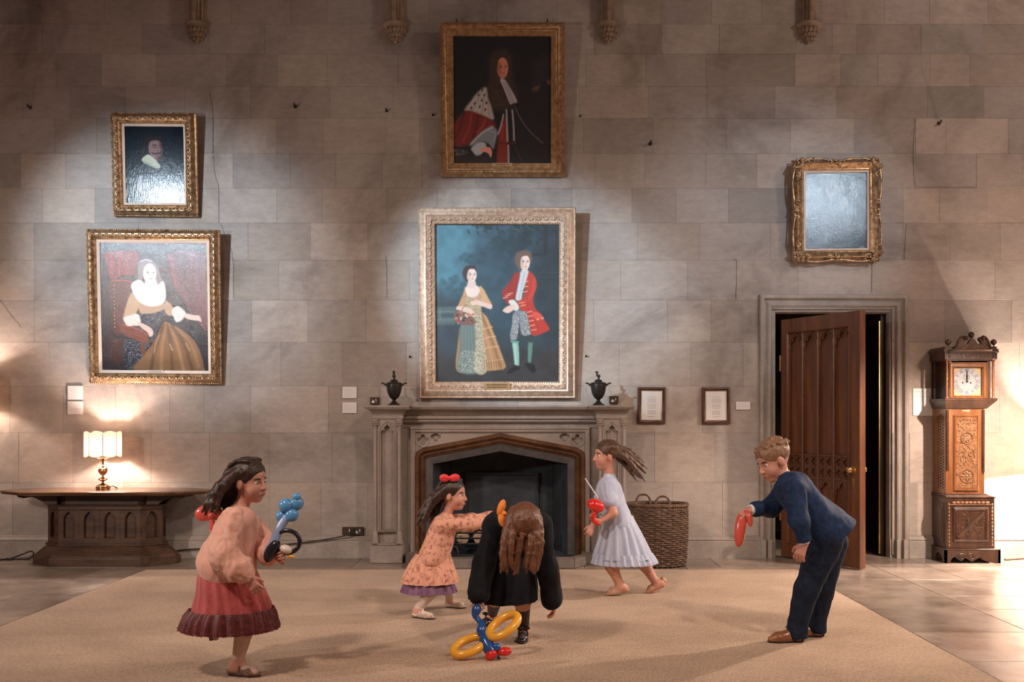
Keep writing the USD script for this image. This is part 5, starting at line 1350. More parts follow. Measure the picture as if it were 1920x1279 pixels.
def picture(name, label, cat_, left, right, top, bottom, lean, roll, prof, fw, slip_w, slip_mat, frame_mat, paint, cmat, orn, back=-0.02, plate=None, roco=False, gain=1.0):
    """a framed picture: outer edges measured on the wall; leans forward by lean degrees from its foot"""
    ym = back - 0.045
    W_, H_ = (right - left) * sc(ym), (bottom - top) * sc(ym) / math.cos(math.radians(lean))
    xc, zb = X((left + right) / 2, ym), Z(bottom, ym)
    t = Thing(name, label, cat_, (xc, back, zb))
    R = rot([1, 0, 0], lean) @ rot([0, 1, 0], roll)
    def tr(m): return move(move(m, None, (0, 0, -H_ / 2)), R, (xc, back - H_ / 2 * math.sin(math.radians(lean)), zb + H_ / 2))
    rect = [(-W_ / 2, 0), (W_ / 2, 0), (W_ / 2, H_), (-W_ / 2, H_)]
    fr_ = t.part('frame', tr(sweep(rect, prof, closed=True, seg=0.03 if roco else None)), frame_mat, smooth=35)
    hin = prof[-2][1]
    if slip_w:
        t.part('inner_slip', tr(sweep(rect, [(fw - slip_w - 0.006, 0.01), (fw - slip_w - 0.004, hin), (fw - slip_w, hin + 0.002), (fw - 0.005, hin - 0.010), (fw, hin - 0.012), (fw, 0.008)], closed=True)), slip_mat, under=fr_, smooth=25)
    for nm, fn in orn:
        t.part(nm, tr(fn(W_, H_)), frame_mat, under=fr_, smooth=60, stuff=True)
    # canvas
    nx, ny = paint.nx, paint.ny
    x0, x1, z0, z1 = -W_ / 2 + fw - 0.006, W_ / 2 - fw + 0.006, fw - 0.006, H_ - fw + 0.006
    gx_, gz_ = np.meshgrid(np.linspace(x0, x1, nx), np.linspace(z1, z0, ny), indexing='ij')
    V = np.stack([gx_, np.full_like(gx_, -0.014), gz_], -1).reshape(-1, 3)
    cm = tr(trimesh.Trimesh(V, grid_faces(nx, ny), process=False))
    t.part('canvas', cm, cmat, prim_var=paint.rgb(gain).reshape(-1, 3))
    t.part('stretcher', tr(bx(x0 - 0.01, x1 + 0.01, -0.012, -0.002, z0 - 0.01, z1 + 0.01)), 'frame_shadow', smooth=False)
    if plate:
        pw, ph, up, pm, hh = plate
        p_ = t.part('name_plate', tr(bx(-pw / 2, pw / 2, -hh - 0.003, -hh + 0.004, up, up + ph, 0.001)), pm)
        t.part('plate_lines', tr(cat([text_rows(-pw / 2 + 0.01, pw / 2 - 0.01, up + ph * 0.15, up + ph * 0.85, 2, -hh - 0.003, rgt, False, True)])), 'frame_mahogany', under=p_, smooth=False)
    return t

def gad(pitch, u, h, r, tilt=35, el=1.7):
    return ('gadrooned_edge', lambda W_, H_: rails(W_, H_, pitch, u, lambda x, z, a, k: ball((x, -h, z), (r * el, r, r), rot([0, 1, 0], -a - tilt), 1)))
def leaves(pitch, u, h, r, name='carved_leaves', amp=40):
    def f(W_, H_):
        return rails(W_, H_, pitch, u, lambda x, z, a, k: cat([ball((x, -h, z), (r * 1.7, r * 0.75, r * 0.62), rot([0, 1, 0], -a + (amp if k % 2 else -amp)), 1), ball((x + 0.3 * r * math.cos(math.radians(a)), -h - r * 0.3, z + 0.3 * r * math.sin(math.radians(a))), (r * 0.5, r * 0.55, r * 0.5), None, 1)]))
    return (name, f)
def corners(u, h, r, name='corner_leaf'):
    def f(W_, H_):
        o = []
        for sx_ in (-1, 1):
            for zz in (u, H_ - u):
                for k in range(5):
                    a = k * 72
                    o.append(ball((sx_ * (W_ / 2 - u) + r * 0.7 * math.cos(math.radians(a)), -h, zz + r * 0.7 * math.sin(math.radians(a))), (r, r * 0.6, r * 0.5), rot([0, 1, 0], -a), 1))
        return cat(o)
    return (name, f)
def centres(u, h, r):
    def f(W_, H_):
        o = []
        for x, z, a in ((0, u, 0), (0, H_ - u, 0), (-W_ / 2 + u, H_ / 2, 90), (W_ / 2 - u, H_ / 2, 90)):
            for k in range(-2, 3):
                o.append(ball((x + k * r * 0.9 * math.cos(math.radians(a)), -h, z + k * r * 0.9 * math.sin(math.radians(a))), (r * (1.1 - 0.2 * abs(k)), r * 0.7, r * (0.8 - 0.12 * abs(k))), rot([0, 1, 0], 25 * k), 1))
        return cat(o)
    return ('centre_leaf', f)

# -- small portrait of a bearded man
p = Paint(197, 218, 833, 1045, 170, (15, 22, 31))
p.cloudy(0.25, 160, 2).ell(510, 600, 330, 420, (20, 29, 39), 14, 0.8)
p.fill([(395, 420), (420, 350), (480, 316), (545, 312), (592, 340), (606, 400), (598, 450), (560, 430), (470, 400), (448, 470), (440, 520), (380, 540), (355, 500)], (34, 30, 31), 2)
p.fill([(462, 395), (500, 374), (560, 376), (590, 415), (598, 478), (592, 545), (565, 592), (525, 575), (475, 530), (450, 475)], (128, 100, 102), 1)
p.fill([(560, 380), (592, 415), (600, 480), (592, 560), (575, 590), (572, 500), (582, 450)], (70, 52, 58), 1.4, 0.8)
p.line([(492, 428), (515, 418), (538, 426)], 9, (52, 40, 42)).line([(562, 426), (578, 420), (592, 426)], 8, (48, 36, 40))
p.ell(517, 443, 14, 7, (42, 32, 36)).ell(577, 443, 11, 6, (40, 30, 34)).line([(545, 440), (560, 488), (540, 498)], 7, (96, 70, 74))
p.line([(490, 505), (525, 512), (560, 508), (580, 500)], 15, (66, 44, 42)).ell(545, 532, 16, 6, (120, 72, 72)).ell(572, 575, 34, 40, (60, 44, 44), 2.5, 0.85)
p.fill([(376, 570), (440, 520), (500, 552), (555, 615), (572, 655), (530, 672), (440, 640), (392, 605)], (176, 180, 158), 1, tex=0.06)
for k in range(7):
    p.line([(405 + k * 22, 560 + k * 6), (398 + k * 24, 600 + k * 10)], 4, (140, 146, 130), 0.7, 0.6)
p.fill([(572, 650), (610, 625), (650, 640), (640, 660), (600, 668)], (120, 130, 130), 1.6, 0.6)
p.fill([(300, 700), (400, 620), (540, 690), (680, 660), (780, 760), (800, 1040), (260, 1040)], (19, 24, 33), 6, 0.9)
p.fill([(335, 762), (365, 740), (388, 770), (378, 860), (376, 942), (335, 915), (318, 865)], (112, 104, 112), 1.2, 0.9).line([(365, 760), (360, 850), (372, 930)], 10, (150, 142, 146), 1.0, 0.6)
prof1 = [(0, 0.0), (0, 0.018), (0.008, 0.026), (0.014, 0.030), (0.022, 0.040), (0.036, 0.066), (0.046, 0.078), (0.056, 0.080), (0.070, 0.070), (0.080, 0.052), (0.088, 0.046), (0.094, 0.050), (0.102, 0.046), (0.104, 0.036), (0.104, 0.005)]
picture('portrait_painting', 'small gilt-framed portrait of a bearded man in a white ruff, upper left', 'painting', 211, 371, 214.5, 405, 4.5, 0.4, prof1, 0.124, 0.024, 'slip_cream', 'gilt', p, 'streaked_canvas',
        [gad(0.0175, 0.004, 0.022, 0.0062), leaves(0.036, 0.062, 0.076, 0.015), ('bead_row', lambda W_, H_: rails(W_, H_, 0.013, 0.094, lambda x, z, a, k: ball((x, -0.050, z), 0.0042, None, 1))), corners(0.058, 0.076, 0.017)], plate=(0.12, 0.018, 0.103, 'cream_plate', 0.026))

# -- seated lady
p = Paint(128, 130, 984, 1158, 260, (34, 28, 36))
p.fill([(128, 130), (984, 130), (984, 330), (128, 330)], (44, 40, 50), 8, 0.9, False).cloudy(0.3, 120, 5)
p.fill([(178, 215), (425, 205), (420, 330), (395, 400), (330, 390), (260, 420), (215, 430), (185, 330)], (118, 26, 28), 2)
for k in range(6):
    p.line([(215 + k * 38, 220), (225 + k * 30, 300), (210 + k * 34, 400)], 12, ((150, 44, 40), (82, 18, 24))[k % 2], 1.6, 0.7)
p.fill([(672, 215), (950, 205), (984, 420), (984, 800), (915, 795), (800, 610), (735, 520), (700, 400)], (84, 38, 50), 3)
p.line([(680, 225), (712, 380), (728, 480)], 22, (140, 48, 52), 2, 0.8).line([(780, 220), (800, 420), (860, 600)], 26, (62, 30, 42), 3, 0.8).line([(880, 220), (900, 450), (950, 700)], 26, (104, 50, 62), 3, 0.7)
p.line([(600, 345), (700, 360), (760, 350)], 26, (98, 34, 40), 3, 0.7)
p.fill([(172, 440), (215, 440), (228, 700), (215, 1100), (180, 1100)], (44, 27, 25), 2, 1, False)
p.fill([(215, 436), (300, 430), (372, 440), (368, 520), (330, 640), (310, 770), (300, 850), (232, 860), (225, 640)], (78, 34, 30), 1.5)
p.line([(218, 440), (300, 434), (370, 442)], 12, (168, 66, 44), 0.8, 0.8)
for k in range(12):
    p.ell(236, 478 + k * 30, 5, 5, (190, 140, 100), 0.4, 0.9)
p.fill([(215, 920), (300, 900), (310, 1100), (215, 1105)], (56, 32, 28), 2, 1, False).line([(217, 925), (260, 915)], 6, (120, 70, 50))
# skirt, shawl
sk = [(640, 755), (720, 790), (800, 838), (880, 925), (930, 1050), (955, 1158), (405, 1158), (440, 1040), (520, 960), (590, 830)]
p.fill(sk, (116, 84, 56), 1.2)
for a_, b_, c_, col in (((640, 770), (560, 950), (520, 1150), (78, 54, 36)), ((650, 775), (610, 960), (600, 1150), (150, 112, 76)), ((660, 775), (680, 960), (690, 1150), (84, 58, 40)), ((672, 780), (730, 940), (780, 1150), (158, 120, 84)), ((690, 790), (780, 930), (850, 1150), (80, 56, 38)), ((720, 800), (840, 940), (900, 1120), (146, 108, 74))):
    p.line([a_, b_, c_], 26, col, 3.0, 0.75)
p.line([(590, 870), (560, 940), (545, 1010)], 10, (196, 158, 118), 1.2, 0.6).line([(690, 990), (672, 940)], 12, (205, 170, 130), 1.2, 0.6).line([(830, 990), (800, 930)], 10, (200, 165, 125), 1.2, 0.5)
p.fill([(640, 690), (720, 700), (790, 760), (900, 780), (960, 880), (984, 1000), (984, 1158), (950, 1158), (905, 960), (790, 835), (645, 752)], (24, 27, 38), 1.5)
sh = [(430, 718), (520, 670), (612, 622), (640, 640), (632, 720), (590, 800), (515, 950), (425, 1075), (330, 1150), (300, 1060), (308, 910), (400, 900), (500, 880), (520, 800)]
p.fill(sh, (24, 28, 40), 1.2).specks(sh, (150, 155, 165), 0.10, 0.7).specks([(640, 690), (720, 700), (790, 760), (880, 780), (900, 860), (790, 835), (645, 752)], (130, 140, 150), 0.05, 0.6)
p.fill([(292, 782), (380, 800), (495, 862), (495, 935), (400, 905), (288, 850)], (104, 46, 34), 1.2).line([(295, 784), (400, 815), (494, 862)], 8, (160, 84, 56), 0.8, 0.8).line([(292, 825), (400, 868), (494, 905)], 4, (150, 92, 64), 0.6, 0.5)
p.fill([(436, 930), (470, 935), (478, 1020), (446, 1020)], (96, 50, 34), 1, 1, False)
# bodice and sleeves
p.fill([(420, 598), (520, 630), (640, 615), (650, 650), (560, 690), (480, 700), (440, 692)], (168, 136, 108), 1.2)
p.fill([(388, 520), (424, 560), (428, 640), (400, 710), (340, 735), (304, 742), (325, 650), (352, 570)], (176, 146, 116), 1.2).specks([(388, 520), (424, 560), (428, 640), (400, 710), (304, 742), (325, 650)], (190, 130, 90), 0.08, 0.7)
p.fill([(640, 590), (700, 640), (730, 690), (690, 715), (640, 690)], (172, 140, 114), 1.2)
p.fill([(308, 735), (360, 712), (420, 700), (442, 740), (436, 790), (390, 795), (345, 800), (318, 775)], (206, 198, 190), 1, tex=0.12).fill([(692, 672), (735, 635), (785, 665), (805, 700), (770, 750), (730, 765), (710, 740)], (208, 202, 198), 1, tex=0.12)
p.fill([(420, 765), (500, 795), (538, 830), (540, 868), (512, 882), (495, 850), (440, 805)], (200, 172, 160), 0.9).fill([(798, 695), (870, 706), (912, 712), (928, 762), (905, 752), (860, 748), (800, 732)], (206, 184, 172), 0.9)
# head, ruff
p.fill([(425, 330), (450, 280), (500, 258), (560, 280), (590, 340), (610, 400), (640, 470), (600, 500), (560, 420), (480, 400), (455, 460), (410, 460), (425, 400)], (122, 108, 108), 2.0)
p.fill([(372, 488), (395, 440), (450, 432), (500, 470), (580, 470), (628, 440), (650, 540), (635, 600), (600, 628), (520, 640), (455, 618), (415, 580)], (226, 220, 216), 1, tex=0.05)
p.fill([(445, 480), (500, 455), (580, 460), (620, 520), (600, 590), (520, 600), (460, 560)], (236, 226, 222), 1.5)
p.fill([(495, 420), (565, 420), (572, 475), (490, 478)], (224, 206, 200), 1)
p.face(522, 378, 52, 80, (232, 216, 210), 0.16, (84, 64, 66), (205, 120, 112), 0.25)
for k in range(12):
    p.ell(452 + k * 8, 282 - 14 * math.sin(k / 11 * math.pi), 4, 5, (206, 196, 190), 0.4, 0.8)
prof2 = [(0, 0.0), (0, 0.018), (0.007, 0.026), (0.013, 0.030), (0.020, 0.038), (0.032, 0.062), (0.042, 0.074), (0.052, 0.075), (0.064, 0.066), (0.072, 0.050), (0.080, 0.046), (0.086, 0.049), (0.094, 0.042), (0.095, 0.034), (0.095, 0.005)]
picture('portrait_painting', 'large gilt-framed portrait of a seated lady in a gold dress, above the lamp', 'painting', 167, 415.5, 433.5, 719, 4.0, 0.5, prof2, 0.122, 0.030, 'slip_cream', 'gilt', p, 'varnished_canvas',
        [gad(0.020, 0.004, 0.022, 0.0068), leaves(0.030, 0.055, 0.071, 0.013), ('bead_row', lambda W_, H_: rails(W_, H_, 0.014, 0.086, lambda x, z, a, k: ball((x, -0.049, z), 0.0042, None, 1))), corners(0.052, 0.072, 0.017)], plate=(0.16, 0.030, 0.094, 'cream_plate', 0.030))

# -- tall robed man
p = Paint(148, 150, 930, 1130, 240, (10, 13, 19))
p.cloudy(0.3, 200, 8)
p.fill([(775, 340), (930, 280), (930, 620), (775, 600)], (34, 30, 34), 6, 0.8, False).fill([(782, 545), (860, 520), (925, 480), (925, 520), (850, 560), (790, 580)], (112, 72, 54), 2.5, 0.8)
p.fill([(835, 560), (850, 510), (885, 495), (910, 525), (930, 530), (930, 640), (830, 640)], (16, 17, 20), 2).fill([(640, 640), (780, 560), (900, 640), (920, 1120), (700, 1120)], (18, 16, 20), 8, 0.8)
p.fill([(440, 320), (470, 270), (540, 245), (600, 275), (620, 350), (630, 470), (660, 560), (640, 660), (560, 720), (450, 700), (410, 580), (440, 450)], (46, 33, 29), 4)
p.cloudy(0.25, 26, 4)
p.face(541, 392, 46, 80, (166, 106, 86), 0.16, (44, 28, 26), (130, 58, 52), 0.55)
p.fill([(470, 330), (500, 318), (498, 380), (490, 460), (510, 500), (455, 520), (440, 420)], (44, 31, 27), 2)
p.fill([(520, 478), (560, 480), (600, 540), (658, 648), (628, 662), (602, 670), (570, 600), (545, 540)], (146, 142, 146), 1.1)
for k in range(3):
    p.line([(545 + k * 14, 500), (585 + k * 12, 590), (608 + k * 16, 660)], 5, (84, 82, 90), 0.8, 0.7)
er = [(408, 538), (425, 620), (455, 700), (470, 790), (400, 775), (320, 740), (235, 722), (290, 640), (340, 580)]
p.fill(er, (146, 140, 136), 2.0)
for x_, y_ in ((380, 562), (350, 600), (376, 640), (318, 665), (358, 690), (402, 712), (412, 660), (290, 700), (395, 600)):
    p.ell(x_, y_, 6, 12, (18, 16, 18), 0.6, 0.9, 20)
for a_, b_ in (((380, 560), (300, 720)), ((405, 580), (370, 760)), ((420, 640), (440, 780))):
    p.line([a_, b_], 10, (100, 95, 96), 1.6, 0.5)
p.fill([(240, 724), (330, 738), (420, 775), (492, 830), (420, 870), (330, 930), (270, 985), (155, 990), (152, 830)], (92, 26, 24), 2)
for a_, b_, c_, col in (((230, 740), (200, 850), (160, 930), (54, 16, 18)), ((290, 750), (270, 860), (220, 960), (128, 42, 34)), ((340, 760), (330, 850), (300, 930), (60, 16, 18)), ((400, 790), (380, 840), (340, 890), (134, 50, 38))):
    p.line([a_, b_, c_], 20, col, 2.2, 0.7)
p.fill([(270, 992), (330, 920), (400, 862), (460, 836), (500, 880), (488, 950), (465, 1020), (430, 980), (380, 960), (320, 985)], (100, 106, 116), 1.4).line([(290, 975), (380, 890), (460, 850)], 12, (158, 160, 166), 1.2, 0.8).line([(430, 880), (480, 890), (470, 960)], 9, (140, 146, 152), 1.2, 0.6)
p.fill([(288, 1010), (340, 970), (395, 965), (412, 1000), (385, 1040), (340, 1078), (305, 1045)], (140, 150, 158), 1.2, tex=0.1).fill([(358, 1015), (400, 1003), (438, 1003), (456, 1040), (446, 1086), (430, 1060), (410, 1045), (370, 1035)], (186, 126, 110), 0.9)
p.fill([(150, 1062), (330, 1070), (425, 1056), (428, 1130), (150, 1130)], (30, 22, 22), 2, 1, False).specks([(155, 1020), (250, 1030), (245, 1058), (155, 1062)], (150, 145, 140), 0.25, 0.6)
p.fill([(545, 800), (575, 790), (580, 1130), (498, 1130), (502, 960), (515, 870)], (102, 28, 24), 1.6)
p.line([(500, 968), (560, 975), (650, 972)], 14, (70, 24, 22), 1, 0.9).line([(545, 830), (535, 940)], 10, (150, 56, 42), 1.5, 0.6)
for pts in ([(572, 715), (576, 830), (580, 955)], [(618, 715), (628, 830), (632, 950)], [(586, 990), (588, 1060), (588, 1128)], [(548, 750), (530, 830), (505, 900)]):
    p.line(pts, 15, (150, 146, 148), 1.0, 0.85)
p.line([(640, 690), (690, 790), (760, 880), (860, 970)], 10, (96, 90, 94), 1.2, 0.7).line([(640, 1000), (690, 1110)], 10, (90, 40, 34), 1.5, 0.6)
prof3 = [(0, 0.0), (0, 0.020), (0.006, 0.028), (0.014, 0.034), (0.024, 0.050), (0.036, 0.064), (0.050, 0.060), (0.060, 0.048), (0.068, 0.050), (0.078, 0.044), (0.088, 0.038), (0.118, 0.032), (0.124, 0.030), (0.126, 0.024), (0.126, 0.004)]
picture('portrait_painting', 'tall gilt-framed portrait of a bewigged man in red robes, top centre', 'painting', 826, 1058, 50, 330.5, 5.0, 0, prof3, 0.128, 0, None, 'gilt_dull', p, 'matt_canvas',
        [gad(0.020, 0.004, 0.024, 0.0062, 0, 1.2), leaves(0.042, 0.038, 0.062, 0.013, amp=18), ('bead_row', lambda W_, H_: rails(W_, H_, 0.015, 0.072, lambda x, z, a, k: ball((x, -0.049, z), 0.0042, None, 1))), centres(0.038, 0.064, 0.018)], plate=(0.19, 0.030, 0.094, 'name_plate', 0.040), gain=1.5)
for px in (857, 1026):
    q = Wp(px, 45)
    hk = Thing('picture_hook', f'small dark iron hook above the {"left" if px < 900 else "right"} corner of the tall robed portrait', 'hook', q, 'iron hooks over the robed portrait')
    hk.part('spike', tube([q + [0, 0.004, 0], q + [0, -0.05, -0.004]], [0.011, 0.008], 8), 'old_iron')
    hk.part('tip', tube(spline([q + [0, -0.046, -0.004], q + [0, -0.06, 0.006], q + [0, -0.056, 0.028]], 8), np.linspace(0.009, 0.004, 8), 7), 'old_iron')

# -- the two children
p = Paint(145, 133, 930, 1140, 300, (46, 72, 86))
p.fill([(145, 133), (420, 133), (380, 420), (300, 560), (145, 640)], (70, 118, 134), 20, 0.95, False).fill([(145, 560), (400, 640), (600, 860), (930, 880), (930, 1140), (145, 1140)], (44, 58, 66), 18, 0.9, False)
p.fill([(780, 133), (930, 133), (930, 900), (800, 860), (760, 500)], (40, 54, 62), 10, 0.9, False).fill([(145, 960), (930, 930), (930, 1140), (145, 1140)], (50, 46, 46), 14, 0.85, False)
tr0 = np.random.default_rng(21)
for cx_, cy_, rr2, col in ((560, 260, 90, (36, 60, 70)), (500, 290, 60, (40, 66, 78)), (640, 300, 90, (34, 56, 66)), (350, 340, 55, (46, 82, 96)), (420, 350, 60, (42, 72, 86)), (250, 500, 60, (50, 86, 98)), (300, 560, 60, (46, 78, 90)), (560, 420, 110, (42, 70, 84)), (700, 220, 70, (32, 52, 60)), (640, 200, 50, (34, 56, 64))):
    for k in range(14):
        a, q = tr0.uniform(0, 6.28), tr0.uniform(0.2, 1.0)
        p.ell(cx_ + rr2 * q * math.cos(a), cy_ + rr2 * q * math.sin(a) * 0.8, rr2 * 0.3, rr2 * 0.26, np.array(col) * tr0.uniform(0.9, 1.12), 1.6, 0.75)
for k in range(60):
    x_ = tr0.choice([tr0.uniform(330, 590), tr0.uniform(640, 850)])
    y_ = 133 + abs(tr0.normal(0, 40))
    p.ell(x_, y_, 16, 6, (28, 46, 52), 0.8, 0.85, tr0.uniform(20, 80))
p.cloudy(0.18, 60, 6)
p.fill([(830, 140), (860, 140), (855, 330), (740, 335), (742, 318), (828, 312)], (30, 40, 47), 2, 0.8, False).line([(800, 440), (930, 440)], 5, (62, 78, 84), 1, 0.6).line([(800, 466), (930, 468)], 5, (58, 72, 78), 1, 0.6)
p.fill([(150, 660), (280, 655), (285, 770), (150, 775)], (78, 98, 100), 2.5, 0.9, False).fill([(185, 700), (255, 700), (260, 722), (182, 722)], (52, 70, 74), 1.5, 0.8).line([(150, 690), (280, 688)], 7, (104, 124, 124), 1, 0.7).line([(150, 742), (285, 740)], 8, (100, 118, 116), 1, 0.7).line([(175, 670), (175, 745)], 8, (98, 118, 118), 1, 0.6)
# girl
p.fill([(330, 700), (430, 688), (478, 735), (515, 830), (545, 920), (588, 1045), (520, 1066), (400, 1076), (280, 1070), (282, 920), (305, 780)], (166, 126, 88), 1.2)
for a_, b_, col in (((440, 710), (560, 1050), (128, 92, 62)), ((460, 720), (585, 1040), (198, 156, 112)), ((430, 740), (520, 1060), (190, 148, 106)), ((300, 800), (290, 1060), (120, 92, 70))):
    p.line([a_, ((a_[0] + b_[0]) / 2 + 6, (a_[1] + b_[1]) / 2), b_], 16, col, 1.8, 0.6)
p.fill([(308, 770), (392, 768), (420, 900), (440, 1070), (292, 1072), (300, 900)], (96, 112, 110), 1.4)
for k in range(5):
    p.line([(318 + k * 17, 780), (310 + k * 26, 1060)], 5, (132, 146, 142), 0.8, 0.5)
pa = [(392, 700), (432, 690), (450, 850), (470, 1066), (395, 1072), (400, 860)]
p.fill(pa, (140, 132, 110), 1.2).specks(pa, (214, 204, 176), 0.22, 0.8).specks([(308, 950), (400, 950), (430, 1068), (300, 1070)], (205, 196, 170), 0.16, 0.7)
for y_, w_ in ((800, 90), (860, 105), (925, 120), (1010, 140)):
    p.line([(440 + (y_ - 800) * 0.08, y_ + 6), (470 + (y_ - 800) * 0.1, y_ - 6), (470 + w_ * 0.4 + (y_ - 800) * 0.22, y_ - 14)], 9, (206, 166, 122), 0.9, 0.7)
for k in range(9):
    p.line([(452 + k * 15, 1000 - k * 1.5), (456 + k * 15.5, 1056 - k * 2.5)], 5, (120, 88, 60), 0.7, 0.6)
p.fill([(335, 530), (318, 580), (292, 640), (280, 672), (330, 660), (350, 600), (352, 560)], (184, 142, 104), 1.1).fill([(428, 522), (455, 550), (480, 600), (503, 640), (498, 668), (450, 645), (425, 600), (420, 560)], (200, 158, 116), 1.1)
bo = [(342, 585), (425, 568), (436, 640), (430, 695), (345, 690), (338, 640)]
p.fill(bo, (158, 140, 110), 1).specks(bo, (214, 200, 170), 0.16, 0.7)
p.fill([(336, 535), (375, 515), (420, 530), (424, 566), (396, 596), (350, 588)], (224, 206, 196), 1.0).fill([(355, 490), (396, 490), (400, 530), (350, 535)], (214, 192, 182), 0.9)
p.fill([(366, 628), (410, 614), (470, 634), (503, 645), (498, 672), (455, 660), (410, 645), (380, 648)], (218, 190, 176), 0.9).fill([(282, 655), (330, 655), (372, 672), (396, 705), (388, 725), (362, 700), (310, 690), (280, 680)], (214, 186, 172), 0.9)
p.fill([(265, 690), (300, 680), (392, 735), (385, 772), (290, 768), (266, 745)], (112, 84, 74), 1)
for k in range(26):
    p.ell(tr0.uniform(266, 385), tr0.uniform(690, 768), 8, 6, ((205, 120, 110), (40, 40, 46), (200, 188, 178), (150, 70, 66))[k % 4], 0.5, 0.9)
p.line([(312, 740), (316, 670), (340, 650)], 6, (150, 120, 96), 0.6, 0.9)
p.fill([(318, 440), (330, 405), (365, 392), (398, 400), (405, 430), (380, 420), (350, 440), (348, 490), (345, 500), (325, 470)], (58, 44, 47), 1.2)
p.face(375, 455, 32, 46, (226, 204, 194), 0.18, (58, 44, 46), (206, 112, 106), 0.3)
p.fill([(330, 430), (345, 405), (385, 398), (402, 415), (360, 418), (346, 450), (342, 490), (330, 470)], (58, 44, 47), 0.9)
p.specks([(378, 600), (412, 590), (415, 618), (385, 622)], (222, 150, 140), 0.4, 0.8)
# boy
p.fill([(632, 872), (668, 878), (676, 1032), (650, 1036), (640, 960)], (136, 182, 168), 1).line([(648, 890), (655, 1020)], 9, (182, 214, 200), 1, 0.6).fill([(736, 876), (762, 876), (752, 1010), (734, 1018)], (92, 130, 120), 1)
p.fill([(628, 800), (690, 800), (760, 830), (764, 882), (730, 880), (700, 840), (672, 884), (626, 876)], (46, 62, 62), 1.2).line([(626, 878), (670, 884)], 12, (110, 160, 146), 0.8, 0.9)
p.fill([(598, 1082), (625, 1050), (650, 1034), (682, 1042), (676, 1060), (640, 1078), (612, 1090)], (18, 18, 22), 0.9).fill([(712, 1022), (745, 1018), (772, 1034), (782, 1072), (762, 1080), (735, 1056)], (18, 18, 22), 0.9)
wc = [(640, 700), (690, 680), (720, 690), (738, 760), (752, 830), (692, 834), (680, 740), (662, 860), (620, 858), (632, 770)]
p.fill(wc, (142, 148, 154), 1).specks(wc, (70, 76, 84), 0.22, 0.7).specks(wc, (206, 208, 208), 0.12, 0.7)
p.fill([(650, 440), (628, 480), (600, 520), (568, 560), (576, 600), (606, 642), (640, 625), (655, 600), (662, 540), (684, 450)], (150, 46, 40), 1.1).line([(640, 470), (610, 540), (600, 610)], 14, (140, 40, 36), 1.6, 0.6)
p.fill([(732, 428), (770, 455), (790, 520), (768, 600), (775, 660), (820, 715), (855, 770), (870, 802), (840, 822), (762, 842), (740, 760), (722, 690), (690, 682), (664, 622), (700, 600), (716, 520), (704, 450)], (178, 56, 44), 1.1)
p.line([(775, 480), (760, 570), (700, 640)], 18, (200, 84, 66), 2, 0.5).line([(745, 640), (780, 720), (800, 820)], 16, (170, 48, 42), 2, 0.6).line([(716, 460), (726, 560), (735, 680), (768, 835)], 7, (160, 44, 38), 1, 0.6)
for x_, y_ in ((718, 498), (714, 530), (712, 562), (690, 632), (700, 650), (742, 690), (746, 718), (752, 748), (760, 778), (770, 806), (604, 586), (618, 574), (588, 600)):
    p.line([(x_ - 14, y_ + 2), (x_ + 16, y_ - 4)], 7, (224, 158, 138), 0.6, 0.85)
p.fill([(765, 690), (812, 700), (830, 735), (790, 740), (764, 715)], (214, 84, 66), 1, 0.9).ell(795, 738, 7, 7, (226, 170, 150)).ell(826, 730, 7, 7, (226, 170, 150))
p.fill([(688, 425), (735, 425), (722, 490), (700, 560), (690, 610), (655, 612), (665, 540), (680, 470)], (196, 202, 204), 1.0).line([(712, 440), (690, 540), (676, 606)], 6, (148, 158, 164), 0.8, 0.6)
p.fill([(608, 622), (640, 612), (668, 640), (676, 672), (650, 684), (632, 660)], (206, 208, 206), 0.9, tex=0.06).fill([(572, 682), (598, 656), (640, 646), (654, 664), (625, 690), (600, 698)], (222, 190, 174), 0.9)
p.fill([(648, 350), (665, 312), (705, 298), (745, 304), (758, 345), (748, 380), (700, 340), (684, 400), (690, 440), (660, 400)], (104, 82, 72), 1.3)
p.face(712, 374, 33, 52, (228, 204, 190), 0.16, (64, 50, 48), (208, 112, 100), 0.35)
p.fill([(660, 345), (680, 312), (735, 304), (752, 330), (700, 335), (684, 370), (684, 410), (664, 390)], (106, 84, 74), 0.9)
prof4 = [(0, 0.0), (0, 0.034), (0.006, 0.044), (0.012, 0.044), (0.018, 0.040), (0.036, 0.052), (0.058, 0.070), (0.070, 0.074), (0.080, 0.070), (0.086, 0.062), (0.100, 0.060), (0.128, 0.050), (0.140, 0.046), (0.150, 0.040), (0.156, 0.030), (0.156, 0.004)]
picture('portrait_painting', 'large gilt-framed double portrait of a girl with basket and a boy in red coat', 'painting', 786, 1079, 393, 747, 3.6, 0, prof4, 0.160, 0, None, 'gilt_pale', p, 'matt_canvas',
        [leaves(0.034, 0.110, 0.056, 0.014, amp=30), ('egg_row', lambda W_, H_: rails(W_, H_, 0.022, 0.146, lambda x, z, a, k: ball((x, -0.044, z), (0.008, 0.006, 0.006), rot([0, 1, 0], -a), 1))), ('leaf_tips', lambda W_, H_: rails(W_, H_, 0.017, 0.092, lambda x, z, a, k: ball((x, -0.062, z), (0.006, 0.005, 0.005), None, 1))), corners(0.112, 0.058, 0.018)], back=-0.03, plate=(0.24, 0.062, 0.085, 'name_plate', 0.070), gain=0.95)

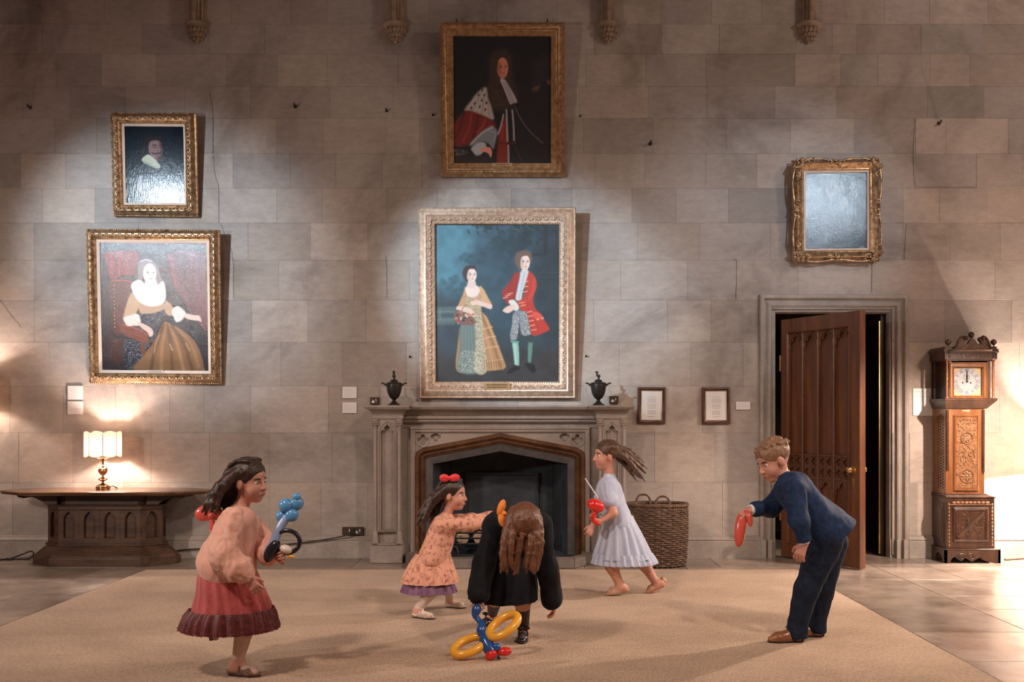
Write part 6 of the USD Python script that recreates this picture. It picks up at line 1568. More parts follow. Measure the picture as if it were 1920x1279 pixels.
# -- dark glossy portrait in a rococo frame
p = Paint(247, 215, 972, 1088, 160, (30, 36, 47))
p.cloudy(0.3, 140, 12).fill([(480, 420), (540, 300), (640, 290), (700, 380), (690, 520), (760, 580), (830, 640), (850, 900), (400, 950), (420, 640), (520, 560)], (52, 52, 62), 6, 0.7)
p.ell(580, 440, 75, 108, (72, 68, 76), 2.5, 0.8).line([(512, 420), (508, 490), (540, 545), (585, 540)], 6, (44, 46, 54), 0.9, 0.8).line([(535, 480), (560, 484)], 8, (46, 44, 52)).ell(545, 420, 10, 6, (40, 42, 50)).ell(592, 415, 10, 6, (40, 42, 50)).fill([(650, 560), (700, 500), (750, 560), (700, 650), (640, 640)], (84, 80, 82), 4, 0.7)
prof5 = [(0, 0.0), (0.004, 0.020), (0.012, 0.030), (0.020, 0.050), (0.030, 0.074), (0.042, 0.082), (0.058, 0.074), (0.074, 0.056), (0.088, 0.046), (0.096, 0.048), (0.102, 0.044), (0.104, 0.038), (0.104, 0.005)]
def roco(W_, H_):
    o, q = [], np.random.default_rng(9)
    def swirl(x, z, r, s, a0, h):
        th_ = np.linspace(0, 1.5 * math.pi, 14)
        rr2 = np.linspace(r, r * 0.25, 14)
        return tube(np.stack([x + s * rr2 * np.cos(th_ + a0), np.full(14, -h), z + rr2 * np.sin(th_ + a0)], 1), np.linspace(0.008, 0.005, 14), 6)
    for sx_ in (-1, 1):
        for sz_, zz in ((1, 0.0), (-1, H_)):
            cx_, cz_ = sx_ * (W_ / 2 - 0.030), zz + sz_ * 0.030
            for k in range(11):
                a = math.radians(-35 + 160 * k / 10)
                o.append(ball((cx_ - sx_ * 0.040 * math.cos(a) * 1.3, -0.082, cz_ + sz_ * 0.040 * math.sin(a) * 1.3), (0.022, 0.010, 0.008), rot([0, 1, 0], math.degrees(a) * sx_ * sz_), 1))
            for k in range(26):
                d1 = abs(q.normal(0, 0.07))
                lat = q.uniform(-0.030, 0.030)
                if k % 2:
                    x, z = cx_ - sx_ * d1, cz_ + sz_ * (lat + 0.005)
                else:
                    x, z = cx_ - sx_ * (lat + 0.005), cz_ + sz_ * d1
                o.append(ball((x, -0.078 + q.uniform(-0.006, 0.006), z), (q.uniform(0.008, 0.018), 0.009, q.uniform(0.006, 0.009)), rot([0, 1, 0], q.uniform(0, 180)), 1))
            o.append(swirl(cx_ - sx_ * 0.10, cz_ + sz_ * 0.008, 0.028, sx_, 0.6, 0.076))
            o.append(swirl(cx_ - sx_ * 0.006, cz_ + sz_ * 0.12, 0.028, sx_, 2.0, 0.076))
    for x, z, hz in ((0, 0.036, 1), (0, H_ - 0.036, 1), (-W_ / 2 + 0.036, H_ / 2, 0), (W_ / 2 - 0.036, H_ / 2, 0)):
        for k in range(18):
            a, r = q.uniform(0, 6.28), q.uniform(0.0, 0.042)
            o.append(ball((x + r * math.cos(a) * (1.3 if hz else 0.8), -0.080, z + r * math.sin(a) * (0.8 if hz else 1.3)), (q.uniform(0.008, 0.016), 0.010, 0.008), rot([0, 1, 0], q.uniform(0, 180)), 1))
        for s in (-1, 1):
            o.append(swirl(x + (s * 0.07 if hz else 0), z + (0 if hz else s * 0.07), 0.024, s, 0.4, 0.076))
    return cat(o)
def wavy(W_, H_):
    """the scalloped outer rim between the corner shells"""
    o = []
    for hz, L, f in ((1, W_, 0), (1, W_, 1), (0, H_, 0), (0, H_, 1)):
        t = np.linspace(0.04, 0.96, 60)
        e = 0.010 * np.cos(t * 2 * math.pi * 2) - 0.004 + 0.012
        if hz:
            P = np.stack([(t - 0.5) * L, np.full(60, -0.050), (e if f == 0 else H_ - e)], 1)
        else:
            P = np.stack([(-W_ / 2 + e if f == 0 else W_ / 2 - e), np.full(60, -0.050), t * L], 1)
        o.append(tube(P, 0.010 + 0.003 * np.cos(t * 30), 7))
    return cat(o)
picture('portrait_painting', 'dark glossy portrait in an ornate rococo gilt frame, above the doorway', 'painting', 1486, 1651, 299, 490, 1.5, -0.7, prof5, 0.122, 0.026, 'slip_cream', 'gilt', p, 'glossy_canvas', [('rococo_shells', roco), ('scalloped_rim', wavy)], back=-0.05)

# ------------------------------------------------------------------ soft bodies: distance fields meshed with surface nets
def nets(f, o, res):
    s = f < 0
    nx, ny, nz = f.shape
    c = np.zeros((nx - 1, ny - 1, nz - 1), np.int8)
    for a in (0, 1):
        for b in (0, 1):
            for d in (0, 1):
                c += s[a:nx - 1 + a, b:ny - 1 + b, d:nz - 1 + d]
    mix = (c > 0) & (c < 8)
    I = np.argwhere(mix)
    idx = np.full(mix.shape, -1, np.int64)
    idx[mix] = np.arange(len(I))
    acc, cnt = np.zeros((len(I), 3)), np.zeros(len(I))
    i, j, k = I.T
    for ax in range(3):
        for p in (0, 1):
            for q in (0, 1):
                da = [0, 0, 0]
                o1, o2 = [x for x in range(3) if x != ax]
                da[o1], da[o2] = p, q
                db = list(da)
                db[ax] = 1
                fa, fb = f[i + da[0], j + da[1], k + da[2]], f[i + db[0], j + db[1], k + db[2]]
                m = (fa < 0) != (fb < 0)
                t = np.where(m, fa / np.where(m, fa - fb, 1), 0)
                pos = np.stack([np.full(len(I), float(da[x])) for x in range(3)], 1)
                pos[:, ax] += t
                acc[m] += pos[m]
                cnt[m] += 1
    V = (I + acc / cnt[:, None]) * res + o
    F_ = []
    for ax in range(3):
        u, v = [(1, 2), (2, 0), (0, 1)][ax]
        sl0, sl1 = [slice(None)] * 3, [slice(None)] * 3
        sl0[ax], sl1[ax] = slice(0, -1), slice(1, None)
        a, b = s[tuple(sl0)], s[tuple(sl1)]
        E = np.argwhere(a != b)
        ok = np.ones(len(E), bool)
        for w in (u, v):
            ok &= (E[:, w] >= 1) & (E[:, w] < f.shape[w] - 1)
        E = E[ok]
        flip = a[tuple(E.T)]
        def cell(du_, dv_):
            Q = E.copy()
            Q[:, u] -= du_
            Q[:, v] -= dv_
            return idx[tuple(Q.T)]
        q0, q1, q2, q3 = cell(1, 1), cell(0, 1), cell(0, 0), cell(1, 0)
        quad = np.where(flip[:, None], np.stack([q0, q1, q2, q3], 1), np.stack([q3, q2, q1, q0], 1))
        F_ += [quad[:, [0, 1, 2]], quad[:, [0, 2, 3]]]
    F_ = np.vstack(F_)
    return trimesh.Trimesh(V, F_[(F_ >= 0).all(1)], process=False)

class Field:
    def __init__(s, k=0.02): s.P, s.k = [], k
    def cap(s, a, b, ra, rb=None, k=None, op='+'):
        s.P.append(('c', np.array(a, float), np.array(b, float), float(ra), float(ra if rb is None else rb), s.k if k is None else k, op)); return s
    def ell(s, c, r, R=None, k=None, op='+'):
        s.P.append(('e', np.array(c, float), np.broadcast_to(np.array(r, float), (3,)).copy(), np.eye(3) if R is None else np.array(R), 0, s.k if k is None else k, op)); return s
    def cut(s, p, n):       # keep the side that n points away from
        s.P.append(('h', np.array(p, float), np.array(n, float) / np.linalg.norm(n), 0, 0, 0, '&')); return s
    def chain(s, pts, radii, k=None):
        for a, b, ra, rb in zip(pts[:-1], pts[1:], radii[:-1], radii[1:]):
            s.cap(a, b, ra, rb, k)
        return s
    def mesh(s, res, wob=0.0, ws=9.0, seed=0):
        lo, hi = np.full(3, 1e9), np.full(3, -1e9)
        for p in s.P:
            if p[-1] != '+':
                continue
            if p[0] == 'c':
                r = max(p[3], p[4])
                lo, hi = np.minimum(lo, np.minimum(p[1], p[2]) - r), np.maximum(hi, np.maximum(p[1], p[2]) + r)
            else:
                e = np.sqrt(((p[3] * p[2][None]) ** 2).sum(1))
                lo, hi = np.minimum(lo, p[1] - e), np.maximum(hi, p[1] + e)
        lo, hi = lo - 4 * res - 0.012, hi + 4 * res + 0.012
        n = np.ceil((hi - lo) / res).astype(int) + 1
        ax = [lo[d] + res * np.arange(n[d]) for d in range(3)]
        f = np.full(n, 0.5, np.float32)
        for p in s.P:
            kd, k, op = p[0], p[-2], p[-1]
            if kd == 'h':
                g = [slice(None)] * 3
            else:
                if kd == 'c':
                    r = max(p[3], p[4])
                    a, b = np.minimum(p[1], p[2]) - r, np.maximum(p[1], p[2]) + r
                else:
                    e = np.sqrt(((p[3] * p[2][None]) ** 2).sum(1))
                    a, b = p[1] - e, p[1] + e
                m = k + 3 * res + 0.004
                g = [slice(max(0, int((a[d] - m - lo[d]) / res)), min(n[d], int((b[d] + m - lo[d]) / res) + 2)) for d in range(3)]
            Xx, Yy, Zz = (ax[0][g[0]][:, None, None], ax[1][g[1]][None, :, None], ax[2][g[2]][None, None, :])
            if kd == 'c':
                ab = p[2] - p[1]
                L = ab @ ab + 1e-12
                t = np.clip(((Xx - p[1][0]) * ab[0] + (Yy - p[1][1]) * ab[1] + (Zz - p[1][2]) * ab[2]) / L, 0, 1)
                d = np.sqrt((Xx - p[1][0] - t * ab[0]) ** 2 + (Yy - p[1][1] - t * ab[1]) ** 2 + (Zz - p[1][2] - t * ab[2]) ** 2) - (p[3] + (p[4] - p[3]) * t)
            elif kd == 'e':
                R, r = p[3], p[2]
                x, y, z = Xx - p[1][0], Yy - p[1][1], Zz - p[1][2]
                q = [(R[0, i] * x + R[1, i] * y + R[2, i] * z) for i in range(3)]
                k0 = np.sqrt(sum((q[i] / r[i]) ** 2 for i in range(3)))
                k1 = np.sqrt(sum((q[i] / r[i] ** 2) ** 2 for i in range(3))) + 1e-9
                d = k0 * (k0 - 1) / k1
            else:
                d = (Xx - p[1][0]) * p[2][0] + (Yy - p[1][1]) * p[2][1] + (Zz - p[1][2]) * p[2][2]
            cur = f[tuple(g)]
            if op == '+':
                if k > 0:
                    h = np.maximum(k - np.abs(cur - d), 0) / k
                    d = np.minimum(cur, d) - h * h * k / 4
                else:
                    d = np.minimum(cur, d)
            elif op == '-':
                h = np.maximum(k - np.abs(cur + d), 0) / max(k, 1e-6)
                d = np.maximum(cur, -d) + h * h * k / 4
            else:
                d = np.maximum(cur, d)
            f[tuple(g)] = d
        m = nets(f, lo, res)
        if wob:
            v = np.asarray(m.vertices)
            nn = np.asarray(m.vertex_normals)
            w = meshkit.fbm(v * ws + seed * 7.3, 3, seed) - 0.5
            w2 = meshkit.fbm(v * np.array([ws * 2.4, ws * 2.4, ws * 0.7]) + 3, 3, seed + 1) - 0.5
            m = trimesh.Trimesh(v + nn * (w + w2)[:, None] * wob, m.faces, process=False)
        return m

def U(v):
    v = np.array(v, float)
    return v / np.linalg.norm(v)

def add_head(f, c, fwd, up, h, neck_base, neck_r):
    """head of height h; returns its axes"""
    fw = U(fwd)
    sd = U(np.cross(up, fw))
    u = np.cross(fw, sd)
    R = np.stack([fw, sd, u], 1)
    s = h / 0.20
    def q(a, b, d): return c + R @ (np.array([a, b, d]) * s)
    f.ell(q(-.012, 0, .028), np.array([.088, .072, .076]) * s, R, .02 * s)
    f.ell(q(.022, 0, -.036), np.array([.058, .052, .062]) * s, R, .03 * s)
    f.ell(q(.052, 0, -.076), np.array([.020, .022, .018]) * s, R, .022 * s)
    for b in (-1, 1):
        f.ell(q(.046, b * .030, -.030), np.array([.026, .024, .026]) * s, R, .02 * s)
        f.ell(q(.079, b * .030, .005), np.array([.018, .0155, .0095]) * s, R, .008 * s, '-')
        f.ell(q(-.004, b * .072, -.006), np.array([.017, .008, .027]) * s, R, .006 * s)
    f.cap(q(.074, 0, .012), q(.093, 0, -.020), .0065 * s, .0095 * s, .010 * s)
    f.ell(q(.084, 0, -.024), np.array([.010, .014, .007]) * s, R, .008 * s)
    f.ell(q(.073, 0, -.052), np.array([.012, .022, .012]) * s, R, .010 * s)
    f.cap(q(-.018, 0, -.055), neck_base, neck_r, neck_r * 1.12, .025 * s)
    return R, q, s

def add_hand(f, w, dr, nrm, thumb, s, curl=(25, 30, 20), spread=7.0):
    """palm, four fingers of unequal length bent at their joints and a thumb from the side of the palm"""
    dr, nrm = U(dr), np.array(nrm, float)
    nrm = U(nrm - dr * (nrm @ dr))
    ac = np.cross(dr, nrm) * thumb
    for i in range(4):
        o = (i - 1.5) * 0.0135 * s
        f.cap(w + ac * -o * 0.45, w + dr * 0.062 * s - ac * o, 0.0115 * s, 0.0092 * s, 0.012 * s)
    for i, L in enumerate((0.052, 0.059, 0.055, 0.043)):
        o = (i - 1.5) * 0.0150 * s
        a = math.radians((i - 1.5) * -spread)
        d = U(dr * math.cos(a) + ac * math.sin(a))
        p = w + dr * 0.064 * s - ac * o
        ang = 0
        for seg, (fr, r0, r1) in enumerate(((0.44, .0072, .0068), (0.31, .0068, .0062), (0.25, .0062, .0052))):
            ang += math.radians(curl[seg])
            q = p + (d * math.cos(ang) + nrm * math.sin(ang)) * L * fr * s
            f.cap(p, q, r0 * s, r1 * s, 0.003 * s)
            p = q
    p = w + dr * 0.020 * s + ac * 0.020 * s
    q = p + U(dr * 0.72 + ac * 0.62 + nrm * 0.25) * 0.032 * s
    r = q + U(dr * 0.90 + ac * 0.20 + nrm * 0.45) * 0.026 * s
    f.cap(p, q, 0.0105 * s, 0.0082 * s, 0.008 * s).cap(q, r, 0.0082 * s, 0.0062 * s, 0.003 * s)

def pleated(rings, n, pleats, amp, seed=0, thick=0.004):
    """cloth hanging round an axis: rings of (centre, rx, ry, pleat depth factor); closed at the hem with a real thickness"""
    q = np.random.default_rng(seed)
    ph = q.uniform(0, 6.28, 4)
    a = np.linspace(0, 2 * math.pi, n, endpoint=False)
    rr = []
    for c, rx, ry, g in rings:
        w = amp * g * (np.cos(pleats * a + ph[0] + 0.6 * np.sin(3 * a + ph[1])) + 0.5 * np.cos(5 * a + ph[2]))
        rr.append(np.stack([c[0] + (rx + w) * np.cos(a), c[1] + (ry + w) * np.sin(a), np.full(n, c[2]) + 0.35 * w], 1))
    outer = np.array(rr)
    cen = np.array([r[0] for r in rings])[:, None]
    inner = cen + (outer - cen) * (1 - thick / np.linalg.norm(outer - cen, axis=2, keepdims=True))
    V = np.vstack([outer, inner[::-1]])
    m = trimesh.Trimesh(V.reshape(-1, 3), grid_faces(len(V), n, False, True), process=False)
    return out(m)

def shoe(heel, toe, wdt, hgt, kind):
    """shoe along heel -> toe on its sole; returns (upper, sole, extra)"""
    heel, toe = np.array(heel, float), np.array(toe, float)
    d = toe - heel
    L = np.linalg.norm(d)
    d /= L
    s_ = U(np.cross(d, [0, 0, 1.0]))
    u = np.cross(s_, d)
    u = u if u[2] > 0 else -u
    def q(a, b, c): return heel + d * a * L + s_ * b * wdt + u * c * hgt
    R = np.stack([d, s_, u], 1)
    f = Field(0.02)
    f.cap(q(.14, 0, .36), q(.45, 0, .30), wdt * .33, wdt * .36).cap(q(.45, 0, .30), q(.70, .03, .24), wdt * .36, wdt * .44).cap(q(.70, .03, .24), q(.90, .02, .17), wdt * .42, wdt * .26)
    if kind == 'oxford':
        f.cap(q(.16, 0, .4), q(.20, 0, .92), wdt * .32, wdt * .30).cap(q(.20, 0, .8), q(.52, 0, .45), wdt * .3, wdt * .28)
        f.cut(q(.2, 0, .98), u)
        f.ell(q(.18, 0, 1.05), (wdt * .27, wdt * .23, hgt * .35), R, 0.006, '-')
    else:
        f.cap(q(.10, 0, .35), q(.10, 0, .62), wdt * .30, wdt * .24)
        f.ell(q(.42, 0, .90), (L * .30, wdt * .30, hgt * .62), R, 0.006, '-')
    f.cut(q(.5, 0, .10), -u)
    up = f.mesh(0.004)
    g = Field(0.01)
    g.cap(q(.13, 0, .05), q(.45, 0, .05), wdt * .33, wdt * .35).cap(q(.45, 0, .05), q(.70, .03, .05), wdt * .36, wdt * .45).cap(q(.70, .03, .05), q(.90, .02, .05), wdt * .42, wdt * .27)
    g.cut(q(.5, 0, .13), u).cut(q(.5, 0, 0.0), -u)
    sole = g.mesh(0.004)
    ex = []
    if kind == 'oxford':
        for k in range(4):
            a = .40 + .06 * k
            ex.append(tube(spline([q(a, -.24, .78 - .09 * k), q(a + .01, 0, .90 - .10 * k), q(a, .24, .78 - .09 * k)], 8), 0.0022, 5))
        ex.append(tube(spline([q(.40, 0, .92), q(.40, -.2, 1.12), q(.47, -.32, .92)], 10), 0.002, 5))
        ex.append(tube(spline([q(.40, 0, .92), q(.40, .2, 1.15), q(.47, .34, .9)], 10), 0.002, 5))
    else:
        ex.append(tube(spline([q(.40, -.40, .42), q(.40, -.30, .86), q(.40, 0, 1.02), q(.40, .30, .86), q(.40, .40, .42)], 16), 0.0050, 6))
        ex.append(ball(q(.40, -.38, .62), (0.006, 0.006, 0.006), None, 1))
    return up, sole, cat(ex)

def eyes(t, R, q, s, under):
    for b in (-1, 1):
        e = t.part('eye', ball(q(.0555, b * .030, .005), .0130 * s), 'eye_white', under=under, smooth=True)
        t.part('iris', ball(q(.0642, b * .0305, .005), .0056 * s), 'iris_dark', under=e, smooth=True)
        t.part('eyebrow', tube(spline([q(.0745, b * .014, .022), q(.0715, b * .030, .027), q(.0585, b * .046, .022)], 8), np.array([.002, .003, .0032, .0033, .0032, .003, .0025, .0016]) * s, 6), 'brow_hair', under=under, smooth=True)
    t.part('mouth', cat([ball(q(.0835, 0, -.0475), np.array([.005, .018, .0042]) * s, R), ball(q(.0825, 0, -.0545), np.array([.006, .015, .0048]) * s, R)]), 'lips', under=under, smooth=True)

mat('skin', (0.54, 0.25, 0.185), (0.62, 0.32, 0.24), rough=0.5, scale=(14, 14, 14), subsurface_weight=0.08, subsurface_scale=0.01)
mat('eye_white', (0.72, 0.68, 0.64), rough=0.2)
mat('iris_dark', (0.03, 0.018, 0.012), rough=0.15)
mat('brow_hair', (0.045, 0.024, 0.015), rough=0.7)
mat('lips', (0.46, 0.14, 0.12), rough=0.45)
def hair_mat(name, a, b): mat(name, a, b, rough=0.40, scale=(110, 110, 16), detail=4, lo=0.3, hi=0.7, bump=0.22, bscale=110, spec=0.5)
hair_mat('hair_dark', (0.016, 0.009, 0.007), (0.06, 0.032, 0.022))
hair_mat('hair_brown', (0.045, 0.022, 0.013), (0.13, 0.068, 0.038))
hair_mat('hair_auburn', (0.09, 0.032, 0.016), (0.20, 0.085, 0.045))
hair_mat('hair_sandy', (0.17, 0.085, 0.048), (0.34, 0.20, 0.12))
mat('blouse_peach', (0.72, 0.36, 0.27), (0.80, 0.46, 0.36), rough=0.7, scale=(9, 9, 9), sheen=0.3, fine=0.1)
mat('skirt_red', (0.40, 0.055, 0.055), (0.54, 0.10, 0.095), rough=0.8, scale=(30, 30, 8), sheen=0.4, fine=0.2)
mat('hem_maroon', (0.085, 0.012, 0.016), (0.17, 0.028, 0.030), rough=0.5, scale=(40, 40, 40), fine=0.4)
mat('sequin', (0.85, 0.62, 0.50), rough=0.12, metal=1.0)
mat('tights_pink', (0.56, 0.37, 0.31), (0.62, 0.43, 0.37), rough=0.75, scale=(20, 20, 20))
mat('tights_white', (0.64, 0.50, 0.43), (0.70, 0.56, 0.49), rough=0.75, scale=(20, 20, 20))
mat('tights_black', (0.030, 0.018, 0.018), (0.055, 0.034, 0.032), rough=0.7, scale=(20, 20, 20))
mat('shoe_glitter', (0.12, 0.065, 0.042), (0.34, 0.21, 0.15), rough=0.3, metal=0.5, scale=(160, 160, 160), detail=2, bump=0.6, bscale=200)
mat('shoe_silver', (0.40, 0.31, 0.25), (0.80, 0.68, 0.58), rough=0.25, metal=0.7, scale=(160, 160, 160), detail=2, bump=0.6, bscale=200)
mat('shoe_black', (0.008, 0.008, 0.010), rough=0.18, spec=0.7)
mat('shoe_beige', (0.45, 0.25, 0.15), (0.52, 0.31, 0.20), rough=0.5)
mat('shoe_brown', (0.20, 0.070, 0.024), (0.36, 0.145, 0.055), rough=0.34, scale=(9, 9, 9), fine=0.2, coat=0.3)
mat('sole_dark', (0.035, 0.018, 0.012), rough=0.6)
mat('dress_floral', (0.72, 0.36, 0.25), (0.36, 0.13, 0.09), rough=0.75, scale=(34, 34, 34), detail=2, lo=0.50, hi=0.66, sheen=0.2)
mat('petticoat_purple', (0.13, 0.055, 0.12), (0.24, 0.12, 0.22), rough=0.7, scale=(26, 26, 8))
mat('bow_red', (0.62, 0.012, 0.022), (0.75, 0.03, 0.035), rough=0.45, sheen=0.3)
mat('pearl', (0.80, 0.70, 0.62), rough=0.15)
mat('velvet_black', (0.006, 0.007, 0.011), (0.013, 0.014, 0.020), rough=0.85, scale=(12, 12, 12), sheen=0.03, spec=0.2)
mat('scarf_orange', (0.78, 0.20, 0.02), (0.88, 0.30, 0.05), rough=0.6, scale=(30, 30, 30))
mat('dress_blue', (0.43, 0.50, 0.68), (0.55, 0.61, 0.77), rough=0.7, scale=(12, 12, 6), sheen=0.3, fine=0.1)
mat('suit_navy', (0.009, 0.024, 0.068), (0.020, 0.045, 0.115), rough=0.75, scale=(30, 30, 30), sheen=0.03, fine=0.35, spec=0.2)
mat('trouser_navy', (0.006, 0.012, 0.028), (0.013, 0.023, 0.048), rough=0.75, scale=(30, 30, 30), sheen=0.02, fine=0.3, spec=0.2)
mat('shirt_white', (0.72, 0.72, 0.76), rough=0.65)
def rubber(name, c): mat(name, c, tuple(np.minimum(np.array(c) * 1.12, 0.95)), rough=0.22, scale=(12, 12, 12), spec=0.6, coat=0.25, subsurface_weight=0.1, subsurface_scale=0.01)
rubber('balloon_red', (0.62, 0.022, 0.018))
rubber('balloon_coral', (0.60, 0.10, 0.075))
rubber('balloon_blue', (0.012, 0.075, 0.28))
rubber('balloon_sky', (0.09, 0.30, 0.58))
rubber('balloon_pale', (0.30, 0.42, 0.68))
rubber('balloon_yellow', (0.82, 0.40, 0.04))
rubber('balloon_black', (0.010, 0.012, 0.022))
rubber('balloon_white', (0.72, 0.62, 0.55))

def person(label, yb):
    def J(px, py, dy=0.0): return Wp(px, py, yb + dy)
    return J

RES = 0.0046
# ================================================================== girl in the red skirt (left)
yb = yf(1268)
J = person('', yb)
g1 = Thing('person', 'girl in peach blouse and red sequin-hemmed skirt running right, at the left', 'person', (J(448, 1240)[0], yb, 0))
f = Field(0.03)
hd_c = J(468, 903, 0.0)
nb_ = J(451, 957, 0.0)
R, q, s = add_head(f, hd_c, (0.93, -0.36, -0.12), (-0.16, 0, 1), 0.205, nb_, 0.034)
sR, sL = J(440, 975, -.10), J(452, 970, .10)
f.cap(sR, sL, .042).cap(J(446, 985, -.04), J(428, 1070, -.04), .082, .078).cap(J(446, 985, .04), J(428, 1070, .04), .082, .078).cap(J(428, 1075, -.04), J(436, 1100, -.045), .085, .085).cap(J(428, 1075, .04), J(436, 1100, .045), .085, .085)
eR, wR, eL, wL = J(420, 1040, -.17), J(464, 1082, -.19), J(495, 1022, .08), J(512, 1042, -.04)
f.chain([sR, eR, wR], [.034, .028, .019]).chain([sL, eL, wL], [.034, .028, .019])
add_hand(f, wR, J(486, 1112, -.19) - wR, (0.2, 1, -0.2), 1, 0.95, (22, 30, 22))
add_hand(f, wL, J(530, 1040, -.06) - wL, (0.2, -1, -0.2), 1, 0.95, (55, 60, 45), 3)
hR, kR, aR, hL, kL, aL = J(440, 1100, -.06), J(458, 1180, -.055), J(446, 1240, -.02), J(440, 1100, .06), J(482, 1158, .06), J(420, 1166, .14)
f.chain([hR, kR, aR], [.070, .043, .027]).chain([hL, kL, aL], [.070, .043, .027])
heR, toR = np.array(fl(428, 1268)), np.array(fl(489, 1271))
heR[1] = yb - .02; toR[1] = yb - .055
heR[0], toR[0] = J(428, 1268, -.02)[0], J(489, 1270, -.05)[0]
heR[2] = toR[2] = 0.016
f.cap(aR, heR + [.03, 0, .035], .028, .026).cap(heR + [.03, 0, .030], toR - [.03, 0, -.022], .026, .020)
toL, heL = J(404, 1194, .15), J(402, 1158, .15)
f.cap(aL, heL + [0.01, 0, 0.0], .027, .024).cap(heL, toL, .024, .018)
body = g1.part('body', f.cut([0, 0, .0150], [0, 0, -1]).mesh(RES), 'skin', smooth=True)
eyes(g1, R, q, s, body)
h = Field(0.02)
h.ell(q(-.020, 0, .040), np.array([.092, .083, .080]) * s, R).ell(q(.075, 0, -.015), np.array([.070, .062, .068]) * s, R, .012, '-')
qh = np.random.default_rng(31)
for k in range(26):
    a = -1.9 + 3.8 * k / 25
    root = q(-.03 - .05 * math.cos(a) * 0.8, .070 * math.sin(a), .02 + .03 * qh.random())
    tip = root + np.array([-.10 - .05 * qh.random(), .03 * math.sin(a), -.15 - .07 * qh.random()])
    midp = (root + tip) / 2 + np.array([-.02, 0.01 * qh.normal(), .015])
    P = spline([root, midp, tip], 6)
    h.chain(P, np.linspace(.021, .006, 6), .010)
for k in range(9):
    a = -1.2 + 2.4 * k / 8
    h.chain(spline([q(.02, .05 * math.sin(a), .105), q(-.05, .075 * math.sin(a), .095), q(-.10, .072 * math.sin(a), .02)], 6), np.linspace(.010, .012, 6), .006)
hp_ = g1.part('hair', h.mesh(0.006, 0.006, 40), 'hair_dark', smooth=True)
b = Field(0.035)
b.cap(J(445, 985, -.035), J(424, 1058, -.04), .098, .132).cap(J(445, 985, .035), J(424, 1058, .04), .098, .132).cap(J(424, 1058), J(424, 1076), .135, .125)
b.cap(sR, sL, .056)
b.cap(nb_ + [-.012, 0, -.012], nb_ + [-.002, 0, .012], .050, .044, .015)
b.ell(nb_ + [.012, 0, .030], (.040, .040, .022), None, .006, '-')
b.cut(J(424, 1088), (0.12, 0, -1))
bl = g1.part('blouse', b.mesh(0.0065, 0.022, 7.5, 4), 'blouse_peach', smooth=True)
for n_, (s0, e0, w0) in enumerate(((sR, eR, wR), (sL, eL, wL))):
    sl = Field(0.03).chain([s0, e0, e0 + (w0 - e0) * .70, w0 + (e0 - w0) * .10], [.062, .070, .064, .036], .03)
    sl.ell(w0 + (e0 - w0) * .06, .030, None, .006)
    g1.part('sleeve', sl.mesh(0.006, 0.026, 13, 6 + n_), 'blouse_peach', under=bl, smooth=True)
g1.part('cuff_frill', cat([pleated([(wR + (eR - wR) * .10 + [0, 0, .010], .030, .030, .3), (wR + (eR - wR) * .02, .036, .036, 1.0)], 40, 10, .004, 3, .003)]), 'blouse_peach', under=bl, smooth=True)
c0, cw = J(428, 1078), sc(yb)
def ringat(px, py, w, ry, gdep): return (J(px, py), w * cw / 2, ry, gdep)
g1.part('skirt', pleated([ringat(427, 1070, 104, .145, .1), ringat(428, 1082, 112, .150, .3), ringat(433, 1110, 126, .160, .6), ringat(435, 1135, 142, .172, .9), ringat(434, 1152, 150, .180, .9)], 120, 18, .0060, 5), 'skirt_red', smooth=True)
hemr = [ringat(435, 1140, 154, .192, .5), ringat(433, 1153, 168, .205, 1.0), ringat(432, 1168, 176, .210, 1.4), ringat(432, 1178, 182, .216, 1.6)]
hm = pleated(hemr, 160, 26, .0065, 6)
hem = g1.part('sequin_hem', hm, 'hem_maroon', smooth=True)
qs = np.random.default_rng(8)
fo = np.asarray(hm.triangles)[:960]
seqs = []
for i in qs.choice(len(fo), 300, replace=False):
    w_ = qs.dirichlet((1, 1, 1))
    n_ = np.cross(fo[i][1] - fo[i][0], fo[i][2] - fo[i][0])
    n_ /= np.linalg.norm(n_) + 1e-12
    seqs.append(move(trimesh.creation.icosphere(0, qs.uniform(.0022, .0042)), None, w_ @ fo[i] + n_ * .0016))
g1.part('sequins', cat(seqs), 'sequin', under=hem, smooth=False, stuff=True)
t = Field(0.02)
t.chain([hR, kR, aR], [.072, .0455, .0295]).chain([hL, kL, aL], [.072, .0455, .0295]).cap(aR, heR + [.03, 0, .035], .0300, .028).cap(heR + [.03, 0, .030], toR - [.03, 0, -.022], .028, .022).cap(aL, heL, .0295, .026).cap(heL, toL, .026, .020)
g1.part('tights', t.cut([0, 0, .0145], [0, 0, -1]).mesh(0.006), 'tights_pink', smooth=True)
for a_, b_ in ((heR * [1, 1, 0] + [0, 0, .013], toR * [1, 1, 0] + [0, 0, .013]), (heL + [-.028, 0, .03], toL + [-.028, 0, -.018])):
    if a_ is not None:
        up, so, ex = shoe(a_, b_, .068, .058, 'mary')
        sh_ = g1.part('shoe', up, 'shoe_glitter', smooth=True)
        g1.part('sole', so, 'sole_dark', under=sh_, smooth=True)
        g1.part('strap', ex, 'shoe_glitter', under=sh_, smooth=True)
bowp = J(392, 967, .03)
bw_ = [ball(bowp + [-.022, 0, .012], (.052, .022, .040), rot([0, 1, 0], -18)), ball(bowp + [.030, .02, .008], (.040, .026, .032), rot([0, 1, 0], 30)), ball(bowp + [.012, 0, 0], (.020, .024, .020)), tube(spline([bowp + [.01, 0, -.01], bowp + [.02, -.005, -.05], bowp + [.015, 0, -.075]], 8), np.linspace(.012, .016, 8), 8)]
g1.part('back_bow', cat(bw_), 'balloon_coral', smooth=True, label='red satin bow tied at her back')
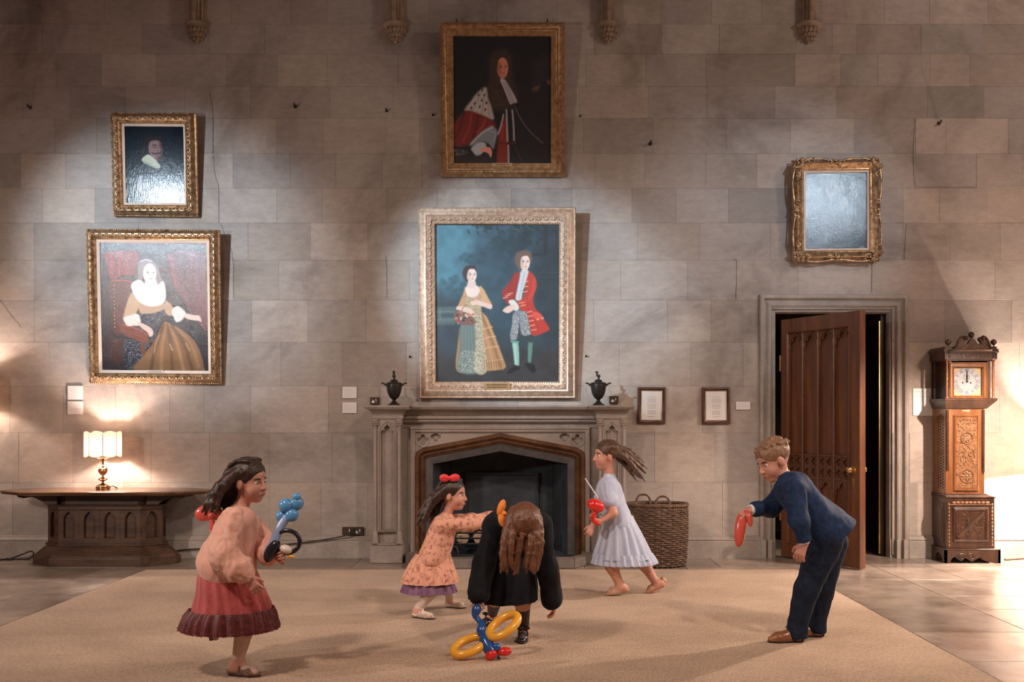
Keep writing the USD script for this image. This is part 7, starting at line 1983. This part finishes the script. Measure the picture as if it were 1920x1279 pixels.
# balloon figure in her hand
wh = J(520, 1040, -.055)
ba = Thing('balloon_figure', 'blue, black and white twisted balloon figure held in front of the girl in red', 'balloon', wh)
for k, (px, py, r) in enumerate(((536, 948, .036), (556, 944, .036), (547, 966, .034), (528, 968, .030), (556, 932, .022))):
    ba.part('blue_bubble', ball(J(px, py, -.06 + .012 * (k % 2)), (r, r * .85, r), None, 3), 'balloon_sky', smooth=True)
ba.part('pale_stem', tube(spline([J(540, 966, -.055), J(524, 992, -.06), J(512, 1020, -.068), J(500, 1040, -.075)], 16), np.array([.014] + [.023] * 14 + [.012]), 14), 'balloon_pale', smooth=True)
lp = [J(538 + 24 * math.cos(a), 1016 + 21 * math.sin(a), -.07) for a in np.linspace(0, 2 * math.pi, 31)[:-1]]
ba.part('black_loop', tube(lp, .0115, 12, closed=True), 'balloon_black', smooth=True)
ba.part('black_body', tube(spline([J(522, 1014, -.075), J(508, 1034, -.08), J(500, 1054, -.08)], 10), np.array([.012, .022, .026, .028, .029, .029, .028, .024, .018, .006]), 12), 'balloon_black', smooth=True)
ba.part('white_bubble', ball(J(536, 1030, -.085), (.032, .026, .022), rot([0, 1, 0], 20), 3), 'balloon_white', smooth=True)
ba.part('orange_tip', ball(J(546, 1044, -.088), (.018, .008, .008), rot([0, 1, 0], 10), 2), 'balloon_yellow', smooth=True)

# ================================================================== girl with the red bow
yb = yf(1158)
J = person('', yb)
g2 = Thing('person', 'small girl with red hair bow and peach floral dress reaching right, before the hearth', 'person', (J(815, 1150)[0], yb, 0))
f = Field(0.028)
hd_c, nb_ = J(850, 928), J(838, 968)
R, q, s = add_head(f, hd_c, (0.95, -0.30, -0.10), (-0.05, 0, 1), 0.195, nb_, 0.030)
sR, sL = J(828, 984, -.085), J(836, 980, .085)
f.cap(sR, sL, .036).cap(J(830, 990, -.03), J(808, 1060, -.035), .072, .072).cap(J(830, 990, .03), J(808, 1060, .035), .072, .072)
eR, wR, eL, wL = J(880, 984, -.10), J(921, 976, -.08), J(885, 975, .06), J(926, 966, .02)
f.chain([sR, eR, wR], [.030, .025, .017]).chain([sL, eL, wL], [.030, .025, .017])
add_hand(f, wR, J(945, 968, -.08) - wR, (0, .5, -1), -1, 0.82, (18, 25, 18))
add_hand(f, wL, J(950, 962, .01) - wL, (0, -.3, -1), 1, 0.82, (18, 25, 18))
hR, kR, hL, kL = J(806, 1066, -.045), J(806, 1112, -.09), J(812, 1064, .045), J(842, 1100, .10)
he1, to1 = np.array(fl(773, 1161)), np.array(fl(816, 1165))
he2, to2 = np.array(fl(836, 1142)), np.array(fl(874, 1144))
a1, a2 = he1 + [.035, .0, .062], he2 + [.03, 0, .062]
f.chain([hR, kR, a1], [.060, .038, .024]).chain([hL, kL, a2], [.060, .038, .024])
for he, to, an in ((he1, to1, a1), (he2, to2, a2)):
    f.cap(an, he + [.025, 0, .040], .024, .022).cap(he + [.025, 0, .042], to + [-.03, 0, .036], .022, .017)
body = g2.part('body', f.cut([0, 0, .0150], [0, 0, -1]).mesh(RES), 'skin', smooth=True)
eyes(g2, R, q, s, body)
h = Field(0.02)
h.ell(q(-.020, 0, .040), np.array([.092, .083, .080]) * s, R).ell(q(.078, 0, -.012), np.array([.070, .064, .068]) * s, R, .012, '-')
qh = np.random.default_rng(32)
for k in range(24):
    a = -1.9 + 3.8 * k / 23
    root = q(-.03 - .05 * math.cos(a) * .8, .068 * math.sin(a), .02 + .03 * qh.random())
    tip = root + np.array([-.11 - .06 * qh.random(), .03 * math.sin(a), -.17 - .07 * qh.random()])
    h.chain(spline([root, (root + tip) / 2 + np.array([-.015, .01 * qh.normal(), .02]), tip], 6), np.linspace(.020, .006, 6), .010)
for k in range(9):
    a = -1.2 + 2.4 * k / 8
    h.chain(spline([q(.03, .05 * math.sin(a), .100), q(-.05, .075 * math.sin(a), .095), q(-.10, .072 * math.sin(a), .02)], 6), np.linspace(.010, .012, 6), .006)
hr = g2.part('hair', h.mesh(0.006, 0.006, 40), 'hair_dark', smooth=True)
bp_ = q(-.015, -.06, .115)
g2.part('hair_bow', cat([ball(bp_ + [-.030, -.02, .002], (.034, .016, .026), rot([0, 1, 0], 12)), ball(bp_ + [.034, -.02, .004], (.036, .016, .025), rot([0, 1, 0], -10)), ball(bp_ + [.002, -.026, .002], (.012, .014, .014))]), 'bow_red', under=hr, smooth=True, label='bright red bow in her hair')
for k in range(5):
    g2.part('pearl', ball(q(-.070 - .004 * k, -.055, .098 - .020 * k), .0085 if k == 0 else .006), 'pearl', under=hr, smooth=True)
b = Field(0.03)
b.cap(J(832, 990, -.03), J(812, 1045, -.035), .086, .094).cap(J(832, 990, .03), J(812, 1045, .035), .086, .094)
b.cap(sR, sL, .048).chain([sR, eR, wR + (eR - wR) * .05], [.050, .042, .032], .025).chain([sL, eL, wL + (eL - wL) * .05], [.050, .042, .032], .025)
b.cap(nb_ + [-.012, 0, -.012], nb_ + [-.002, 0, .006], .044, .038, .015).cut(J(810, 1056), (-.1, 0, -1))
dr_ = g2.part('dress_bodice', b.mesh(0.0065, 0.020, 8, 14), 'dress_floral', smooth=True)
cw = sc(yb)
g2.part('dress_skirt', pleated([ringat(812, 1038, 64, .092, .2), ringat(808, 1055, 80, .115, .6), ringat(806, 1075, 96, .138, 1.0), ringat(805, 1092, 106, .150, 1.2)], 110, 16, .0065, 7), 'dress_floral', smooth=True)
g2.part('petticoat', pleated([ringat(807, 1070, 74, .110, .5), ringat(806, 1090, 88, .126, .7), ringat(805, 1097, 96, .136, 1.0), ringat(805, 1110, 104, .148, 1.3)], 110, 20, .0065, 8), 'petticoat_purple', smooth=True)
t = Field(0.02)
t.chain([hR, kR, a1], [.062, .0405, .0265]).chain([hL, kL, a2], [.062, .0405, .0265])
for he, to, an in ((he1, to1, a1), (he2, to2, a2)):
    t.cap(an, he + [.025, 0, .040], .0265, .0245).cap(he + [.025, 0, .042], to + [-.03, 0, .036], .0245, .019)
g2.part('tights', t.cut([0, 0, .0145], [0, 0, -1]).mesh(0.006), 'tights_white', smooth=True)
for he, to in ((he1, to1), (he2, to2)):
    up, so, ex = shoe(he + [0, 0, .013], to + [0, 0, .013], .062, .052, 'mary')
    sh_ = g2.part('shoe', up, 'shoe_silver', smooth=True)
    g2.part('sole', so, 'sole_dark', under=sh_, smooth=True)
    g2.part('strap', ex, 'shoe_silver', under=sh_, smooth=True)

# ================================================================== child in black bending over the balloon
yb = yf(1206)
J = person('', yb)
g3 = Thing('person', 'girl in black velvet dress with auburn hair bending down to a balloon on the rug', 'person', (J(955, 1180)[0], yb, 0))
f = Field(0.03)
hd_c, nb_ = J(982, 986, -.32), J(972, 968, -.17)
R, q, s = add_head(f, hd_c, (-0.12, -0.62, -0.78), (0.05, -0.80, 0.55), 0.205, nb_, 0.034)
sR, sL = J(928, 984, -.12), J(1014, 982, -.12)
f.cap(sR, sL, .042).cap(J(945, 985, -.09), J(938, 1045, .06), .082, .085).cap(J(992, 985, -.09), J(978, 1045, .06), .082, .085)
eR, wR, eL, wL = J(908, 1058, -.22), J(896, 1116, -.28), J(1026, 1062, -.10), J(1036, 1126, -.04)
f.chain([sR, eR, wR], [.034, .028, .019]).chain([sL, eL, wL], [.034, .028, .019])
add_hand(f, wR, J(890, 1146, -.29) - wR, (.5, .8, 0), 1, 0.95, (40, 50, 40), 3)
add_hand(f, wL, J(1040, 1160, -.03) - wL, (-1, -.2, 0), 1, 0.95, (25, 30, 20))
heA, toA = np.array([J(982, 1200, .02)[0], yb + .10, 0]), np.array([J(984, 1200)[0] - .015, yb - .085, 0])
fb_ = fl(915, 1176)
heB, toB = fb_ + [.03, .09, 0], fb_ + [-.03, -.08, 0]
aA, aB = heA + [0, -.03, .07], heB + [-.005, -.03, .07]
hA, kA, hB, kB = J(984, 1056, .06), J(980, 1128, -.02), J(934, 1056, .06), J(928, 1122, .08)
f.chain([hA, kA, aA], [.070, .045, .028]).chain([hB, kB, aB], [.070, .045, .028])
for he, to, an in ((heA, toA, aA), (heB, toB, aB)):
    d_ = U(to - he)
    f.cap(an, he + d_ * .03 + [0, 0, .04], .028, .026).cap(he + d_ * .03 + [0, 0, .044], to - d_ * .035 + [0, 0, .038], .026, .020)
body = g3.part('body', f.cut([0, 0, .0150], [0, 0, -1]).mesh(RES), 'skin', smooth=True)
eyes(g3, R, q, s, body)
h = Field(0.02)
h.ell(q(-.020, 0, .040), np.array([.094, .085, .082]) * s, R).ell(q(.082, 0, -.025), np.array([.070, .058, .060]) * s, R, .012, '-')
qh = np.random.default_rng(33)
for k in range(34):
    a = -2.6 + 5.2 * k / 33
    root = q(-.03 - .05 * math.cos(a), .072 * math.sin(a), .03 + .035 * qh.random())
    tip = np.array([hd_c[0] + .085 * math.sin(a) + qh.normal(0, .012) - .02, hd_c[1] - .03 - .05 * qh.random(), hd_c[2] - .19 - .07 * qh.random()])
    h.chain(spline([root, (root + tip) / 2 + np.array([.02 * math.sin(a), -.025, .01]), tip], 7), np.linspace(.022, .006, 7), .009)
hr = g3.part('hair', h.mesh(0.006, 0.007, 36), 'hair_auburn', smooth=True)
op = J(944, 964, -.26)
g3.part('orange_bow', cat([ball(op + [-.012, 0, .035], (.022, .018, .048), rot([0, 1, 0], 18)), ball(op + [-.006, 0, -.030], (.024, .018, .044), rot([0, 1, 0], -12)), ball(op + [.004, -.008, .004], (.014, .014, .014))]), 'scarf_orange', under=hr, smooth=True, label='orange bow at the side of her hair')
b = Field(0.035)
b.cap(J(944, 985, -.09), J(938, 1050, .05), .096, .105).cap(J(994, 985, -.09), J(980, 1050, .05), .096, .105)
b.cap(sR, sL, .056).chain([sR, eR, wR + (eR - wR) * .10], [.058, .060, .066], .03).chain([sL, eL, wL + (eL - wL) * .04], [.058, .056, .060], .03)
b.cap(nb_ + [0, .02, -.01], nb_ + [0, -.02, .0], .052, .044, .015)
bd = g3.part('dress_bodice', b.mesh(0.0065, 0.020, 7, 24), 'velvet_black', smooth=True)
cw = sc(yb)
g3.part('dress_skirt', pleated([ringat(958, 1040, 92, .120, .2), ringat(952, 1070, 108, .150, .6), ringat(948, 1100, 118, .165, 1.0), ringat(944, 1126, 124, .172, 1.3)], 110, 13, .010, 9), 'velvet_black', smooth=True)
t = Field(0.02)
t.chain([hA, kA, aA], [.072, .047, .030]).chain([hB, kB, aB], [.072, .047, .030])
for he, to, an in ((heA, toA, aA), (heB, toB, aB)):
    d_ = U(to - he)
    t.cap(an, he + d_ * .03 + [0, 0, .04], .030, .027).cap(he + d_ * .03 + [0, 0, .044], to - d_ * .035 + [0, 0, .038], .027, .0215)
g3.part('tights', t.cut([0, 0, .0145], [0, 0, -1]).mesh(0.006), 'tights_black', smooth=True)
for he, to in ((heA, toA), (heB, toB)):
    up, so, ex = shoe(he + [0, 0, .013], to + [0, 0, .013], .070, .060, 'mary')
    sh_ = g3.part('shoe', up, 'shoe_black', smooth=True)
    g3.part('sole', so, 'sole_dark', under=sh_, smooth=True)
    g3.part('strap', ex, 'shoe_black', under=sh_, smooth=True)
    c_ = he + (to - he) * .44 + [0, 0, .076]
    g3.part('shoe_bow', cat([ball(c_ + [-.020, 0, .004], (.020, .008, .011), rot([0, 1, 0], 15)), ball(c_ + [.020, 0, .004], (.020, .008, .011), rot([0, 1, 0], -15)), ball(c_, (.007, .008, .008))]), 'shoe_black', under=sh_, smooth=True)

# ================================================================== girl in pale blue
yb = yf(1116)
J = person('', yb)
g4 = Thing('person', 'girl in pale blue dress running left past the log basket, brown hair flying', 'person', (J(1180, 1110)[0], yb, 0))
f = Field(0.03)
hd_c, nb_ = J(1136, 855), J(1143, 894)
R, q, s = add_head(f, hd_c, (-0.95, -0.28, -0.06), (-0.02, 0, 1), 0.205, nb_, 0.034)
sN, sF = J(1141, 912, -.10), J(1139, 910, .10)
f.cap(sN, sF, .042).cap(J(1142, 925, -.035), J(1164, 995, -.04), .082, .080).cap(J(1142, 925, .035), J(1164, 995, .04), .082, .080).cap(J(1164, 1000, -.03), J(1172, 1018, -.03), .085, .085).cap(J(1164, 1000, .03), J(1172, 1018, .03), .085, .085)
eN, wN, eF, wF = J(1136, 960, -.17), J(1128, 966, -.20), J(1118, 952, .12), J(1112, 985, .06)
eN, wN = J(1150, 962, -.18), J(1124, 978, -.21)
f.chain([sN, eN, wN], [.034, .028, .019]).chain([sF, eF, wF], [.034, .028, .019])
add_hand(f, wN, J(1108, 972, -.21) - wN, (.1, .4, 1), 1, 0.95, (50, 55, 40), 3)
add_hand(f, wF, J(1104, 1002, .04) - wF, (-.2, -1, 0), 1, 0.95, (25, 30, 20))
hN, kN, aN, hF, kF, aF = J(1170, 1020, -.06), J(1147, 1062, -.10), J(1163, 1098, -.08), J(1178, 1020, .06), J(1208, 1058, .06), J(1231, 1094, .02)
f.chain([hN, kN, aN], [.070, .045, .028]).chain([hF, kF, aF], [.070, .045, .028])
toF, heF = J(1216, 1114, .01), J(1240, 1094, .02)
toF[2] = .022
toN, heN = J(1143, 1110, -.09), J(1170, 1103, -.08)
for an, he, to in ((aN, heN, toN), (aF, heF, toF)):
    f.cap(an, he, .027, .025).cap(he, to, .025, .019)
body = g4.part('body', f.cut([0, 0, .0150], [0, 0, -1]).mesh(RES), 'skin', smooth=True)
eyes(g4, R, q, s, body)
h = Field(0.02)
h.ell(q(-.020, 0, .040), np.array([.092, .083, .080]) * s, R).ell(q(.078, 0, -.015), np.array([.070, .064, .068]) * s, R, .012, '-')
qh = np.random.default_rng(34)
for k in range(34):
    a = -1.9 + 3.8 * k / 33
    root = q(-.03 - .05 * math.cos(a) * .8, .070 * math.sin(a), .01 + .06 * qh.random())
    L_ = .16 + .12 * qh.random()
    tip = root + np.array([L_ * .85, .05 * math.sin(a), -L_ * (.35 + .55 * qh.random())])
    h.chain(spline([root, (root + tip) / 2 + np.array([.0, .01 * qh.normal(), .03]), tip], 7), np.linspace(.019, .004, 7), .009)
g4.part('hair', h.mesh(0.006, 0.007, 36), 'hair_brown', smooth=True)
b = Field(0.035)
b.cap(J(1142, 922, -.035), J(1160, 980, -.04), .097, .100).cap(J(1142, 922, .035), J(1160, 980, .04), .097, .100)
b.cap(sN, sF, .056).cap(sN, sN + (eN - sN) * .55, .060, .058).cap(sF, sF + (eF - sF) * .55, .060, .058)
b.cap(nb_ + [.004, 0, -.02], nb_ + [0, 0, -.002], .050, .044, .015).cut(J(1164, 998), (.15, 0, -1))
g4.part('dress_bodice', b.mesh(0.0065, 0.018, 8, 34), 'dress_blue', smooth=True)
cw = sc(yb)
g4.part('dress_skirt', pleated([ringat(1159, 973, 60, .128, .2), ringat(1164, 992, 70, .140, .5), ringat(1167, 1020, 92, .175, 1.0), ringat(1169, 1046, 112, .20, 1.3)], 120, 17, .008, 11), 'dress_blue', smooth=True)
g4.part('dress_frill', pleated([ringat(1168, 1036, 106, .192, 1.0), ringat(1170, 1050, 118, .208, 1.6), ringat(1170, 1056, 122, .213, 2.0)], 160, 28, .006, 12), 'dress_blue', smooth=True)
g4.part('waist_sash', pleated([ringat(1156, 966, 62, .132, .1), ringat(1159, 978, 64, .136, .1)], 60, 9, .003, 13), 'dress_blue', smooth=True)
for he, to in ((heN, toN), (heF, toF)):
    dd_ = U(to - he)
    nn_ = U(np.cross(np.cross(dd_, [0, 0, -1.0]), dd_))
    if nn_[2] > 0:
        nn_ = -nn_
    up, so, ex = shoe(he + nn_ * .034 - dd_ * .03, to + nn_ * .026 + dd_ * .035, .066, .054, 'mary')
    for m_ in (up, so, ex):
        lowz = np.asarray(m_.vertices)[:, 2].min()
        if lowz < .013:
            m_.apply_translation([0, 0, .013 - lowz])
    sh_ = g4.part('shoe', up, 'shoe_beige', smooth=True)
    g4.part('sole', so, 'shoe_beige', under=sh_, smooth=True)
    g4.part('strap', ex, 'shoe_beige', under=sh_, smooth=True)
rb = J(1117, 948, -.235)
br_ = Thing('balloon_toy', 'red balloon on a thin white stick held by the girl in pale blue', 'balloon', rb)
br_.part('red_bulb', ball(rb, (.066, .05, .046), rot([0, 1, 0], 24), 3), 'balloon_red', smooth=True)
br_.part('red_tail', tube(spline([rb + [0, 0, -.036], J(1112, 975, -.235), J(1126, 984, -.23)], 10), np.array([.006] + [.016] * 8 + [.006]), 10), 'balloon_red', smooth=True)
br_.part('white_stick', tube([J(1097, 897, -.235), J(1121, 933, -.235)], .0045, 8), 'shirt_white', smooth=True)

# ================================================================== boy in the navy suit
yb = yf(1203)
J = person('', yb)
g5 = Thing('person', 'boy in navy suit and brown brogues bending forward to the left, by the door', 'person', (J(1508, 1190)[0], yb, 0))
f = Field(0.032)
hd_c, nb_ = J(1450, 866), J(1468, 898)
R, q, s = add_head(f, hd_c, (-0.86, -0.30, -0.42), (-0.42, 0, 0.9), 0.222, nb_, 0.040)
sN, sF = J(1490, 918, -.145), J(1478, 914, .13)
f.cap(sN, sF, .050).cap(J(1490, 915, -.05), J(1540, 990, -.05), .092, .088).cap(J(1490, 915, .05), J(1540, 990, .05), .092, .088)
eN, wN, eF, wF = J(1498, 978, -.21), J(1508, 1018, -.215), J(1446, 952, .12), J(1408, 956, .06)
f.chain([sN, eN, wN], [.042, .034, .023]).chain([sF, eF, wF], [.042, .034, .023])
add_hand(f, wN, J(1496, 1048, -.215) - wN, (.6, .8, 0), -1, 1.08, (25, 32, 22))
add_hand(f, wF, J(1388, 966, .04) - wF, (-.1, .2, -1), -1, 1.08, (50, 55, 40), 3)
hN, kN, aN, hF, kF, aF = J(1548, 1018, -.075), J(1512, 1104, -.075), J(1494, 1182, -.05), J(1558, 1014, .075), J(1540, 1104, .085), J(1529, 1178, .10)
f.chain([hN, kN, aN], [.085, .055, .035]).chain([hF, kF, aF], [.085, .055, .035])
heN, toN = np.array([J(1507, 1200, -.05)[0], yb - .045, 0]), np.array([J(1438, 1200, -.05)[0], yb - .075, 0])
heF, toF = np.array([J(1547, 1200, .08)[0], yb + .10, 0]), np.array([J(1484, 1200, .08)[0], yb + .085, 0])
for he, to, an in ((heN, toN, aN), (heF, toF, aF)):
    d_ = U(to - he)
    f.cap(an, he + d_ * .035 + [0, 0, .05], .034, .030).cap(he + d_ * .04 + [0, 0, .048], to - d_ * .05 + [0, 0, .042], .030, .022)
body = g5.part('body', f.cut([0, 0, .0150], [0, 0, -1]).mesh(RES), 'skin', smooth=True)
eyes(g5, R, q, s, body)
h = Field(0.014)
h.ell(q(-.018, 0, .042), np.array([.096, .082, .074]) * s, R).ell(q(.086, 0, -.022), np.array([.066, .070, .078]) * s, R, .012, '-').ell(q(-.06, 0, -.075), np.array([.10, .12, .045]) * s, R, .01, '-')
for b_ in (-1, 1):
    h.ell(q(-.002, b_ * .078, -.012), np.array([.024, .020, .034]) * s, R, .008, '-')
qh = np.random.default_rng(35)
for k in range(60):
    a, e = qh.uniform(-2.9, 2.9), qh.uniform(0.1, 1.4)
    dv = np.array([-.2 - math.cos(a) * math.cos(e), math.sin(a) * math.cos(e), math.sin(e)])
    root = q(*(np.array([-.018, 0, .042]) + dv * [.090, .078, .070]))
    h.cap(root, root + R @ (np.array([.018, .008 * qh.normal(), .004 + .006 * qh.random()]) * s), .010, .006, .012)
g5.part('hair', h.mesh(0.0055, 0.005, 45), 'hair_sandy', smooth=True)
tdir = U(J(1545, 995) - J(1480, 912))
b = Field(0.035)
b.cap(J(1488, 918, -.055), J(1542, 992, -.055), .108, .118).cap(J(1488, 918, .055), J(1542, 992, .055), .108, .118).cap(J(1542, 990), J(1562, 1010), .150, .165)
b.cap(J(1535, 965, 0), J(1574, 992, 0), .10, .09)
b.cap(sN, sF, .066).cap(nb_ + [.03, 0, -.03], nb_ + [.012, 0, -.01], .078, .060, .02)
b.cut(J(1563, 1006), U(tdir + np.array([.18, 0, -.25])))
jk = g5.part('jacket', b.mesh(0.0065, 0.014, 6, 44), 'suit_navy', smooth=True)
for n_, (s0, e0, w0) in enumerate(((sN, eN, wN), (sF, eF, wF))):
    sl = Field(0.03)
    sl.chain([s0, e0, w0 + (e0 - w0) * .04], [.068, .055, .041], .03).cut(w0 + (e0 - w0) * .04, w0 - e0)
    g5.part('sleeve', sl.mesh(0.0065, 0.014, 9, 45 + n_), 'suit_navy', under=jk, smooth=True)
    cf = Field(0.01).cap(w0 + (e0 - w0) * .10, w0 - (e0 - w0) * .03, .034, .031).cut(w0 - (e0 - w0) * .06, w0 - e0)
    g5.part('shirt_cuff', cf.mesh(0.005), 'shirt_white', smooth=True)
# lapel, pocket flap, vent seam
g5.part('lapel', tube(spline([J(1462, 892, -.062), J(1463, 912, -.088), J(1472, 945, -.092), J(1484, 972, -.085)], 14), np.linspace(.006, .012, 14), 7), 'suit_navy', under=jk, smooth=True)
cl = Field(0.01)
for a_ in np.linspace(0, 2 * math.pi, 14, endpoint=False):
    cl.ell(nb_ + np.array([-.012, 0, .008]) + np.array([.050 * math.cos(a_) * .8, .052 * math.sin(a_), .050 * math.cos(a_) * .55]), (.014, .014, .019), None, .012)
g5.part('shirt_collar', cl.mesh(0.005), 'shirt_white', smooth=True)
t = Field(0.03)
t.cap(J(1545, 1000, -.05), J(1545, 1000, .05), .105).chain([hN, kN, aN + [0, 0, .01]], [.098, .070, .058]).chain([hF, kF, aF + [0, 0, .01]], [.098, .070, .056])
t.cap(aN + [.004, 0, -.004], aN + [.006, 0, -.026], .062, .058, .012).cap(aF + [.004, 0, -.004], aF + [.006, 0, -.026], .060, .056, .012).cap(aN + [0, 0, .035], aN + [0, 0, .042], .061, .058, .01)
t.cut([0, 0, aN[2] - .045], [0, 0, -1])
tro = g5.part('trousers', t.mesh(0.0065, 0.018, 8, 47), 'trouser_navy', smooth=True)
for he, to in ((heN, toN), (heF, toF)):
    up, so, ex = shoe(he + [0, 0, .012], to + [0, 0, .012], .084, .082, 'oxford')
    sh_ = g5.part('shoe', up, 'shoe_brown', smooth=True)
    g5.part('sole', so, 'sole_dark', under=sh_, smooth=True)
    g5.part('shoelace', ex, 'sole_dark', under=sh_, smooth=True)
rp = J(1388, 985, .04)
b2 = Thing('balloon_toy', 'long coral red balloon held in the outstretched hand of the boy in navy', 'balloon', rp)
b2.part('long_balloon', tube(spline([J(1394, 962, .05), J(1391, 975, .045), J(1388, 992, .04), J(1386, 1010, .035), J(1384, 1026, .035)], 18), np.array([.006, .018, .026, .030, .032, .033, .034, .034, .034, .034, .033, .032, .031, .029, .026, .021, .014, .004]), 16), 'balloon_coral', smooth=True)
b2.part('short_balloon', tube(spline([J(1396, 958, .05), J(1404, 968, .02), J(1408, 988, .01)], 10), np.array([.006, .014, .018, .020, .020, .020, .019, .017, .012, .004]), 12), 'balloon_coral', smooth=True)

# ================================================================== balloon animal on the rug
yb = yf(1240)
J = person('', yb)
bd_ = Thing('balloon_animal', 'twisted balloon dragonfly with yellow loops, blue body and red bulbs on the rug', 'balloon', (J(915, 1235)[0], yb, 0))
tail = spline([J(889, 1136, .14), J(893, 1150, .13), J(899, 1168, .10), J(905, 1186, .07), J(912, 1202, .04), J(922, 1216, .0)], 46)
r_ = .021 + .006 * np.sin(np.linspace(0, 14, 46))
r_[0], r_[-1] = .010, .012
wob = np.stack([.010 * np.sin(np.linspace(0, 18, 46)), .006 * np.cos(np.linspace(0, 18, 46)), 0 * r_], 1) * np.linspace(1, .2, 46)[:, None]
bd_.part('twisted_body', tube(tail + wob, r_, 14), 'balloon_blue', smooth=True)
bd_.part('lower_body', tube(spline([J(905, 1190, .05), J(913, 1208, .02), J(922, 1222, 0), J(928, 1230, -.01)], 14), np.array([.012, .024, .030, .033, .034, .035, .036, .036, .036, .035, .034, .030, .022, .010]), 14), 'balloon_blue', smooth=True)
bd_.part('knot_bubble', ball(J(930, 1214, -.01), (.026, .022, .024), None, 3), 'balloon_blue', smooth=True)
def loop(cx_, cy_, ux, uy, vx, vy, du_, dv_, rad, d0):
    a = np.linspace(0, 2 * math.pi, 44, endpoint=False)
    return tube(np.array([J(cx_ + ux * math.cos(t_) + vx * math.sin(t_), cy_ + uy * math.cos(t_) + vy * math.sin(t_), d0 + du_ * math.cos(t_) + dv_ * math.sin(t_)) for t_ in a]), rad, 14, closed=True)
bd_.part('yellow_loop', loop(880, 1211, 29, -13, 6, 11, .03, -.05, .0225, .03), 'balloon_yellow', smooth=True)
bd_.part('yellow_loop', loop(944, 1174, 25, -19, 9, 10, .03, -.05, .0235, .06), 'balloon_yellow', smooth=True)
bd_.part('red_bulb', ball(J(921, 1228, -.02), (.036, .028, .026), rot([0, 1, 0], -38), 3), 'balloon_red', smooth=True)
bd_.part('red_bulb', ball(J(946, 1222, -.01), (.040, .028, .024), rot([0, 1, 0], -6), 3), 'balloon_red', smooth=True)
bd_.part('tied_knot', cat([ball(J(934, 1232, -.03), (.008, .008, .012)), tube([J(934, 1232, -.03), J(937, 1236, -.035)], [.004, .007], 7)]), 'balloon_black', smooth=True)
